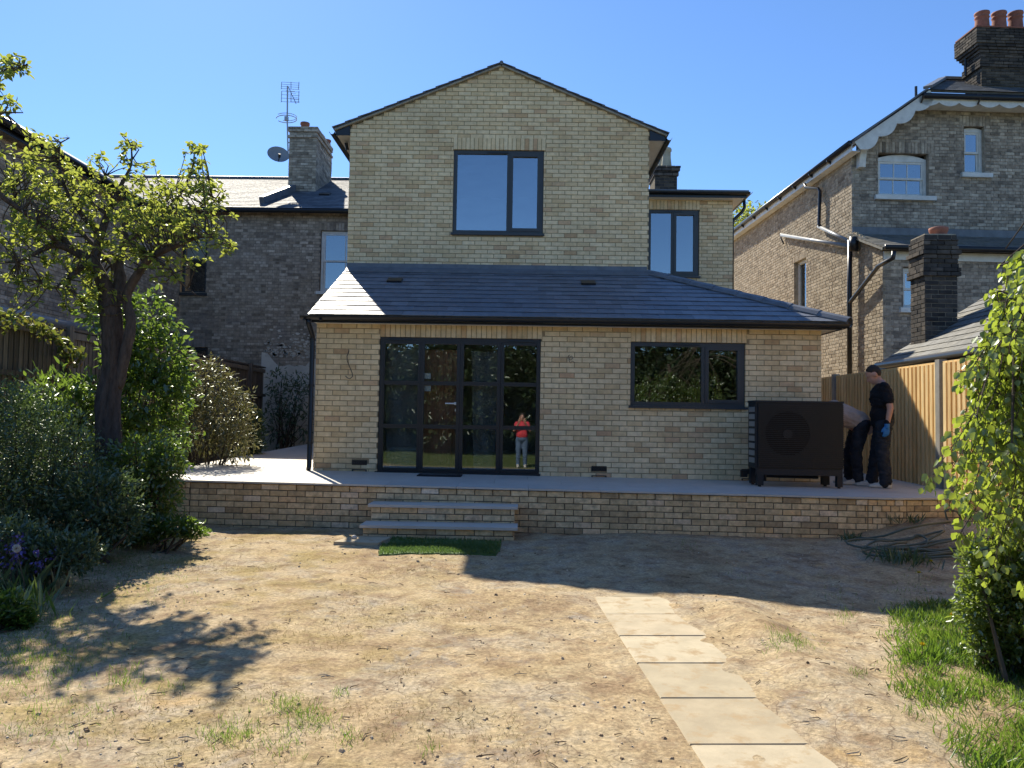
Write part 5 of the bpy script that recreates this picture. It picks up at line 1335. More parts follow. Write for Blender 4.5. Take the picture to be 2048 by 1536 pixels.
    MB().ext([N(.01, b0 - .03, zfl), N(W - 2, b0 - .03, zfl), N(W - 2, b0 - .03, zfl + .17), N(.01, b0 - .03, zfl + .17)], uy * .028).build('fascia', M['cream'], wg)
    zlt = F0(1850, 472)[2]; le = F0(1850, 502, b0 - .2); 
    O = N(-.12, b0 - .22, zfl + .20); T2 = N(-.12, -.003, zlt); U = ux; V = (T2 - O); Lv = V.length; V.normalize()
    MB().ext([O, O + U * 7, O + U * 7 + V * Lv, T2], U.cross(V) * -.05).build('lean_to_roof', M['moss_slate'], wg)
    emit_slates(wg, O, U, V, lay_slates(O, U, V, [(0, -.03), (7, -.03), (7, Lv), (0, Lv)], .25, .17), M['moss_slate'], 0, g=.17)
    MB().ext([N(.0, -.012, zlt - .02), N(7, -.012, zlt - .02), N(7, -.012, zlt + .17), N(.0, -.012, zlt + .17)], uy * .009).build('flashing', M['lead'], wg)
    MB().tube([O + Vector((.02, -.06, .0)), O + U * 7 + Vector((0, -.06, .0))], .058, 10).build('gutter', M['black'], wg, True)
    # main chimney with three pots
    bc = .35; c0 = F0(1963, 130, bc); zt2 = F0(1963, 57, bc)[2]; zr0 = zT + .15; cw = 2.4; dd = .62
    ca = c0[0]; br = []
    core = MB().ext([N(ca + .012, bc + .012, zr0), N(ca + cw, bc + .012, zr0), N(ca + cw, bc + .012, zt2), N(ca + .012, bc + .012, zt2)], uy * dd).build('chimney', M['dark_mortar'], t)
    hh = zt2 - zr0
    for (g, y0, y1) in ((0, 0, .46), (.05, .46, .56), (.02, .56, .66), (.05, .66, .70), (.09, .70, .74), (.13, .74, .78), (.16, .78, 1.0)):
        o1 = N(ca - g, bc - g * .5, 0); lay(br, o1.x, o1.y, th, zr0 + hh * y0, zr0 + hh * y1, lambda z, g=g: [(0, cw + g)], H=.068, jit=.004)
        o2 = N(ca - g, bc + dd + g, 0); lay(br, o2.x, o2.y, th - math.pi / 2, zr0 + hh * y0, zr0 + hh * y1, lambda z, g=g: [(0, dd + 1.5 * g)], H=.068, jit=.004)
    emit_bricks(core, br, M['stock_dark'], 300, depth=.12)
    MB().ext([N(ca - .17, bc - .09, zt2), N(ca + cw, bc - .09, zt2), N(ca + cw, bc + dd + .1, zt2), N(ca - .17, bc + dd + .1, zt2)], (0, 0, .03)).build('cap', M['terracotta'], core)
    MB().ext([N(ca - .02, bc - .03, zr0 - .05), N(ca - .02, bc + dd + .02, zr0 - .05), N(ca - .02, bc + dd + .02, zr0 + .12), N(ca - .02, bc - .03, zr0 + .22)], ux * .012).build('flashing', M['white'], core)
    for px in (1964, 1998, 2031):
        g = F0(px, 50, bc + .3); p = N(g[0], bc + .3, zt2 + .02); h = F0(px, 28, bc + .3)[2] - zt2
        MB().lathe([(.17, -.0), (.165, h * .2), (.15, h * .6), (.145, h * .72), (.165, h * .76), (.15, h * .80), (.15, h * .88), (.17, h * .93), (.165, h), (.125, h), (.12, h * .5)], p, 18).build('chimney_pot', M['terracotta'], core, True)
    MB().tube([N(ca - .12, bc + .4, zr0 + .75), N(ca - .12, bc + .4, zr0 + 1.15)], .03, 6).build('stay', M['black'], core)
    # vent pipe on the roof edge
    v = F0(1832, 186, -.1); MB().tube([N(v[0], -.1, v[2] - .1), N(v[0], -.1, F0(1832, 173, -.1)[2])], .03, 8).build('vent_pipe', M['black'], t)
def sash_front(t, N, w, cols, ux, uy, arch=.0):
    a0, a1, z0, z1 = w; fr = .07; b = .11
    def bx(mb, xa, xb, za, zb, y0, y1): mb.ext([N(xa, y0, za), N(xb, y0, za), N(xb, y0, zb), N(xa, y0, zb)], uy * (y1 - y0))
    mb = MB(); bx(mb, a0 + .005, a0 + fr, z0, z1 - arch, b, b + .09); bx(mb, a1 - fr, a1 - .005, z0, z1 - arch, b, b + .09); bx(mb, a0 + fr, a1 - fr, z0, z0 + .05, b, b + .09)
    n = 8; poly = [N(a0 + .005, b - .002, z1 - arch - fr), N(a1 - .005, b - .002, z1 - arch - fr)] + [N(a1 - .005 + (a0 - a1 + .01) * k / n, b - .002, z1 - .006 - arch * (2 * k / n - 1) ** 2) for k in range(n + 1)]
    mb.ext(poly, uy * .09); o = mb.build('window', M['cream'], t)
    zt = z1 - arch - fr; zm = (z0 + .05 + zt) / 2
    for (c, e, y) in ((zm - .02, zt, b + .015), (z0 + .05, zm + .02, b + .047)):
        q = MB(); s = .045; xa, xb = a0 + fr, a1 - fr
        bx(q, xa, xa + s, c, e, y, y + .03); bx(q, xb - s, xb, c, e, y, y + .03); bx(q, xa + s, xb - s, e - s, e, y, y + .03); bx(q, xa + s, xb - s, c, c + s, y, y + .03)
        for k in range(1, cols): x = xa + s + (xb - xa - 2 * s) * k / cols; bx(q, x - .011, x + .011, c + s, e - s, y + .003, y + .027)
        q.build('sash', M['cream'], o)
        for k in range(cols):
            pa = xa + s + (xb - xa - 2 * s) * k / cols; pb = xa + s + (xb - xa - 2 * s) * (k + 1) / cols
            g = MB(); bx(g, pa + .006, pb - .006, c + s - .004, e - s + .004, y + .012, y + .017); g.build('pane', M['glass_blue'], o)
    g = MB(); bx(g, a0 - .09, a1 + .13, z0 - .10, z0 - .002, -.08, b + .03); g.build('sill', M['cream'], o)
    g = MB(); bx(g, a0 - .02, a1 + .02, z0 - .05, z1 + .1, b + .5, b + .52); g.build('room_back', M['inner'], o)
    g = MB(); bx(g, a0 - .001, a0 + .004, z0, z1, -.0, b); bx(g, a1 - .004, a1 + .001, z0, z1, .0, b); g.build('reveal', M['stock'], o)
right_house()

# low slate-roofed outbuilding just beyond the right fence, with its own stack
def outbuilding():
    X0 = XF + .22; ya, yb = 5.0, XP(1763, 738, X0).y; g = XP(1885, 707, X0); ze = g.z
    t = thing('outbuilding', 'low slate roofed outbuilding with brick stack just beyond the right fence', 'building', (X0 + 1.5, 9, .1))
    MB().box(X0 + .18, X0 + 4, ya, yb - .05, 0, ze - .05).build('wall', M['stock'], t)
    pit = rad(33); V = Vector((math.cos(pit), 0, math.sin(pit))); U = Vector((0, -1, 0)); O = Vector((X0, yb, ze)); Ls = 2.9
    MB().ext([O, O + U * (yb - ya), O + U * (yb - ya) + V * Ls, O + V * Ls], U.cross(V) * -.05).build('roof', M['old_slate'], t)
    emit_slates(t, O, U, V, lay_slates(O, U, V, [(0, -.04), (yb - ya, -.04), (yb - ya, Ls), (0, Ls)], .27, .20), M['moss_slate'], 150, g=.20)
    MB().tube([(X0 - .05, ya, ze - .05), (X0 - .05, yb + .05, ze - .05)], .062, 10).build('gutter', M['black'], t, True)
    MB().box(X0 + .02, X0 + .04, ya, yb, ze - .17, ze - .06).build('fascia', M['black'], t)
    # stack
    Y = 12.67; a = P(1850, 600, Y); x0 = a.x; x1 = P(1915, 600, Y).x; zt = P(1880, 466, Y).z; z0 = ze - .1; dp = .47
    core = MB().box(x0 + .012, x1 - .012, Y + .012, Y + dp, z0, zt - .01).build('stack', M['pale_mortar'], t)
    br = []; hh = zt - z0; zc = [(0, z0, zt - .72), (.045, zt - .72, zt - .58), (.02, zt - .58, zt - .36), (.05, zt - .36, zt - .28), (.02, zt - .28, zt - .10), (.0, zt - .10, zt)]
    for (q, za, zb_) in zc:
        lay(br, x0 - q, Y - q, 0, za, zb_, lambda z, q=q: [(0, x1 - x0 + 2 * q)], jit=.004)
        lay(br, x0 - q, Y + dp + q, -math.pi / 2, za, zb_, lambda z, q=q: [(0, dp + 2 * q)], jit=.004)
    emit_bricks(core, br, M['stock_dark'], 300, depth=.10)
    p = P(1877, 466, Y + .2); p.z = zt; h = .13
    MB().lathe([(.13, -.02), (.12, .02), (.135, .05), (.15, .09), (.15, h), (.12, h + .01), (.0, h + .02)], p, 18).build('stack_cap', M['terracotta'], core, True)
    MB().box(x0 - .03, x1 + .03, Y - .03, Y + dp + .03, z0 + .1, z0 + .19).build('flashing', M['white'], core)
outbuilding()

# ================================================================== heat pump
def heat_pump():
    z = pz(4.0, 11.0); fl = G(1521, 972, z); fr = G(1684, 977, z); Y = (fl.y + fr.y) / 2 - .02
    x0 = P(1512, 870, Y).x; x1 = P(1687, 870, Y).x; zt = P(1600, 803, Y).z; zb = P(1600, 938, Y).z; dp = .36
    t = thing('heat_pump', 'large charcoal heat pump unit with round fan grille standing on the patio', 'heat pump', ((x0 + x1) / 2, Y + .2, z))
    body = MB().box(x0, x1, Y + .02, Y + dp, zb, zt - .02).build('casing', M['pump'], t)
    MB().box(x0 - .008, x1 + .008, Y - .004, Y + dp + .01, zt - .0195, zt + .008).build('lid', M['pump'], t)
    cx, cz, R_ = P(1576, 868, Y).x, P(1576, 868, Y).z, .305
    fan = MB(); n = 40
    fan.ext([(cx + R_ * math.cos(2 * math.pi * k / n), Y + .0175, cz + R_ * math.sin(2 * math.pi * k / n)) for k in range(n)], (0, -.003, 0)); fo = fan.build('fan_shade_disc', M['pump_dark'], t)  # flat dark disc paints the shaded hollow behind the slats
    for k in range(3):
        a = 2 * math.pi * k / 3 + .4; pts = []
        for (r_, da) in ((.05, -.3), (.28, -.25), (.29, .25), (.20, .55), (.05, .4)): pts.append((cx + r_ * math.cos(a + da), Y + .0135, cz + r_ * math.sin(a + da)))
        MB().ext(pts, (0, -.002, 0)).build('fan_blade', M['pump_dark'], fo)
    MB().ext([(cx + .062 * math.cos(2 * math.pi * k / 20), Y - .004, cz + .062 * math.sin(2 * math.pi * k / 20)) for k in range(20)], (0, .014, 0)).build('hub', M['pump'], fo)
    ns = 33; h = (zt - .03 - zb - .02) / ns
    ring = []
    for k in range(ns):
        z0 = zb + .02 + k * h; dzc = z0 + h * .3 - cz
        MB().box(x0 + .03, x1 + .004, Y - .010, Y + .006, z0, z0 + h * .42).build('slat', M['pump'], t)
        half = math.sqrt(max(0, R_ ** 2 - dzc ** 2))
        for (a, b) in (((x0 + .03), cx - half), (cx + half, x1)) if half > 0 else (((x0 + .03), x1),):
            ring.append((a, b, z0 + h * .42, z0 + h))
    mb = MB()
    for (a, b, c, d) in ring: mb.box(a, b, Y + .0065, Y + .0195, c, d)
    mb.build('front_panel', M['pump'], t)
    for k in range(8):
        z0 = zb + .07 + k * (zt - zb - .12) / 8; MB().box(x0 - .006, x0 - .0005, Y + .06, Y + dp - .05, z0, z0 + .07).build('side_vent', M['galv'], t)
    for (x, y, w) in ((x0 + .02, Y, .085), (x1 - .085, Y, .075), (x0 + .01, Y + dp - .09, .08), (x1 - .18, Y + dp - .09, .10)):
        MB().box(x, x + w, y + .002, y + .08, pz(x, y) + .02, zb - .0005).build('leg', M['pump'], t); MB().lathe([(.022, 0), (.022, .02)], (x + w / 2, y + .04, pz(x, y) + .0), 10).build('foot', M['rubber'], t)
    MB().box(x0 + .005, x1 - .01, Y + .004, Y + .05, zb - .09, zb - .001).build('skirt', M['pump'], t)
    MB().tube([(x0 + .22, Y + dp - .1, z + .13), (x1 - .25, Y + dp - .1, z + .12)], .022, 8).build('pipe', M['black'], t); MB().tube([(x0 + .2, Y + dp - .12, z + .06), (x0 + .2, Y + dp - .12, zb)], .02, 8).build('pipe', M['black'], t)
    MB().box(x0 - .10, x0 - .01, Y + dp + .0, Y + dp + .05, z + .1, z + .2).build('isolator', M['black'], t)
heat_pump()

# ================================================================== vegetation
L_apple = leafmat('apple_leaf', [(0, (.055, .085, .018)), (.4, (.085, .125, .022)), (.75, (.12, .16, .03)), (1, (.16, .19, .045))], trans=.62, tcol=(.60, .66, .10), gloss=.05)
L_birch = leafmat('birch_leaf', [(0, (.06, .11, .02)), (.5, (.09, .15, .025)), (1, (.13, .19, .035))], trans=.60, tcol=(.56, .68, .07), gloss=.07)
L_lush = leafmat('lush_leaf', [(0, (.035, .075, .018)), (.5, (.06, .115, .022)), (1, (.10, .16, .03))], trans=.5, tcol=(.30, .45, .05), gloss=.09)
L_dark = leafmat('dark_leaf', [(0, (.036, .072, .036)), (.5, (.062, .108, .05)), (1, (.11, .155, .075))], trans=.25, tcol=(.18, .27, .06), gloss=.07, grough=.42)
L_pieris = leafmat('bronze_leaf', [(0, (.05, .065, .022)), (.45, (.085, .09, .03)), (.8, (.15, .12, .05)), (1, (.24, .20, .11))], trans=.3, tcol=(.26, .26, .06), gloss=.10)
L_gloss = leafmat('glossy_leaf', [(0, (.045, .085, .018)), (.5, (.08, .135, .026)), (1, (.12, .17, .035))], trans=.5, tcol=(.42, .56, .06), gloss=.09, grough=.4)
L_grass = leafmat('grass_blade', [(0, (.035, .085, .015)), (.4, (.065, .13, .022)), (.75, (.10, .165, .03)), (.92, (.17, .19, .05)), (1, (.30, .26, .11))], trans=.5, tcol=(.32, .52, .05), gloss=.04)
L_straw = leafmat('dry_grass', [(0, (.17, .13, .045)), (.5, (.26, .20, .07)), (.8, (.16, .16, .04)), (1, (.34, .28, .13))], trans=.3, tcol=(.35, .3, .08), gloss=.03)
L_ivy = leafmat('creeper_leaf', [(0, (.05, .085, .02)), (.7, (.10, .13, .03)), (.9, (.22, .12, .03)), (1, (.30, .14, .06))], trans=.4, tcol=(.32, .38, .05), gloss=.06)
L_garden = leafmat('garden_tree_leaf', [(0, (.02, .035, .014)), (1, (.045, .065, .022))], trans=.2, tcol=(.1, .14, .03), gloss=.04)  # dark leaf tone chosen to cut the green mirrored in the door
F_blue = leafmat('bluebell', [(0, (.09, .07, .26)), (1, (.17, .13, .42))], trans=.3, tcol=(.2, .15, .5), gloss=.03)
F_yel = leafmat('dandelion', [(0, (.55, .40, .02)), (1, (.65, .50, .03))], trans=.3, tcol=(.7, .55, .03), gloss=.02)
F_white = leafmat('seed_head', [(0, (.55, .55, .52)), (1, (.65, .65, .62))], trans=.4, tcol=(.7, .7, .68), gloss=.02)

def interp(pts, n):
    """resample a polyline of (Vector, radius) smoothly."""
    out = []
    m = len(pts)
    for i in range(m - 1):
        p0 = pts[max(i - 1, 0)][0]; p1, r1 = pts[i]; p2, r2 = pts[i + 1]; p3 = pts[min(i + 2, m - 1)][0]
        for k in range(n):
            t = k / n; a = (p1 * 2 + (p2 - p0) * t + (p0 * 2 - p1 * 5 + p2 * 4 - p3) * t * t + (p1 * 3 - p0 - p2 * 3 + p3) * t ** 3) * .5
            out.append((a, r1 + (r2 - r1) * t))
    out.append(pts[-1]); return out

def apple_tree():
    Y0 = 8.5; base = P(222, 945, Y0); base.z = gz(base.x, base.y) - .05
    t = thing('apple_tree', 'gnarled apple tree with backlit yellow green leaves in the left border', 'tree', base)
    def L(pts): return [(P(px, py, Y0 + dy), r * .80) for px, py, dy, r in pts]
    trunk = [(base, .18)] + L([(217, 890, 0, .165), (218, 800, .02, .150), (228, 740, .03, .150), (226, 690, .0, .142), (222, 640, -.02, .135), (218, 596, .0, .125)])
    limbs = [L([(220, 610, 0, .12), (205, 560, -.05, .095), (182, 522, -.1, .080), (150, 503, -.15, .062), (110, 490, -.25, .045), (70, 507, -.32, .028), (35, 525, -.35, .012)]),
             L([(188, 535, -.08, .075), (198, 480, .08, .06), (215, 430, .15, .045), (238, 378, .2, .03), (262, 330, .2, .016), (262, 290, .2, .008)]),
             L([(224, 612, .0, .11), (240, 562, .1, .085), (236, 522, .15, .068), (256, 482, .25, .05), (300, 452, .35, .036), (348, 405, .4, .024), (382, 345, .42, .014), (390, 290, .42, .007)]),
             L([(236, 775, .02, .075), (252, 700, -.05, .075), (262, 645, -.06, .070), (254, 592, -.02, .064), (280, 542, -.1, .058), (306, 512, -.2, .048), (352, 492, -.3, .034), (410, 472, -.4, .02), (458, 490, -.42, .008)]),
             L([(300, 515, -.2, .035), (335, 535, -.3, .026), (362, 565, -.35, .018), (392, 590, -.4, .007)]),
             L([(150, 503, -.15, .045), (105, 452, -.1, .034), (62, 402, -.05, .024), (22, 375, 0, .012)]),
             L([(120, 492, -.2, .035), (70, 440, -.6, .032), (0, 390, -.9, .03), (-70, 320, -1.1, .027), (-90, 240, -1.2, .022), (-50, 185, -1.25, .016), (-5, 150, -1.25, .011), (45, 136, -1.25, .005)]),
             L([(-80, 250, -1.2, .016), (-40, 235, -1.25, .011), (10, 225, -1.25, .006)]),
             L([(200, 470, .1, .045), (160, 425, .0, .033), (128, 370, -.05, .022), (118, 315, -.05, .010), (122, 285, -.05, .005)]),
             L([(182, 520, -.1, .05), (150, 545, -.3, .035), (110, 575, -.4, .022), (82, 562, -.45, .010)]),
             L([(256, 482, .25, .04), (250, 440, .5, .03), (300, 405, .7, .022), (350, 380, .75, .010)]),
             L([(236, 540, .1, .05), (200, 500, .5, .038), (150, 455, .75, .026), (100, 410, .9, .014)]),
             L([(300, 452, .35, .03), (370, 440, .2, .02), (425, 395, .1, .010), (445, 430, .1, .005)]),
             L([(215, 430, .15, .03), (180, 395, .3, .02), (210, 352, .3, .008)])]
    mb = MB()
    tp = interp(trunk, 12); rings = []
    n = 48; vs = []; fs = []
    for i, (p, r) in enumerate(tp):
        for k in range(n):
            a = 2 * math.pi * k / n; rr = r * (1 + .09 * math.sin(3 * a + i * .12) + .05 * math.sin(7 * a - i * .2) + .045 * math.sin(17 * a + 1.5 * math.sin(i * .35)) + random.uniform(-.035, .035))
            vs.append((p.x + rr * math.cos(a), p.y + rr * math.sin(a), p.z))
    for i in range(len(tp) - 1):
        for k in range(n): fs.append((i * n + k, i * n + (k + 1) % n, (i + 1) * n + (k + 1) % n, (i + 1) * n + k))
    mb.add(vs, fs); mb.build('trunk', M['bark'], t, True)
    nodes = []
    for i, l in enumerate(limbs):
        q = interp(l, 5); mb = MB(); mb.tube([p for p, r in q], [r * (1 + random.uniform(-.08, .08)) for p, r in q], 9); mb.build('limb', M['bark'], t, True)
        nodes += [(p, r) for p, r in q]
    # leaf clusters: each on a twig that leaves the nearest limb
    blobs = [(25, 325, 62, 34), (60, 300, 40, 12), (70, 395, 58, 30), (25, 470, 55, 30), (15, 555, 40, 16), (105, 345, 50, 22), (140, 372, 52, 24), (120, 300, 26, 8), (165, 430, 55, 26), (95, 455, 50, 20),
             (262, 300, 26, 12), (252, 285, 14, 5), (255, 345, 24, 9), (280, 398, 42, 18), (325, 392, 40, 18), (388, 295, 18, 12), (390, 330, 20, 12), (385, 368, 24, 12), (365, 405, 42, 18), (420, 385, 32, 14), (442, 425, 26, 10), (455, 492, 17, 8),
             (300, 448, 42, 20), (355, 448, 42, 18), (400, 500, 26, 8), (312, 498, 42, 16), (255, 440, 42, 18), (205, 395, 45, 18), (225, 470, 40, 10), (160, 560, 30, 10), (60, 560, 40, 10), (205, 545, 26, 6), (345, 545, 26, 6), (385, 545, 16, 4),
             (25, 132, 22, 10), (48, 138, 10, 4), (5, 165, 16, 5), (18, 205, 14, 6), (0, 225, 12, 4), (-60, 260, 60, 12), (-40, 380, 50, 14), (-60, 470, 60, 14), (180, 640, 24, 4), (140, 600, 22, 8), (185, 605, 24, 7), (110, 540, 36, 10), (240, 400, 40, 14), (170, 350, 40, 12), (345, 500, 36, 10), (420, 455, 30, 10), (200, 320, 30, 6), (300, 350, 30, 8), (30, 600, 40, 10), (70, 500, 40, 12), (270, 500, 40, 14), (300, 540, 34, 9), (230, 515, 36, 9), (180, 500, 40, 12), (130, 485, 40, 10), (90, 560, 40, 10), (160, 580, 40, 12), (330, 470, 40, 10), (205, 590, 26, 7)]
    tw = MB(); pos = []; axs = []; nrm = []; sz = []
    for (bx, by, r, cnt) in blobs:
        up_left = by < 240 and bx < 60
        for _ in range(int(cnt * .95)):
            a = random.random() * 6.283; q = r * math.sqrt(random.random()); px, py = bx + q * math.cos(a), by + q * math.sin(a)
            dy = random.gauss(0, .5) if not up_left else -1.25 + random.gauss(0, .12)
            c = P(px, py, Y0 + max(-1.0, min(1.1, dy)) if not up_left else Y0 + dy)
            nd = min(nodes, key=lambda e: (e[0] - c).length + (.25 if e[1] > .06 else 0))[0]
            if (nd - c).length > .62: continue
            mid = nd.lerp(c, .5) + Vector((random.gauss(0, .04), random.gauss(0, .04), random.gauss(.02, .04)))
            tw.tube([nd, mid, c], [.009, .006, .003], 4, cap=False)
            for (f0, k) in ((1.0, random.randint(6, 9)), (.72, random.randint(1, 4)), (.45, random.randint(0, 2))):
                cc = (mid.lerp(c, (f0 - .5) * 2) if f0 > .5 else nd.lerp(mid, f0 * 2))
                for _ in range(k):
                    d = Vector((random.gauss(0, 1), random.gauss(0, 1), random.gauss(.15, .7))).normalized()
                    pos.append(cc + d * .012); axs.append(d + Vector((0, 0, -.25))); nrm.append(Vector((random.gauss(0, .6), random.gauss(0, .6), 1))); sz.append(random.triangular(.03, .095, .06))
    tw.build('twigs', M['twig'], t, kind='stuff')
    leaves('crown', pos, axs, nrm, sz, L_apple, t, width=.58, fold=.22)
apple_tree()

def shrub(name, label, blobs, Y, n, mat, size, width=.5, cat='shrub', group=None, depth=1.0, droop=0.0, stems=14, shell=.62, up=.35, dens=None, stemmat='twig', base=None, fold=.18):
    """blobs: (px,py,rx,ry) in the photo at depth Y; leaves fill the lumpy volume, denser near its skin."""
    B = []
    for b in blobs:
        px, py, rx, ry = b[:4]; yy = Y + (b[4] if len(b) > 4 else 0)
        c = P(px, py, yy); B.append((np.array(c), rx / FPX * yy, ry / FPX * yy))
    cen = sum(b[0] for b in B) / len(B); gx, gy = cen[0], cen[1]
    bz = gz(gx, gy) if base is None else base
    t = thing(name, label, cat, (gx, gy, bz), group)
    vol = np.array([b[1] * b[2] for b in B]); vol = vol / vol.sum(); pos = []; nr = []
    for (c, rx, rz), f in zip(B, vol):
        m = int(n * f); d = runit(m); ry = min(rx, rz * 1.2) * depth
        rr = (shell + (1.08 - shell) * RNG.random(m) ** .6); lump = 1 + .28 * np.sin(d[:, 0] * 7 + c[0] * 9) * np.sin(d[:, 2] * 6 + c[2] * 5 + d[:, 1] * 5) + .10 * RNG.normal(size=m)
        p = c + d * (rr * lump)[:, None] * np.array([rx, ry, rz]); pos.append(p); nr.append(d)
    pos = np.concatenate(pos); nr = np.concatenate(nr)
    keep = pos[:, 2] > bz + .01; pos = pos[keep]; nr = nr[keep]; m = len(pos)
    ax = nr * .7 + RNG.normal(size=(m, 3)) * .55; ax[:, 2] += up - droop
    nm = RNG.normal(size=(m, 3)) * .5 + np.array([0, 0, .9]) + nr * .35
    leaves('foliage', pos, ax, nm, size * (.6 + .7 * RNG.random(m)), mat, t, width=width, fold=fold)
    st = MB()
    for k in range(stems):
        b = B[k % len(B)]; d = runit(1)[0] * .65; e = Vector(b[0] + d * np.array([b[1], b[1] * depth, b[2]]))
        s0 = Vector((gx + random.gauss(0, .10), gy + random.gauss(0, .10), bz - .03))
        md = s0.lerp(e, .5) + Vector((random.gauss(0, .06), random.gauss(0, .06), .05))
        st.tube([s0, md, e], [.016, .010, .004], 5)
    st.build('stems', M[stemmat], t)
    return t
shrub('bush', 'tall lush green bush growing behind the apple tree trunk', [(288, 640, 52, 55), (318, 715, 55, 60), (300, 800, 70, 75), (345, 760, 36, 45), (295, 880, 75, 60), (250, 720, 40, 70), (205, 620, 40, 40, -.3)], 9.7, 5200, L_lush, .085, .55, depth=1.0, up=.1, droop=.25, stems=22)
shrub('shrub', 'fine leaved dark shrub filling the left edge of the border', [(45, 900, 95, 110), (20, 830, 55, 70), (125, 930, 75, 95), (60, 1000, 110, 80)], 7.5, 13000, L_dark, .036, .5, depth=.9, stems=24)
shrub('shrub', 'broad leaved shrub with shiny tips in front of the weathered fence', [(110, 800, 70, 55), (150, 850, 60, 70), (75, 860, 70, 60), (180, 790, 26, 40)], 8.9, 2300, L_lush, .10, .36, depth=.9, up=.15, stems=18)
shrub('pieris_bush', 'bronze tinged evergreen bush with drooping leaf clusters beside the patio', [(415, 775, 50, 52), (455, 825, 48, 62), (395, 860, 58, 50), (470, 880, 36, 40), (360, 800, 40, 60)], 12.0, 6800, L_pieris, .075, .30, depth=1.0, up=.0, droop=.35, stems=20)
shrub('shrub', 'low green shrub in front of the rounded patio corner', [(285, 925, 62, 52), (335, 930, 34, 45), (240, 985, 80, 55), (315, 1000, 45, 36)], 8.2, 5200, L_lush, .055, .5, depth=.9, up=.1, stems=18)
shrub('shrub', 'deep shaded undergrowth below the apple tree', [(190, 1000, 85, 60), (120, 1060, 90, 50), (225, 1050, 60, 40)], 7.3, 6500, L_dark, .048, .42, depth=.8, stems=18)
shrub('shrub', 'loose weedy shrub at the lower left corner above the bluebells', [(20, 1090, 60, 50), (90, 1110, 55, 45), (150, 1105, 45, 35)], 6.3, 5200, L_dark, .045, .42, depth=.9, stems=16)
shrub('plant_clump', 'low leafy plants at the left edge of the bare soil', [(0, 1225, 40, 30), (30, 1250, 30, 20)], 5.3, 1700, L_lush, .06, .42, cat='plant', depth=.9, stems=8)
shrub('shrub', 'rounded dark shrub at the very left edge in front of the fence', [(-120, 900, 130, 120), (-60, 1000, 100, 70)], 7.0, 5000, L_dark, .05, .45, depth=.9, stems=14)
shrub('ground_cover', 'trailing ground cover plant spilling onto the soil below the patio corner', [(335, 1052, 55, 16), (385, 1066, 30, 9), (290, 1065, 50, 18)], 7.9, 2300, L_lush, .05, .5, cat='plant', depth=1.3, stems=8)
shrub('shrub', 'dark shrub in the shade at the far end of the left fence', [(505, 860, 22, 45), (490, 892, 36, 26)], 14.5, 1500, L_dark, .085, .4, depth=1.0, stems=10, base=.6)
shrub('climbing_shrub', 'dark straggly climber against the pale rendered wall', [(585, 800, 32, 45), (560, 850, 32, 50), (600, 770, 22, 30), (555, 760, 22, 26), (605, 850, 22, 36), (548, 815, 18, 40)], 18.7, 1000, L_dark, .14, .26, depth=.6, up=-.1, droop=.2, stems=26, base=.62, shell=.35)

def ivy():
    X = -6.42; t = thing('creeper', 'creeper with green and orange leaves trailing over the left fence top', 'plant', XP(60, 645, X))
    pts = []; st = MB(); path_ = [(-40, 628), (10, 632), (50, 640), (85, 655), (110, 668), (130, 690), (138, 720), (150, 700), (165, 715)]
    for k in range(480):
        i = random.randint(0, len(path_) - 2); u = random.random(); a, b = path_[i], path_[i + 1]
        px = a[0] + (b[0] - a[0]) * u + random.gauss(0, 5); py = a[1] + (b[1] - a[1]) * u + random.gauss(-2, 7) + (abs(random.gauss(0, 14)) if random.random() < .25 else 0)
        pts.append(XP(px, py, X + random.uniform(.06, .30)))
    n = len(pts); ax = RNG.normal(size=(n, 3)); ax[:, 2] -= .5; nm = RNG.normal(size=(n, 3)); nm[:, 0] += .8
    leaves('foliage', pts, ax, nm, .05 + .05 * RNG.random(n), L_ivy, t, width=.7)
    q = [XP(a, b, X + .12) for a, b in path_]; st.tube(q, .010, 5).tube([XP(136, 680, X + .12), XP(132, 760, X + .12), XP(130, 860, X + .12)], .014, 5); st.build('stem', M['twig'], t)
ivy()

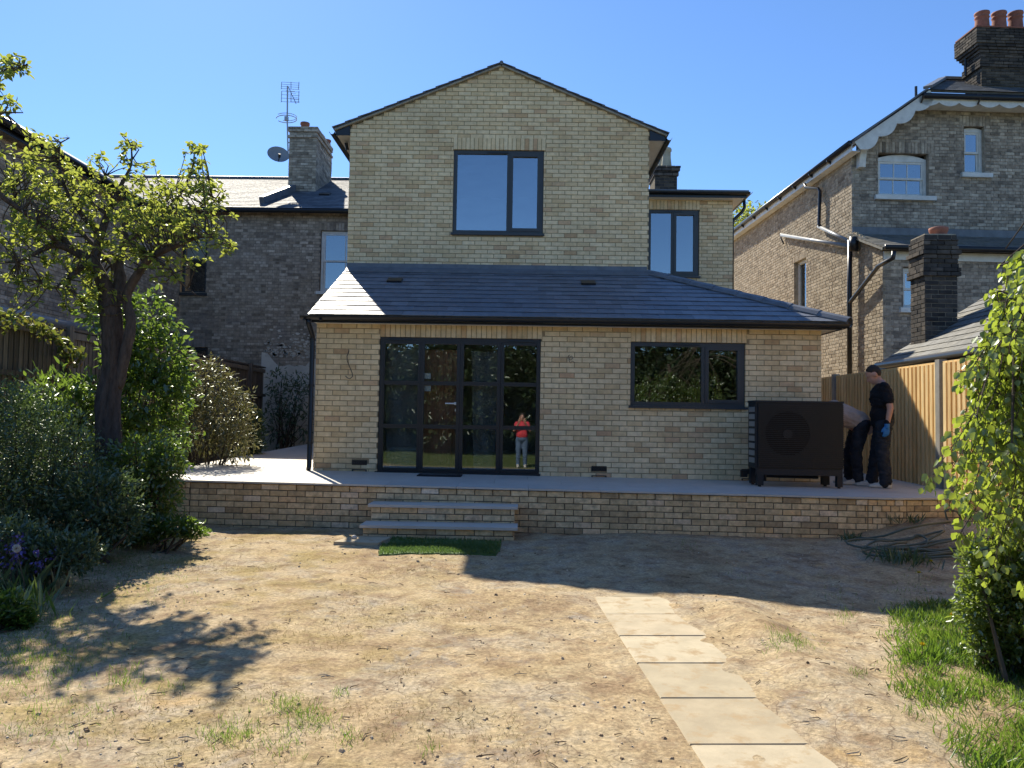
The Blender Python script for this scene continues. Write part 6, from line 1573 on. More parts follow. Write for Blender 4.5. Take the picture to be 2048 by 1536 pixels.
# weeping birch reaching in from the right
def birch():
    base = Vector((5.25, 4.9, gz(5.25, 4.9))); t = thing('birch_tree', 'weeping birch with bright hanging foliage along the right edge', 'tree', base)
    m_bark = surf('birch_bark', [(0, (.42, .40, .36)), (1, (.5, .48, .44))], ns=6, namt=.3, rough=.8, stain=((.06, .055, .05), 4, .58, .66))
    MB().tube([base + Vector((0, 0, -.1)), base + Vector((.03, 0, 1.5)), base + Vector((-.05, .05, 3.2)), base + Vector((.0, .1, 4.6))], [.16, .13, .10, .05], 14).build('trunk', m_bark, t, True)
    st = MB(); pos = []; axs = []; nrm = []; sz = []
    arches = []
    for k in range(11):
        a0 = base + Vector((-.02, .05, 2.6 + .18 * k)); tip = P(random.uniform(1995, 2120), random.uniform(470, 640), 4.7 + .10 * k)
        tip.z = min(tip.z, a0.z - .15); mid = a0.lerp(tip, .5) + Vector((0, 0, .35 + .1 * random.random()))
        cur = [a0, a0.lerp(mid, .5) + Vector((0, 0, .18)), mid, mid.lerp(tip, .55) + Vector((0, 0, .06)), tip]
        q = interp([(p, .02) for p in cur], 5); MB().tube([p for p, _ in q], [.014 * (1 - i / len(q)) + .004 for i in range(len(q))], 6).build('branch', M['twig'], t, True); arches.append([p for p, _ in q])
    # hanging strands given by their start and end in the photo
    S_ = []
    edge = [(2060, 500, 2035, 640), (2048, 520, 1995, 690), (2030, 560, 1965, 700), (2005, 620, 1950, 790), (1985, 690, 1925, 870), (1960, 760, 1905, 900), (1950, 800, 1885, 960), (1975, 780, 1900, 1000), (2000, 700, 1930, 940),
            (2020, 700, 1945, 980), (2040, 640, 1960, 900), (2055, 600, 1985, 860), (2060, 700, 1995, 960), (2030, 800, 1945, 1080), (2050, 800, 1975, 1110), (2070, 760, 2010, 1060), (2020, 860, 1960, 1100), (2055, 880, 1990, 1110), (2075, 860, 2025, 1090),
            (2090, 560, 2040, 760), (2100, 620, 2055, 900), (2100, 800, 2050, 1080), (1998, 850, 1925, 1040), (2060, 900, 1985, 1170), (2090, 920, 2030, 1190), (2035, 900, 1955, 1150), (2010, 640, 1955, 760), (2035, 590, 2000, 800), (2062, 650, 2015, 880)]
    edge += [(2080 + 22 * k, 560 + 30 * (k % 5), 2070 + 22 * k, 900 + 45 * (k % 6)) for k in range(18)]
    for i, (x0, y0, x1, y1) in enumerate(edge):
        for rep in range(3 if i % 3 else 2):
            Yd = 4.85 + random.gauss(0, .28); a = P(x0 + random.gauss(6, 16), y0 + random.gauss(0, 18), Yd); b = P(x1 + random.gauss(8, 20), y1 + random.gauss(0, 24), Yd - random.uniform(0, .3))
            root = min((p for ar in arches for p in ar[8:]), key=lambda p: (p - a).length)
            m1 = a.lerp(b, .4) + Vector((.06, 0, .05)); q = [p for p, _ in interp([(root, 1), (a, 1), (m1, 1), (b, 1)], 9)]
            st.tube(q, [.006 - .0045 * k / len(q) for k in range(len(q))], 4, cap=False)
            for j in range(6, len(q)):
                for _ in range(random.choice((2, 3, 4, 4))):
                    p = q[j].lerp(q[j - 1], random.random()); side = Vector((random.gauss(0, 1), random.gauss(0, 1), random.gauss(-.4, .5))).normalized()
                    off = random.uniform(.01, .07); pos.append(p + side * off); axs.append(side * .6 + Vector((0, 0, -.9)))
                    nrm.append(Vector((random.gauss(0, 1), random.gauss(0, 1), random.gauss(0, .4)))); sz.append(random.triangular(.028, .068, .05))
                    if off > .04: st.tube([p, p + side * off], .0018, 3, cap=False)
    st.build('hanging_twigs', M['twig'], t, kind='stuff')
    leaves('crown', pos, axs, nrm, sz, L_birch, t, width=.78, fold=.10)
birch()
shrub('glossy_shrub', 'small glossy leaved evergreen shrub at the lower right below the birch', [(2000, 1150, 62, 62), (2030, 1230, 70, 70), (1975, 1215, 52, 52), (1955, 1110, 22, 24), (2060, 1110, 60, 60), (1990, 1290, 50, 36), (2050, 1310, 60, 40)], 4.75, 14000, L_gloss, .034, .5, depth=.9, up=.2, stems=26)

def far_tree():
    t = thing('far_tree', 'pale leafy tree top showing between the houses behind the gutter', 'tree', (11.2, 36, 0))
    c = P(1492, 455, 36); pos = []; st = MB(); st.tube([(c.x, 36, 0), (c.x, 36, c.z - 1), (c.x + .1, 36, c.z + .9)], [.2, .12, .02], 8); st.build('trunk', M['bark'], t)
    n = 1800; d = runit(n); r = RNG.random(n) ** .4; p = np.array(c) + d * r[:, None] * np.array([1.3, 1.3, 1.25]) + RNG.normal(size=(n, 3)) * .1
    leaves('crown', p, RNG.normal(size=(n, 3)), RNG.normal(size=(n, 3)), .12 + .08 * RNG.random(n), L_apple, t, width=.6)
far_tree()

# ------------------------------------------------------------------ grass, weeds, flowers
def blades(name, pts, h, mat, label=None, cat=None, lean=.45, width=.07):
    n = len(pts); p = np.array([(x, y, gz(x, y) - .004) for x, y in pts])
    ax = RNG.normal(size=(n, 3)) * lean; ax[:, 2] = 1.0
    o = leaves(name, p, ax, runit(n), np.asarray(h) * np.ones(n) * (.55 + .8 * RNG.random(n)), mat, None, width=width, fold=.25)
    return tag(o, label, cat, kind='stuff')
def right_lawn():
    bnd = lambda py: np.interp(py, [1185, 1230, 1300, 1360, 1420, 1480, 1536, 1620], [1830, 1800, 1775, 1795, 1815, 1865, 1900, 1930])
    n = 90000; X = RNG.uniform(1.7, 4.7, n); Y = RNG.uniform(2.7, 6.4, n)
    d_ = np.stack([X, Y, np.zeros(n)], 1) - np.array(CAM); f = d_ @ np.array(fwd); px = 1024 + FPX * (d_ @ np.array(right)) / f; py = 768 - FPX * (d_ @ np.array(upv)) / f
    e = bnd(py) + 90 * vnoise(X, Y, 1.6, 31) + 70 * vnoise(X, Y, 5, 32) + 30 * vnoise(X, Y, 13, 34)
    clump = vnoise(X, Y, 3.2, 33) + .7 * vnoise(X, Y, 9, 35)
    dens = np.clip((px - e + 30) / 110, 0, 1) * np.clip(.78 + 1.1 * clump, .05, 1)
    keep = (py > 1178) & (RNG.random(n) < dens)
    X, Y, clump = X[keep], Y[keep], clump[keep]; m = len(X)
    p = np.stack([X, Y, gh(X, Y) - .004], 1); ax = RNG.normal(size=(m, 3)) * .55 + np.stack([vnoise(X, Y, 4, 36), vnoise(X, Y, 4, 37), np.zeros(m)], 1) * 1.2; ax[:, 2] = 1.0
    h = (.035 + .055 * RNG.random(m) ** 1.5) * (.75 + .8 * np.clip(clump + .2, 0, 1))
    col = np.clip(.45 + .9 * vnoise(X, Y, 2.1, 38) + .22 * RNG.normal(size=m), 0, .99)
    tag(leaves('grass', p, ax, runit(m), h, L_grass, None, width=.10, fold=.25, rnd=col), 'bright green grass along the right edge of the garden', 'grass', kind='stuff')
right_lawn()
def tufts():
    pts = []; spots = [(1690, 1233, 18, 60), (1565, 1297, 22, 70), (1600, 1302, 24, 80), (1715, 1358, 12, 30), (570, 1410, 28, 90), (625, 1440, 34, 110), (605, 1430, 40, 60), (470, 1462, 36, 110), (430, 1470, 28, 50), (560, 1490, 40, 60), (700, 1478, 28, 40), (680, 1390, 12, 20), (130, 1322, 40, 150), (255, 1352, 30, 110), (60, 1270, 60, 220), (20, 1300, 50, 180), (100, 1240, 50, 160), (210, 1125, 46, 420), (250, 1110, 40, 260), (170, 1150, 50, 260), (340, 1370, 20, 24), (1370, 1105, 20, 30), (860, 1500, 20, 16), (1545, 1310, 20, 24), (1830, 1180, 40, 90), (1670, 1190, 30, 26), (1480, 1160, 30, 22), (290, 1130, 60, 260), (340, 1100, 40, 120), (120, 1190, 80, 260), (40, 1340, 70, 220), (200, 1290, 70, 90), (150, 1400, 90, 90), (60, 1450, 70, 70), (300, 1180, 70, 90)]
    for (px, py, r, n) in spots:
        for _ in range(int(n * 1.7)):
            p = G(px + random.gauss(0, r * .75), py + random.gauss(0, r * .42), 0); pts.append((p.x, p.y))
    blades('grass_tufts', pts, .040, L_grass, 'scattered green grass tufts on the bare soil', 'grass', width=.07)
    pts = []
    while len(pts) < 9000:
        y = 2.6 + 5.0 * random.random(); x = random.uniform(-.70 * y - .3, .05 * y); k = vnoise(np.array([x]), np.array([y]), 1.4, 41)[0] + .25 * vnoise(np.array([x]), np.array([y]), 5, 42)[0]
        if x > -.12 * y and k < .22: continue
        if k + .18 * (-x / y) < .14: continue
        pts.append((x, y))
    blades('dry_grass', pts, .022, L_straw, 'thin yellowed moss and dead grass over the left soil', 'grass', lean=1.1, width=.10)
tufts()
def strap_plant(name, label, px, py, n, h, mat, cat='plant', group=None, spread=.05, flowers=0, fmat=None):
    p = ground_hit(px, py); t = thing(name, label, cat, p, group)
    pos = np.array([(p.x + random.gauss(0, spread), p.y + random.gauss(0, spread), p.z - .01) for _ in range(n)]); ax = RNG.normal(size=(n, 3)) * .55; ax[:, 2] = 1
    leaves('foliage', pos, ax, runit(n), h * (.5 + .6 * RNG.random(n)), mat, t, width=.10, fold=.2)
    if flowers:
        st = MB(); fp = []; fa = []
        for k in range(flowers):
            b = Vector((p.x + random.gauss(0, spread * 1.6), p.y + random.gauss(0, spread * 1.2), p.z)); e = b + Vector((random.gauss(0, .06), random.gauss(0, .05), h * random.uniform(.9, 1.35))); st.tube([b, b.lerp(e, .6), e], [.004, .003, .002], 4)
            for j in range(16):
                c = b.lerp(e, random.uniform(.55, 1.0)); fp.append(c + Vector((random.gauss(0, .014), random.gauss(0, .014), 0))); fa.append((random.gauss(0, 1), random.gauss(0, 1), -.6))
        st.build('stem', M['twig'], t); leaves('flowers', fp, fa, runit(len(fp)), .030, fmat, t, width=.55)
    return t
strap_plant('bluebell_clump', 'violet bluebell clump at the left frame edge beside the dandelion clock', 45, 1190, 60, .36, L_dark, 'flowers', None, .12, 16, F_blue)
strap_plant('bluebell_clump', 'small violet flowers among the undergrowth left of the patio corner', 235, 1075, 40, .30, L_dark, 'flowers', None, .10, 7, F_blue)
strap_plant('broad_leaf_weed', 'broad leaved weed clump at the left edge of the soil', 25, 1225, 90, .26, L_lush, 'plant', None, .16)
strap_plant('weed_clump', 'dark weed clump against the patio wall by the hose', 1815, 1045, 70, .16, L_dark, 'plant', None, .10)
strap_plant('weed_clump', 'dark weed clump on the shaded soil in front of the hose', 1700, 1082, 60, .15, L_dark, 'plant', None, .07)
strap_plant('weed_clump', 'large dark weed clump on the shaded soil left of the glossy shrub', 1800, 1125, 130, .20, L_dark, 'plant', None, .14)
def dandelions():
    for (px, py, lab) in ((1862, 1118, 'yellow dandelion in shade below the hose'), (1838, 1142, 'yellow dandelion beside the large dark weed clump'), (1905, 1232, 'yellow dandelion at the foot of the glossy shrub'), (1845, 1296, 'yellow dandelion in the sunlit grass on the right')):
        p = ground_hit(px, py + 22); t = thing('dandelion', lab, 'flower', p, 'yellow dandelions'); e = p + Vector((0, 0, .085)); MB().tube([p, e], .0025, 5).build('stem', M['twig'], t)
        n = 40; a = RNG.normal(size=(n, 3)); a[:, 2] = np.abs(a[:, 2]) + .2; leaves('flower_head', np.tile(np.array(e), (n, 1)), a, runit(n), .022, F_yel, t, width=.4)
    p = ground_hit(52, 1230); e = P(33, 1097, p.y); t = thing('dandelion_clock', 'white fluffy dandelion clock on a curved stem at left', 'flower', p)
    MB().tube([p, p.lerp(e, .5) + Vector((.02, 0, 0)), e], .003, 5).build('stem', M['twig'], t)
    n = 160; d = runit(n); leaves('seed_head', np.array(e) + d * .012, d, runit(n), .020, F_white, t, width=.5)
dandelions()

# ------------------------------------------------------------------ hose
def hose():
    c = ground_hit(1850, 1068); t = thing('garden_hose', 'grey green garden hose lying in loose coils below the patio corner', 'hose', c)
    for (cx, cy, r, n, col) in ((1790, 1072, .38, 2, 0), (1850, 1065, .45, 3, 1), (1900, 1070, .30, 2, 0)):
        o = ground_hit(cx, cy); pts = []
        m = 26 * n
        for k in range(m):
            a = 2 * math.pi * k / 26 + cx; rr = r * (.75 + .3 * math.sin(k * .37 + cx)); x = o.x + rr * 1.5 * math.cos(a) + .1 * math.sin(k * .21); y = min(9.45, o.y + rr * .55 * math.sin(a) + .06 * math.sin(k * .5))
            pts.append((x, y, gz(x, y) + .018 + .02 * (1 + math.sin(k * .7 + cx)) + .03 * (k / m)))
        MB().tube(pts, .0125, 6).build('coil', M['hose'], t, True)
    q = [P(x, y, 9.55) for x, y in ((1905, 1060), (1893, 1035), (1890, 1022), (1900, 1018), (1915, 1024), (1925, 1040))]; MB().tube(q, .0125, 6).build('coil', M['hose'], t, True)
    tail = [ground_hit(x, y) + Vector((0, 0, .015)) for x, y in ((1700, 1076), (1735, 1079), (1770, 1074), (1810, 1060), (1850, 1052), (1900, 1046))]; MB().tube(tail, .0125, 6).build('coil', M['hose'], t, True)
hose()

# ------------------------------------------------------------------ trees and hedge behind the photographer, seen mirrored in the glass
def back_trees():
    for i, (x, y, r, h, lab) in enumerate(((-6.5, -7.5, 2.4, 5.0, 'round leafy tree at the back of the garden, left'), (-2.4, -8, 2.2, 5.0, 'leafy tree at the back of the garden, left of centre'), (1.6, -8, 2.3, 5.2, 'leafy tree at the back of the garden, right of centre'), (5.6, -6.5, 2.5, 5.2, 'dense tree at the back of the garden, right'), (9.8, -6.2, 2.5, 5.2, 'dense tree at the far right back of the garden'))):
        t = thing('garden_tree', lab, 'tree', (x, y, 0), 'trees at the back of the garden')
        MB().tube([(x, y, -.1), (x + .1, y, h * .35), (x, y + .1, h * .7)], [.2, .16, .06], 10).build('trunk', M['bark'], t, True)
        n = 9000; d = runit(n); rr = .45 + .6 * RNG.random(n) ** .5; lump = 1 + .25 * np.sin(d[:, 0] * 6 + i) * np.sin(d[:, 2] * 5 + d[:, 1] * 6)
        p = np.array([x, y, h * .55]) + d * (rr * lump)[:, None] * np.array([r, r * .8, h * .46]); p[:, 2] = np.maximum(p[:, 2], .1 + .3 * RNG.random(n))
        leaves('crown', p, d + RNG.normal(size=(n, 3)) * .6, RNG.normal(size=(n, 3)) * .6 + np.array([0, .3, .8]), .17 + .10 * RNG.random(n), L_garden, t, width=.5)
    t = thing('hedge', 'clipped hedge across the back of the garden', 'hedge', (1, -11.5, 0))
    n = 14000; p = np.stack([RNG.uniform(-14, 16, n), -11.5 + RNG.normal(size=n) * .35, RNG.uniform(0.05, 4.6, n)], 1); leaves('foliage', p, RNG.normal(size=(n, 3)) + np.array([0, 1, .2]), RNG.normal(size=(n, 3)) * .5 + np.array([0, .4, .8]), .20, L_dark, t, width=.5)
    MB().box(-14, 16, -11.75, -11.65, 0, 4.4).build('core', L_dark, t)
    pts = [(RNG.uniform(-7, 7), RNG.uniform(-8, -.6)) for _ in range(9000)]; blades('lawn', pts, .09, L_grass, 'rough lawn behind the photographer', 'grass', width=.09)
back_trees()

# ================================================================== people
def cap(mb, p0, p1, r0, r1, n=14, flat=None):
    """tapered capsule; flat = (axis vector, factor) squashes it."""
    p0, p1 = Vector(p0), Vector(p1); d = p1 - p0; L = d.length
    if L < 1e-6: d = Vector((0, 0, 1))
    d.normalize(); u = d.orthogonal().normalized(); w = d.cross(u); vs = []; rings = []
    for k in range(5): a = -math.pi / 2 + math.pi / 2 * k / 5 + .12; rings.append((p0 + d * r0 * math.sin(a), r0 * math.cos(a)))
    rings.append((p0, r0)); rings.append((p0.lerp(p1, .5), (r0 + r1) / 2)); rings.append((p1, r1))
    for k in range(1, 6): a = math.pi / 2 * k / 5 - .12; rings.append((p1 + d * r1 * math.sin(a), r1 * math.cos(a)))
    for c, r in rings:
        for k in range(n):
            a = 2 * math.pi * k / n; v = (u * math.cos(a) + w * math.sin(a)) * r
            if flat: ax = Vector(flat[0]).normalized(); v = v - ax * v.dot(ax) * (1 - flat[1])
            vs.append(c + v)
    fs = [(i * n + k, i * n + (k + 1) % n, (i + 1) * n + (k + 1) % n, (i + 1) * n + k) for i in range(len(rings) - 1) for k in range(n)]
    fs += [tuple(range(n - 1, -1, -1)), tuple(range((len(rings) - 1) * n, len(rings) * n))]
    mb.add(vs, fs)
def ell(mb, c, r, n=16, rot=None):
    vs = []; fs = []; c = Vector(c); m = 10
    for i in range(m + 1):
        a = -math.pi / 2 + math.pi * i / m
        for k in range(n):
            b = 2 * math.pi * k / n; v = Vector((r[0] * math.cos(a) * math.cos(b), r[1] * math.cos(a) * math.sin(b), r[2] * math.sin(a)))
            if rot is not None: v = rot @ v
            vs.append(c + v)
    for i in range(m):
        for k in range(n): fs.append((i * n + k, i * n + (k + 1) % n, (i + 1) * n + (k + 1) % n, (i + 1) * n + k))
    mb.add(vs, fs)
def melt(name, mb, mat, parent, xf, vox=.012, it=6, label=None):
    """fuse the overlapping shapes into one continuous smooth skin; xf maps body space to world."""
    me = bpy.data.meshes.new(name); me.from_pydata([tuple(xf @ Vector(v)) for v in mb.v], [], mb.f); me.update()
    o = bpy.data.objects.new(name, me); COL.objects.link(o)
    m = o.modifiers.new('r', 'REMESH'); m.mode = 'VOXEL'; m.voxel_size = vox
    s = o.modifiers.new('s', 'SMOOTH'); s.iterations = it; s.factor = .5
    dg = bpy.context.evaluated_depsgraph_get(); ev = o.evaluated_get(dg); m2 = bpy.data.meshes.new_from_object(ev)
    v = np.empty(len(m2.vertices) * 3); m2.vertices.foreach_get('co', v); F = [tuple(p.vertices) for p in m2.polygons]
    bpy.data.objects.remove(o); bpy.data.meshes.remove(me)
    v = v.reshape(-1, 3)
    if name in ('t_shirt', 'shirt', 'trousers', 'top', 'jeans'):
        n_ = np.empty(len(m2.vertices) * 3); m2.vertices.foreach_get('normal', n_); n_ = n_.reshape(-1, 3)
        f = np.abs(vnoise(v[:, 0] + v[:, 1] * .8, v[:, 2] * 2.0 + v[:, 0] * .6, 9, 51)) + .6 * np.abs(vnoise(v[:, 1] - v[:, 0], v[:, 2] * 1.6, 17, 52))
        v = v + n_ * ((f - .28) * .030)[:, None]
    q = meshobj(name, v, F, mat, parent, None, True); bpy.data.meshes.remove(m2)
    return tag(q, label=label)
M['skin'] = surf('skin', [(0, (.50, .27, .19)), (1, (.50, .27, .19))], ns=14, namt=.10, rough=.55, spec=.35, bump=.05)
M['hair'] = plain('brown_hair', (.030, .020, .014), rough=.7, namt=.3, ns=60, bump=.5)
M['tee'] = surf('black_cotton', [(0, (.010, .010, .013)), (1, (.010, .010, .013))], ns=10, namt=.3, rough=.85, spec=.25, bump=1.0, bscale=9, bdist=.03)
M['jean'] = surf('dark_trousers', [(0, (.026, .029, .037)), (1, (.026, .029, .037))], ns=8, namt=.5, rough=.85, spec=.25, bump=1.0, bscale=8, bdist=.04, stretch=(1, 1, 1.8))
M['glove'] = plain('blue_glove', (.02, .16, .42), rough=.6, namt=.1)
M['shoe'] = plain('pale_trainer', (.55, .51, .45), rough=.7, namt=.15, ns=20)
M['beige'] = surf('beige_shirt', [(0, (.50, .38, .31)), (1, (.50, .38, .31))], ns=8, namt=.15, rough=.9, spec=.15, bump=1.0, bscale=8, bdist=.035)
M['red'] = plain('red_top', (.62, .06, .075), rough=.85, spec=.2, namt=.1)
M['blue_jean'] = plain('blue_jeans', (.10, .15, .24), rough=.9, spec=.15, namt=.3, ns=9)
M['hat'] = plain('white_hat', (.75, .74, .70), rough=.9)

def head(mb, c, R, s=1.0):
    """skull, face, jaw, nose, ears around centre c with rotation R (face looks along local +x)."""
    def at(x, y, z): return Vector(c) + R @ Vector((x * s, y * s, z * s))
    ell(mb, at(-.005, 0, .025), (.098 * s, .077 * s, .098 * s), rot=R); ell(mb, at(.028, 0, -.035), (.068 * s, .060 * s, .085 * s), rot=R)
    cap(mb, at(.055, 0, -.095), at(.070, 0, -.088), .028 * s, .026 * s)           # chin
    cap(mb, at(.090, 0, .005), at(.112, 0, -.032), .010 * s, .016 * s)            # nose
    cap(mb, at(.080, -.035, .022), at(.080, .035, .022), .016 * s, .016 * s)      # brow
    cap(mb, at(.088, -.018, -.062), at(.088, .018, -.062), .010 * s, .010 * s)    # mouth
    for y in (-1, 1): ell(mb, at(-.005, y * .080, -.010), (.022 * s, .012 * s, .034 * s), rot=R)
def foot(mb, heel, ang, s=1.0):
    d = Vector((math.cos(ang), math.sin(ang), 0)); h = Vector(heel)
    cap(mb, h + Vector((0, 0, .045)), h + d * .17 + Vector((0, 0, .035)), .045, .040, flat=((0, 0, 1), .9)); cap(mb, h + d * .10 + Vector((0, 0, .05)), h + d * .0 + Vector((0, 0, .09)), .042, .045)
    cap(mb, h + d * .15 + Vector((0, 0, .032)), h + d * .225 + Vector((0, 0, .028)), .042, .034, flat=((0, 0, 1), .75)); cap(mb, h + Vector((0, 0, .018)), h + d * .225 + Vector((0, 0, .018)), .044, .040, flat=((0, 0, 1), .42))
def hand(mb, wrist, palm_end, side, curl, R0=.0085):
    """palm, four unequal bent fingers and a thumb leaving the side of the palm; side points to the thumb."""
    w, e, s = Vector(wrist), Vector(palm_end), Vector(side).normalized(); d = (e - w).normalized(); n = d.cross(s).normalized(); c = Vector(curl)
    for k in range(4): o = s * (.030 - .020 * k); cap(mb, w + o * .6 + d * .01, e + o, .016, .013)
    for k, L in enumerate((.068, .076, .070, .054)):
        b = e + s * (.031 - .0207 * k); m1 = b + (d + c * .25).normalized() * L * .45; m2 = m1 + (d + c * .7).normalized() * L * .32; m3 = m2 + (d + c * 1.2).normalized() * L * .25
        cap(mb, b, m1, R0 + .001, R0); cap(mb, m1, m2, R0, R0 - .001); cap(mb, m2, m3, R0 - .001, R0 - .002)
    tb = w + d * .030 + s * .030; t1 = tb + (s * .7 + d).normalized() * .040; t2 = t1 + (d + s * .2 + c * .4).normalized() * .032
    cap(mb, tb, t1, .014, .0115); cap(mb, t1, t2, .0115, .009)

def standing_man():
    f = G(1765, 974, pz(5.1, 11.2)); f.z = pz(f.x, f.y); phi = rad(162)
    X = Matrix.Translation(f) @ Matrix.Rotation(phi, 4, 'Z')
    t = thing('person', 'person in black t-shirt and dark trousers with a blue glove, looking down beside fence', 'person', f)
    # body space: +x forward, +y to his left, z up
    hipz, shz = .90, 1.40
    hp = {1: Vector((-.01, .085, hipz)), -1: Vector((-.01, -.085, hipz))}
    kn = {1: Vector((.015, .115, .49)), -1: Vector((.06, -.10, .49))}; an = {1: Vector((-.03, .13, .09)), -1: Vector((.12, -.12, .09))}
    sh = {1: Vector((-.01, .175, shz)), -1: Vector((-.01, -.175, shz))}
    el = {1: Vector((-.075, .245, 1.11)), -1: Vector((.05, -.22, 1.12))}; wr = {1: Vector((-.03, .255, .87)), -1: Vector((.10, -.20, .88))}
    neck = Vector((.0, 0, 1.47)); hc = Vector((.105, .0, 1.585)); Rh = Matrix.Rotation(rad(34), 3, 'Y')
    b = MB(); head(b, hc, Rh, 1.04); cap(b, neck - Vector((.01, 0, .07)), hc + Vector((-.045, 0, -.06)), .062, .055)
    ell(b, (0, 0, 1.24), (.115, .165, .24)); ell(b, (-.005, 0, 1.0), (.115, .15, .16))
    for s in (1, -1):
        cap(b, sh[s], el[s], .055, .045); cap(b, el[s], wr[s], .044, .030); cap(b, hp[s], kn[s], .085, .058); cap(b, kn[s], an[s], .056, .040); cap(b, sh[s], neck, .055, .05)
    hand(b, wr[-1], wr[-1] + Vector((.02, .0, -.085)), Vector((1, 0, 0)), Vector((.3, .5, 0)))
    melt('body', b, M['skin'], t, X, .011, 5)
    h = MB(); 
    def at(x, y, z): return hc + Rh @ Vector((x, y, z))
    ell(h, at(-.018, 0, .052), (.098, .083, .085), rot=Rh); ell(h, at(-.045, 0, .015), (.068, .080, .080), rot=Rh); melt('hair', h, M['hair'], t, X, .009, 4)
    s_ = MB(); ell(s_, (.005, 0, 1.25), (.155, .205, .235)); ell(s_, (.0, 0, 1.02), (.158, .19, .15)); cap(s_, (-.005, .0, 1.09), (-.0, 0, .92), .152, .152, flat=((1, 0, 0), .98)); cap(s_, (0, -.05, 1.0), (0, .05, 1.0), .145, .145, flat=((1, 0, 0), .95))
    for s in (1, -1): cap(s_, sh[s] + Vector((0, -s * .02, .0)), sh[s].lerp(el[s], .66), .078, .068); cap(s_, sh[s], neck - Vector((0, 0, .045)), .070, .072)
    melt('t_shirt', s_, M['tee'], t, X, .012, 5)
    p = MB(); ell(p, (-.01, 0, .92), (.142, .176, .13))
    for s in (1, -1): cap(p, hp[s], kn[s], .115, .093); cap(p, kn[s] + Vector((0, 0, .02)), an[s] + Vector((0, 0, .0)), .092, .078); cap(p, an[s] + Vector((.012, 0, .05)), an[s] + Vector((.02, 0, -.015)), .076, .072)
    melt('trousers', p, M['jean'], t, X, .012, 5)
    for s in (1, -1): q = MB(); foot(q, an[s] - Vector((.035, 0, .09)), -s * .12 + .05); q2 = MB(); q2.v = [(x, y, max(z, .001)) for x, y, z in [tuple(v) for v in q.v]]; q2.f = q.f; melt('shoe', q2, M['shoe'], t, X, .008, 3)
    g = MB(); hand(g, wr[1] - Vector((0, 0, .0)), wr[1] + Vector((.008, .0, -.085)), Vector((1, .15, 0)), Vector((.25, -.55, 0)), R0=.0105); cap(g, wr[1] + Vector((0, 0, .02)), wr[1] - Vector((0, 0, .02)), .036, .034); melt('glove', g, M['glove'], t, X, .005, 3, label='blue work glove on the hanging hand')
    c = MB(); cap(c, wr[1] + Vector((0, 0, .052)), wr[1] + Vector((0, 0, .030)), .035, .037); melt('cuff', c, M['tee'], t, X, .006, 2)
    pc = MB(); pc.box(.09, .15, -.02, .06, .86, .98); melt('tool_pouch', pc, M['tee'], t, X, .012, 4)
standing_man()

def bending_man():
    f = G(1712, 968, pz(4.95, 11.6)); f.z = pz(f.x, f.y); X = Matrix.Translation(f) @ Matrix.Rotation(rad(172), 4, 'Z')
    t = thing('person', 'person in pale beige shirt bending forward behind the heat pump', 'person', f)
    hip = Vector((-.06, 0, .86)); ch = Vector((.30, 0, 1.04)); sh0 = Vector((.40, 0, 1.05)); neck = Vector((.46, 0, 1.02)); hc = Vector((.58, 0, .95)); Rh = Matrix.Rotation(rad(75), 3, 'Y')
    hp = {s: hip + Vector((0, s * .085, 0)) for s in (1, -1)}; kn = {1: Vector((.03, .11, .47)), -1: Vector((.06, -.11, .47))}; an = {1: Vector((.0, .12, .09)), -1: Vector((.06, -.13, .09))}
    sh = {s: sh0 + Vector((0, s * .17, -.03)) for s in (1, -1)}; el = {s: Vector((.47, s * .20, .74)) for s in (1, -1)}; wr = {s: Vector((.60, s * .12, .56)) for s in (1, -1)}
    b = MB(); head(b, hc, Rh); cap(b, neck, hc, .058, .055); cap(b, hip, ch, .125, .135, flat=((0, 1, 0), 1.2)); cap(b, ch, sh0, .13, .10)
    for s in (1, -1):
        cap(b, sh[s], el[s], .052, .043); cap(b, el[s], wr[s], .042, .030); cap(b, hp[s], kn[s], .09, .058); cap(b, kn[s], an[s], .056, .040); cap(b, sh[s], neck, .05, .05)
        hand(b, wr[s], wr[s] + Vector((.06, 0, -.045)), Vector((.3, -s, .3)), Vector((.1, 0, -.6)))
    melt('body', b, M['skin'], t, X, .012, 5)
    s_ = MB(); cap(s_, hip + Vector((.03, 0, .05)), ch + Vector((0, 0, .02)), .155, .160, flat=((0, 1, 0), 1.15)); cap(s_, ch, sh0, .158, .125); ell(s_, (.12, 0, 1.0), (.17, .17, .13))
    for s in (1, -1): cap(s_, sh[s], sh[s].lerp(el[s], .7), .075, .066)
    melt('shirt', s_, M['beige'], t, X, .012, 5)
    p = MB(); ell(p, hip, (.15, .175, .14))
    for s in (1, -1): cap(p, hp[s], kn[s], .112, .085); cap(p, kn[s] + Vector((0, 0, .02)), an[s] + Vector((0, 0, -.01)), .083, .074)
    melt('trousers', p, M['jean'], t, X, .012, 5)
    for s in (1, -1): q = MB(); foot(q, an[s] - Vector((.035, 0, .09)), .0); q.v = [(x, y, max(z, .001)) for x, y, z in [tuple(v) for v in q.v]]; melt('shoe', q, M['shoe'], t, X, .008, 3)
bending_man()

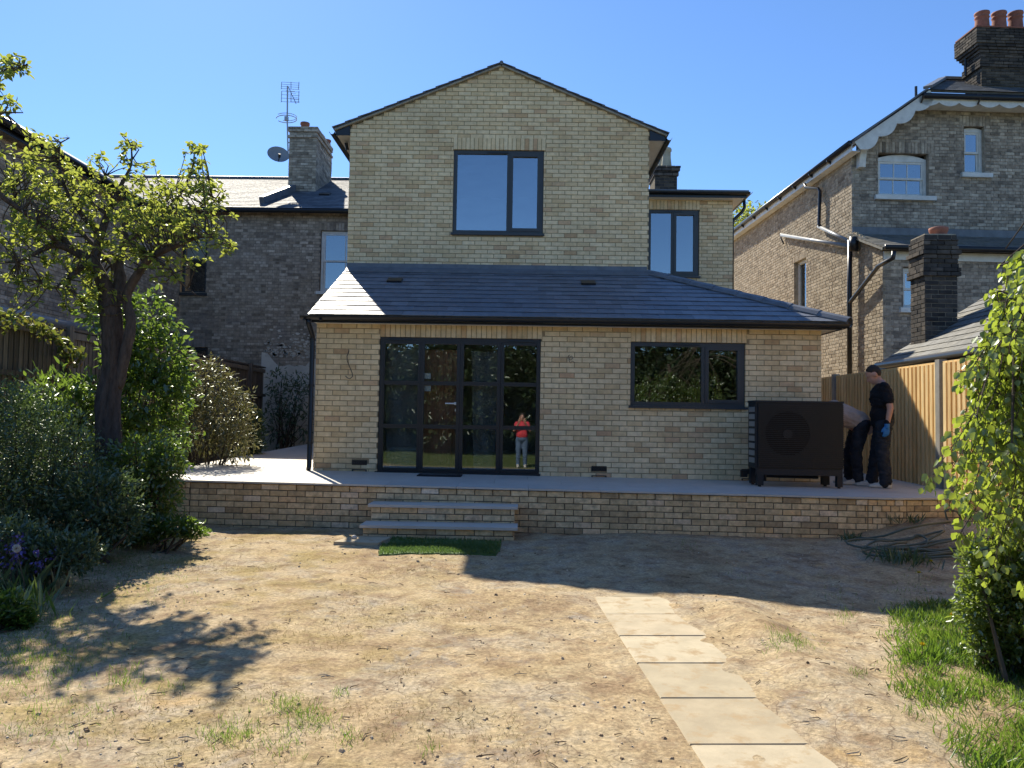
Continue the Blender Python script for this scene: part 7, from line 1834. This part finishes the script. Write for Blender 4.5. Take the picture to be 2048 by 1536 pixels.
def photographer():
    f = Vector((.02, -.52, gz(.02, -.52))); X = Matrix.Translation(f) @ Matrix.Rotation(rad(90), 4, 'Z')
    t = thing('person', 'person in red top and jeans taking the photograph, seen mirrored in the door', 'person', f)
    sh = {s: Vector((0, s * .165, 1.33)) for s in (1, -1)}; el = {s: Vector((.13, s * .24, 1.12)) for s in (1, -1)}; wr = {s: Vector((.32, s * .09, 1.36)) for s in (1, -1)}; hp = {s: Vector((0, s * .09, .86)) for s in (1, -1)}; kn = {s: Vector((.02, s * .10, .47)) for s in (1, -1)}; an = {s: Vector((0, s * .11, .08)) for s in (1, -1)}
    hc = Vector((.02, 0, 1.53)); R = Matrix.Identity(3)
    b = MB(); head(b, hc, R); cap(b, (0, 0, 1.36), (0, 0, 1.48), .055, .052); ell(b, (0, 0, 1.2), (.11, .15, .22)); ell(b, (0, 0, .95), (.12, .16, .16))
    for s in (1, -1): cap(b, sh[s], el[s], .048, .042); cap(b, el[s], wr[s], .040, .028); cap(b, hp[s], kn[s], .09, .06); cap(b, kn[s], an[s], .056, .04); hand(b, wr[s], wr[s] + Vector((.03, 0, .07)), Vector((0, -s, .2)), Vector((-.4, 0, .1)))
    melt('body', b, M['skin'], t, X, .013, 5)
    s_ = MB(); ell(s_, (.01, 0, 1.2), (.135, .17, .22)); ell(s_, (.02, 0, 1.0), (.150, .18, .17))
    for s in (1, -1): cap(s_, sh[s], sh[s].lerp(el[s], .5), .065, .058)
    melt('top', s_, M['red'], t, X, .013, 5)
    p = MB(); ell(p, (0, 0, .88), (.15, .185, .13))
    for s in (1, -1): cap(p, hp[s], kn[s], .10, .078); cap(p, kn[s], an[s], .075, .062)
    melt('jeans', p, M['blue_jean'], t, X, .013, 5)
    h = MB(); ell(h, hc + Vector((-.02, 0, .04)), (.105, .092, .10)); melt('hair', h, M['hair'], t, X, .011, 4)
    for s in (1, -1): q = MB(); foot(q, an[s] - Vector((.03, 0, .08)), 0); melt('shoe', q, M['shoe'], t, X, .009, 3)
photographer()
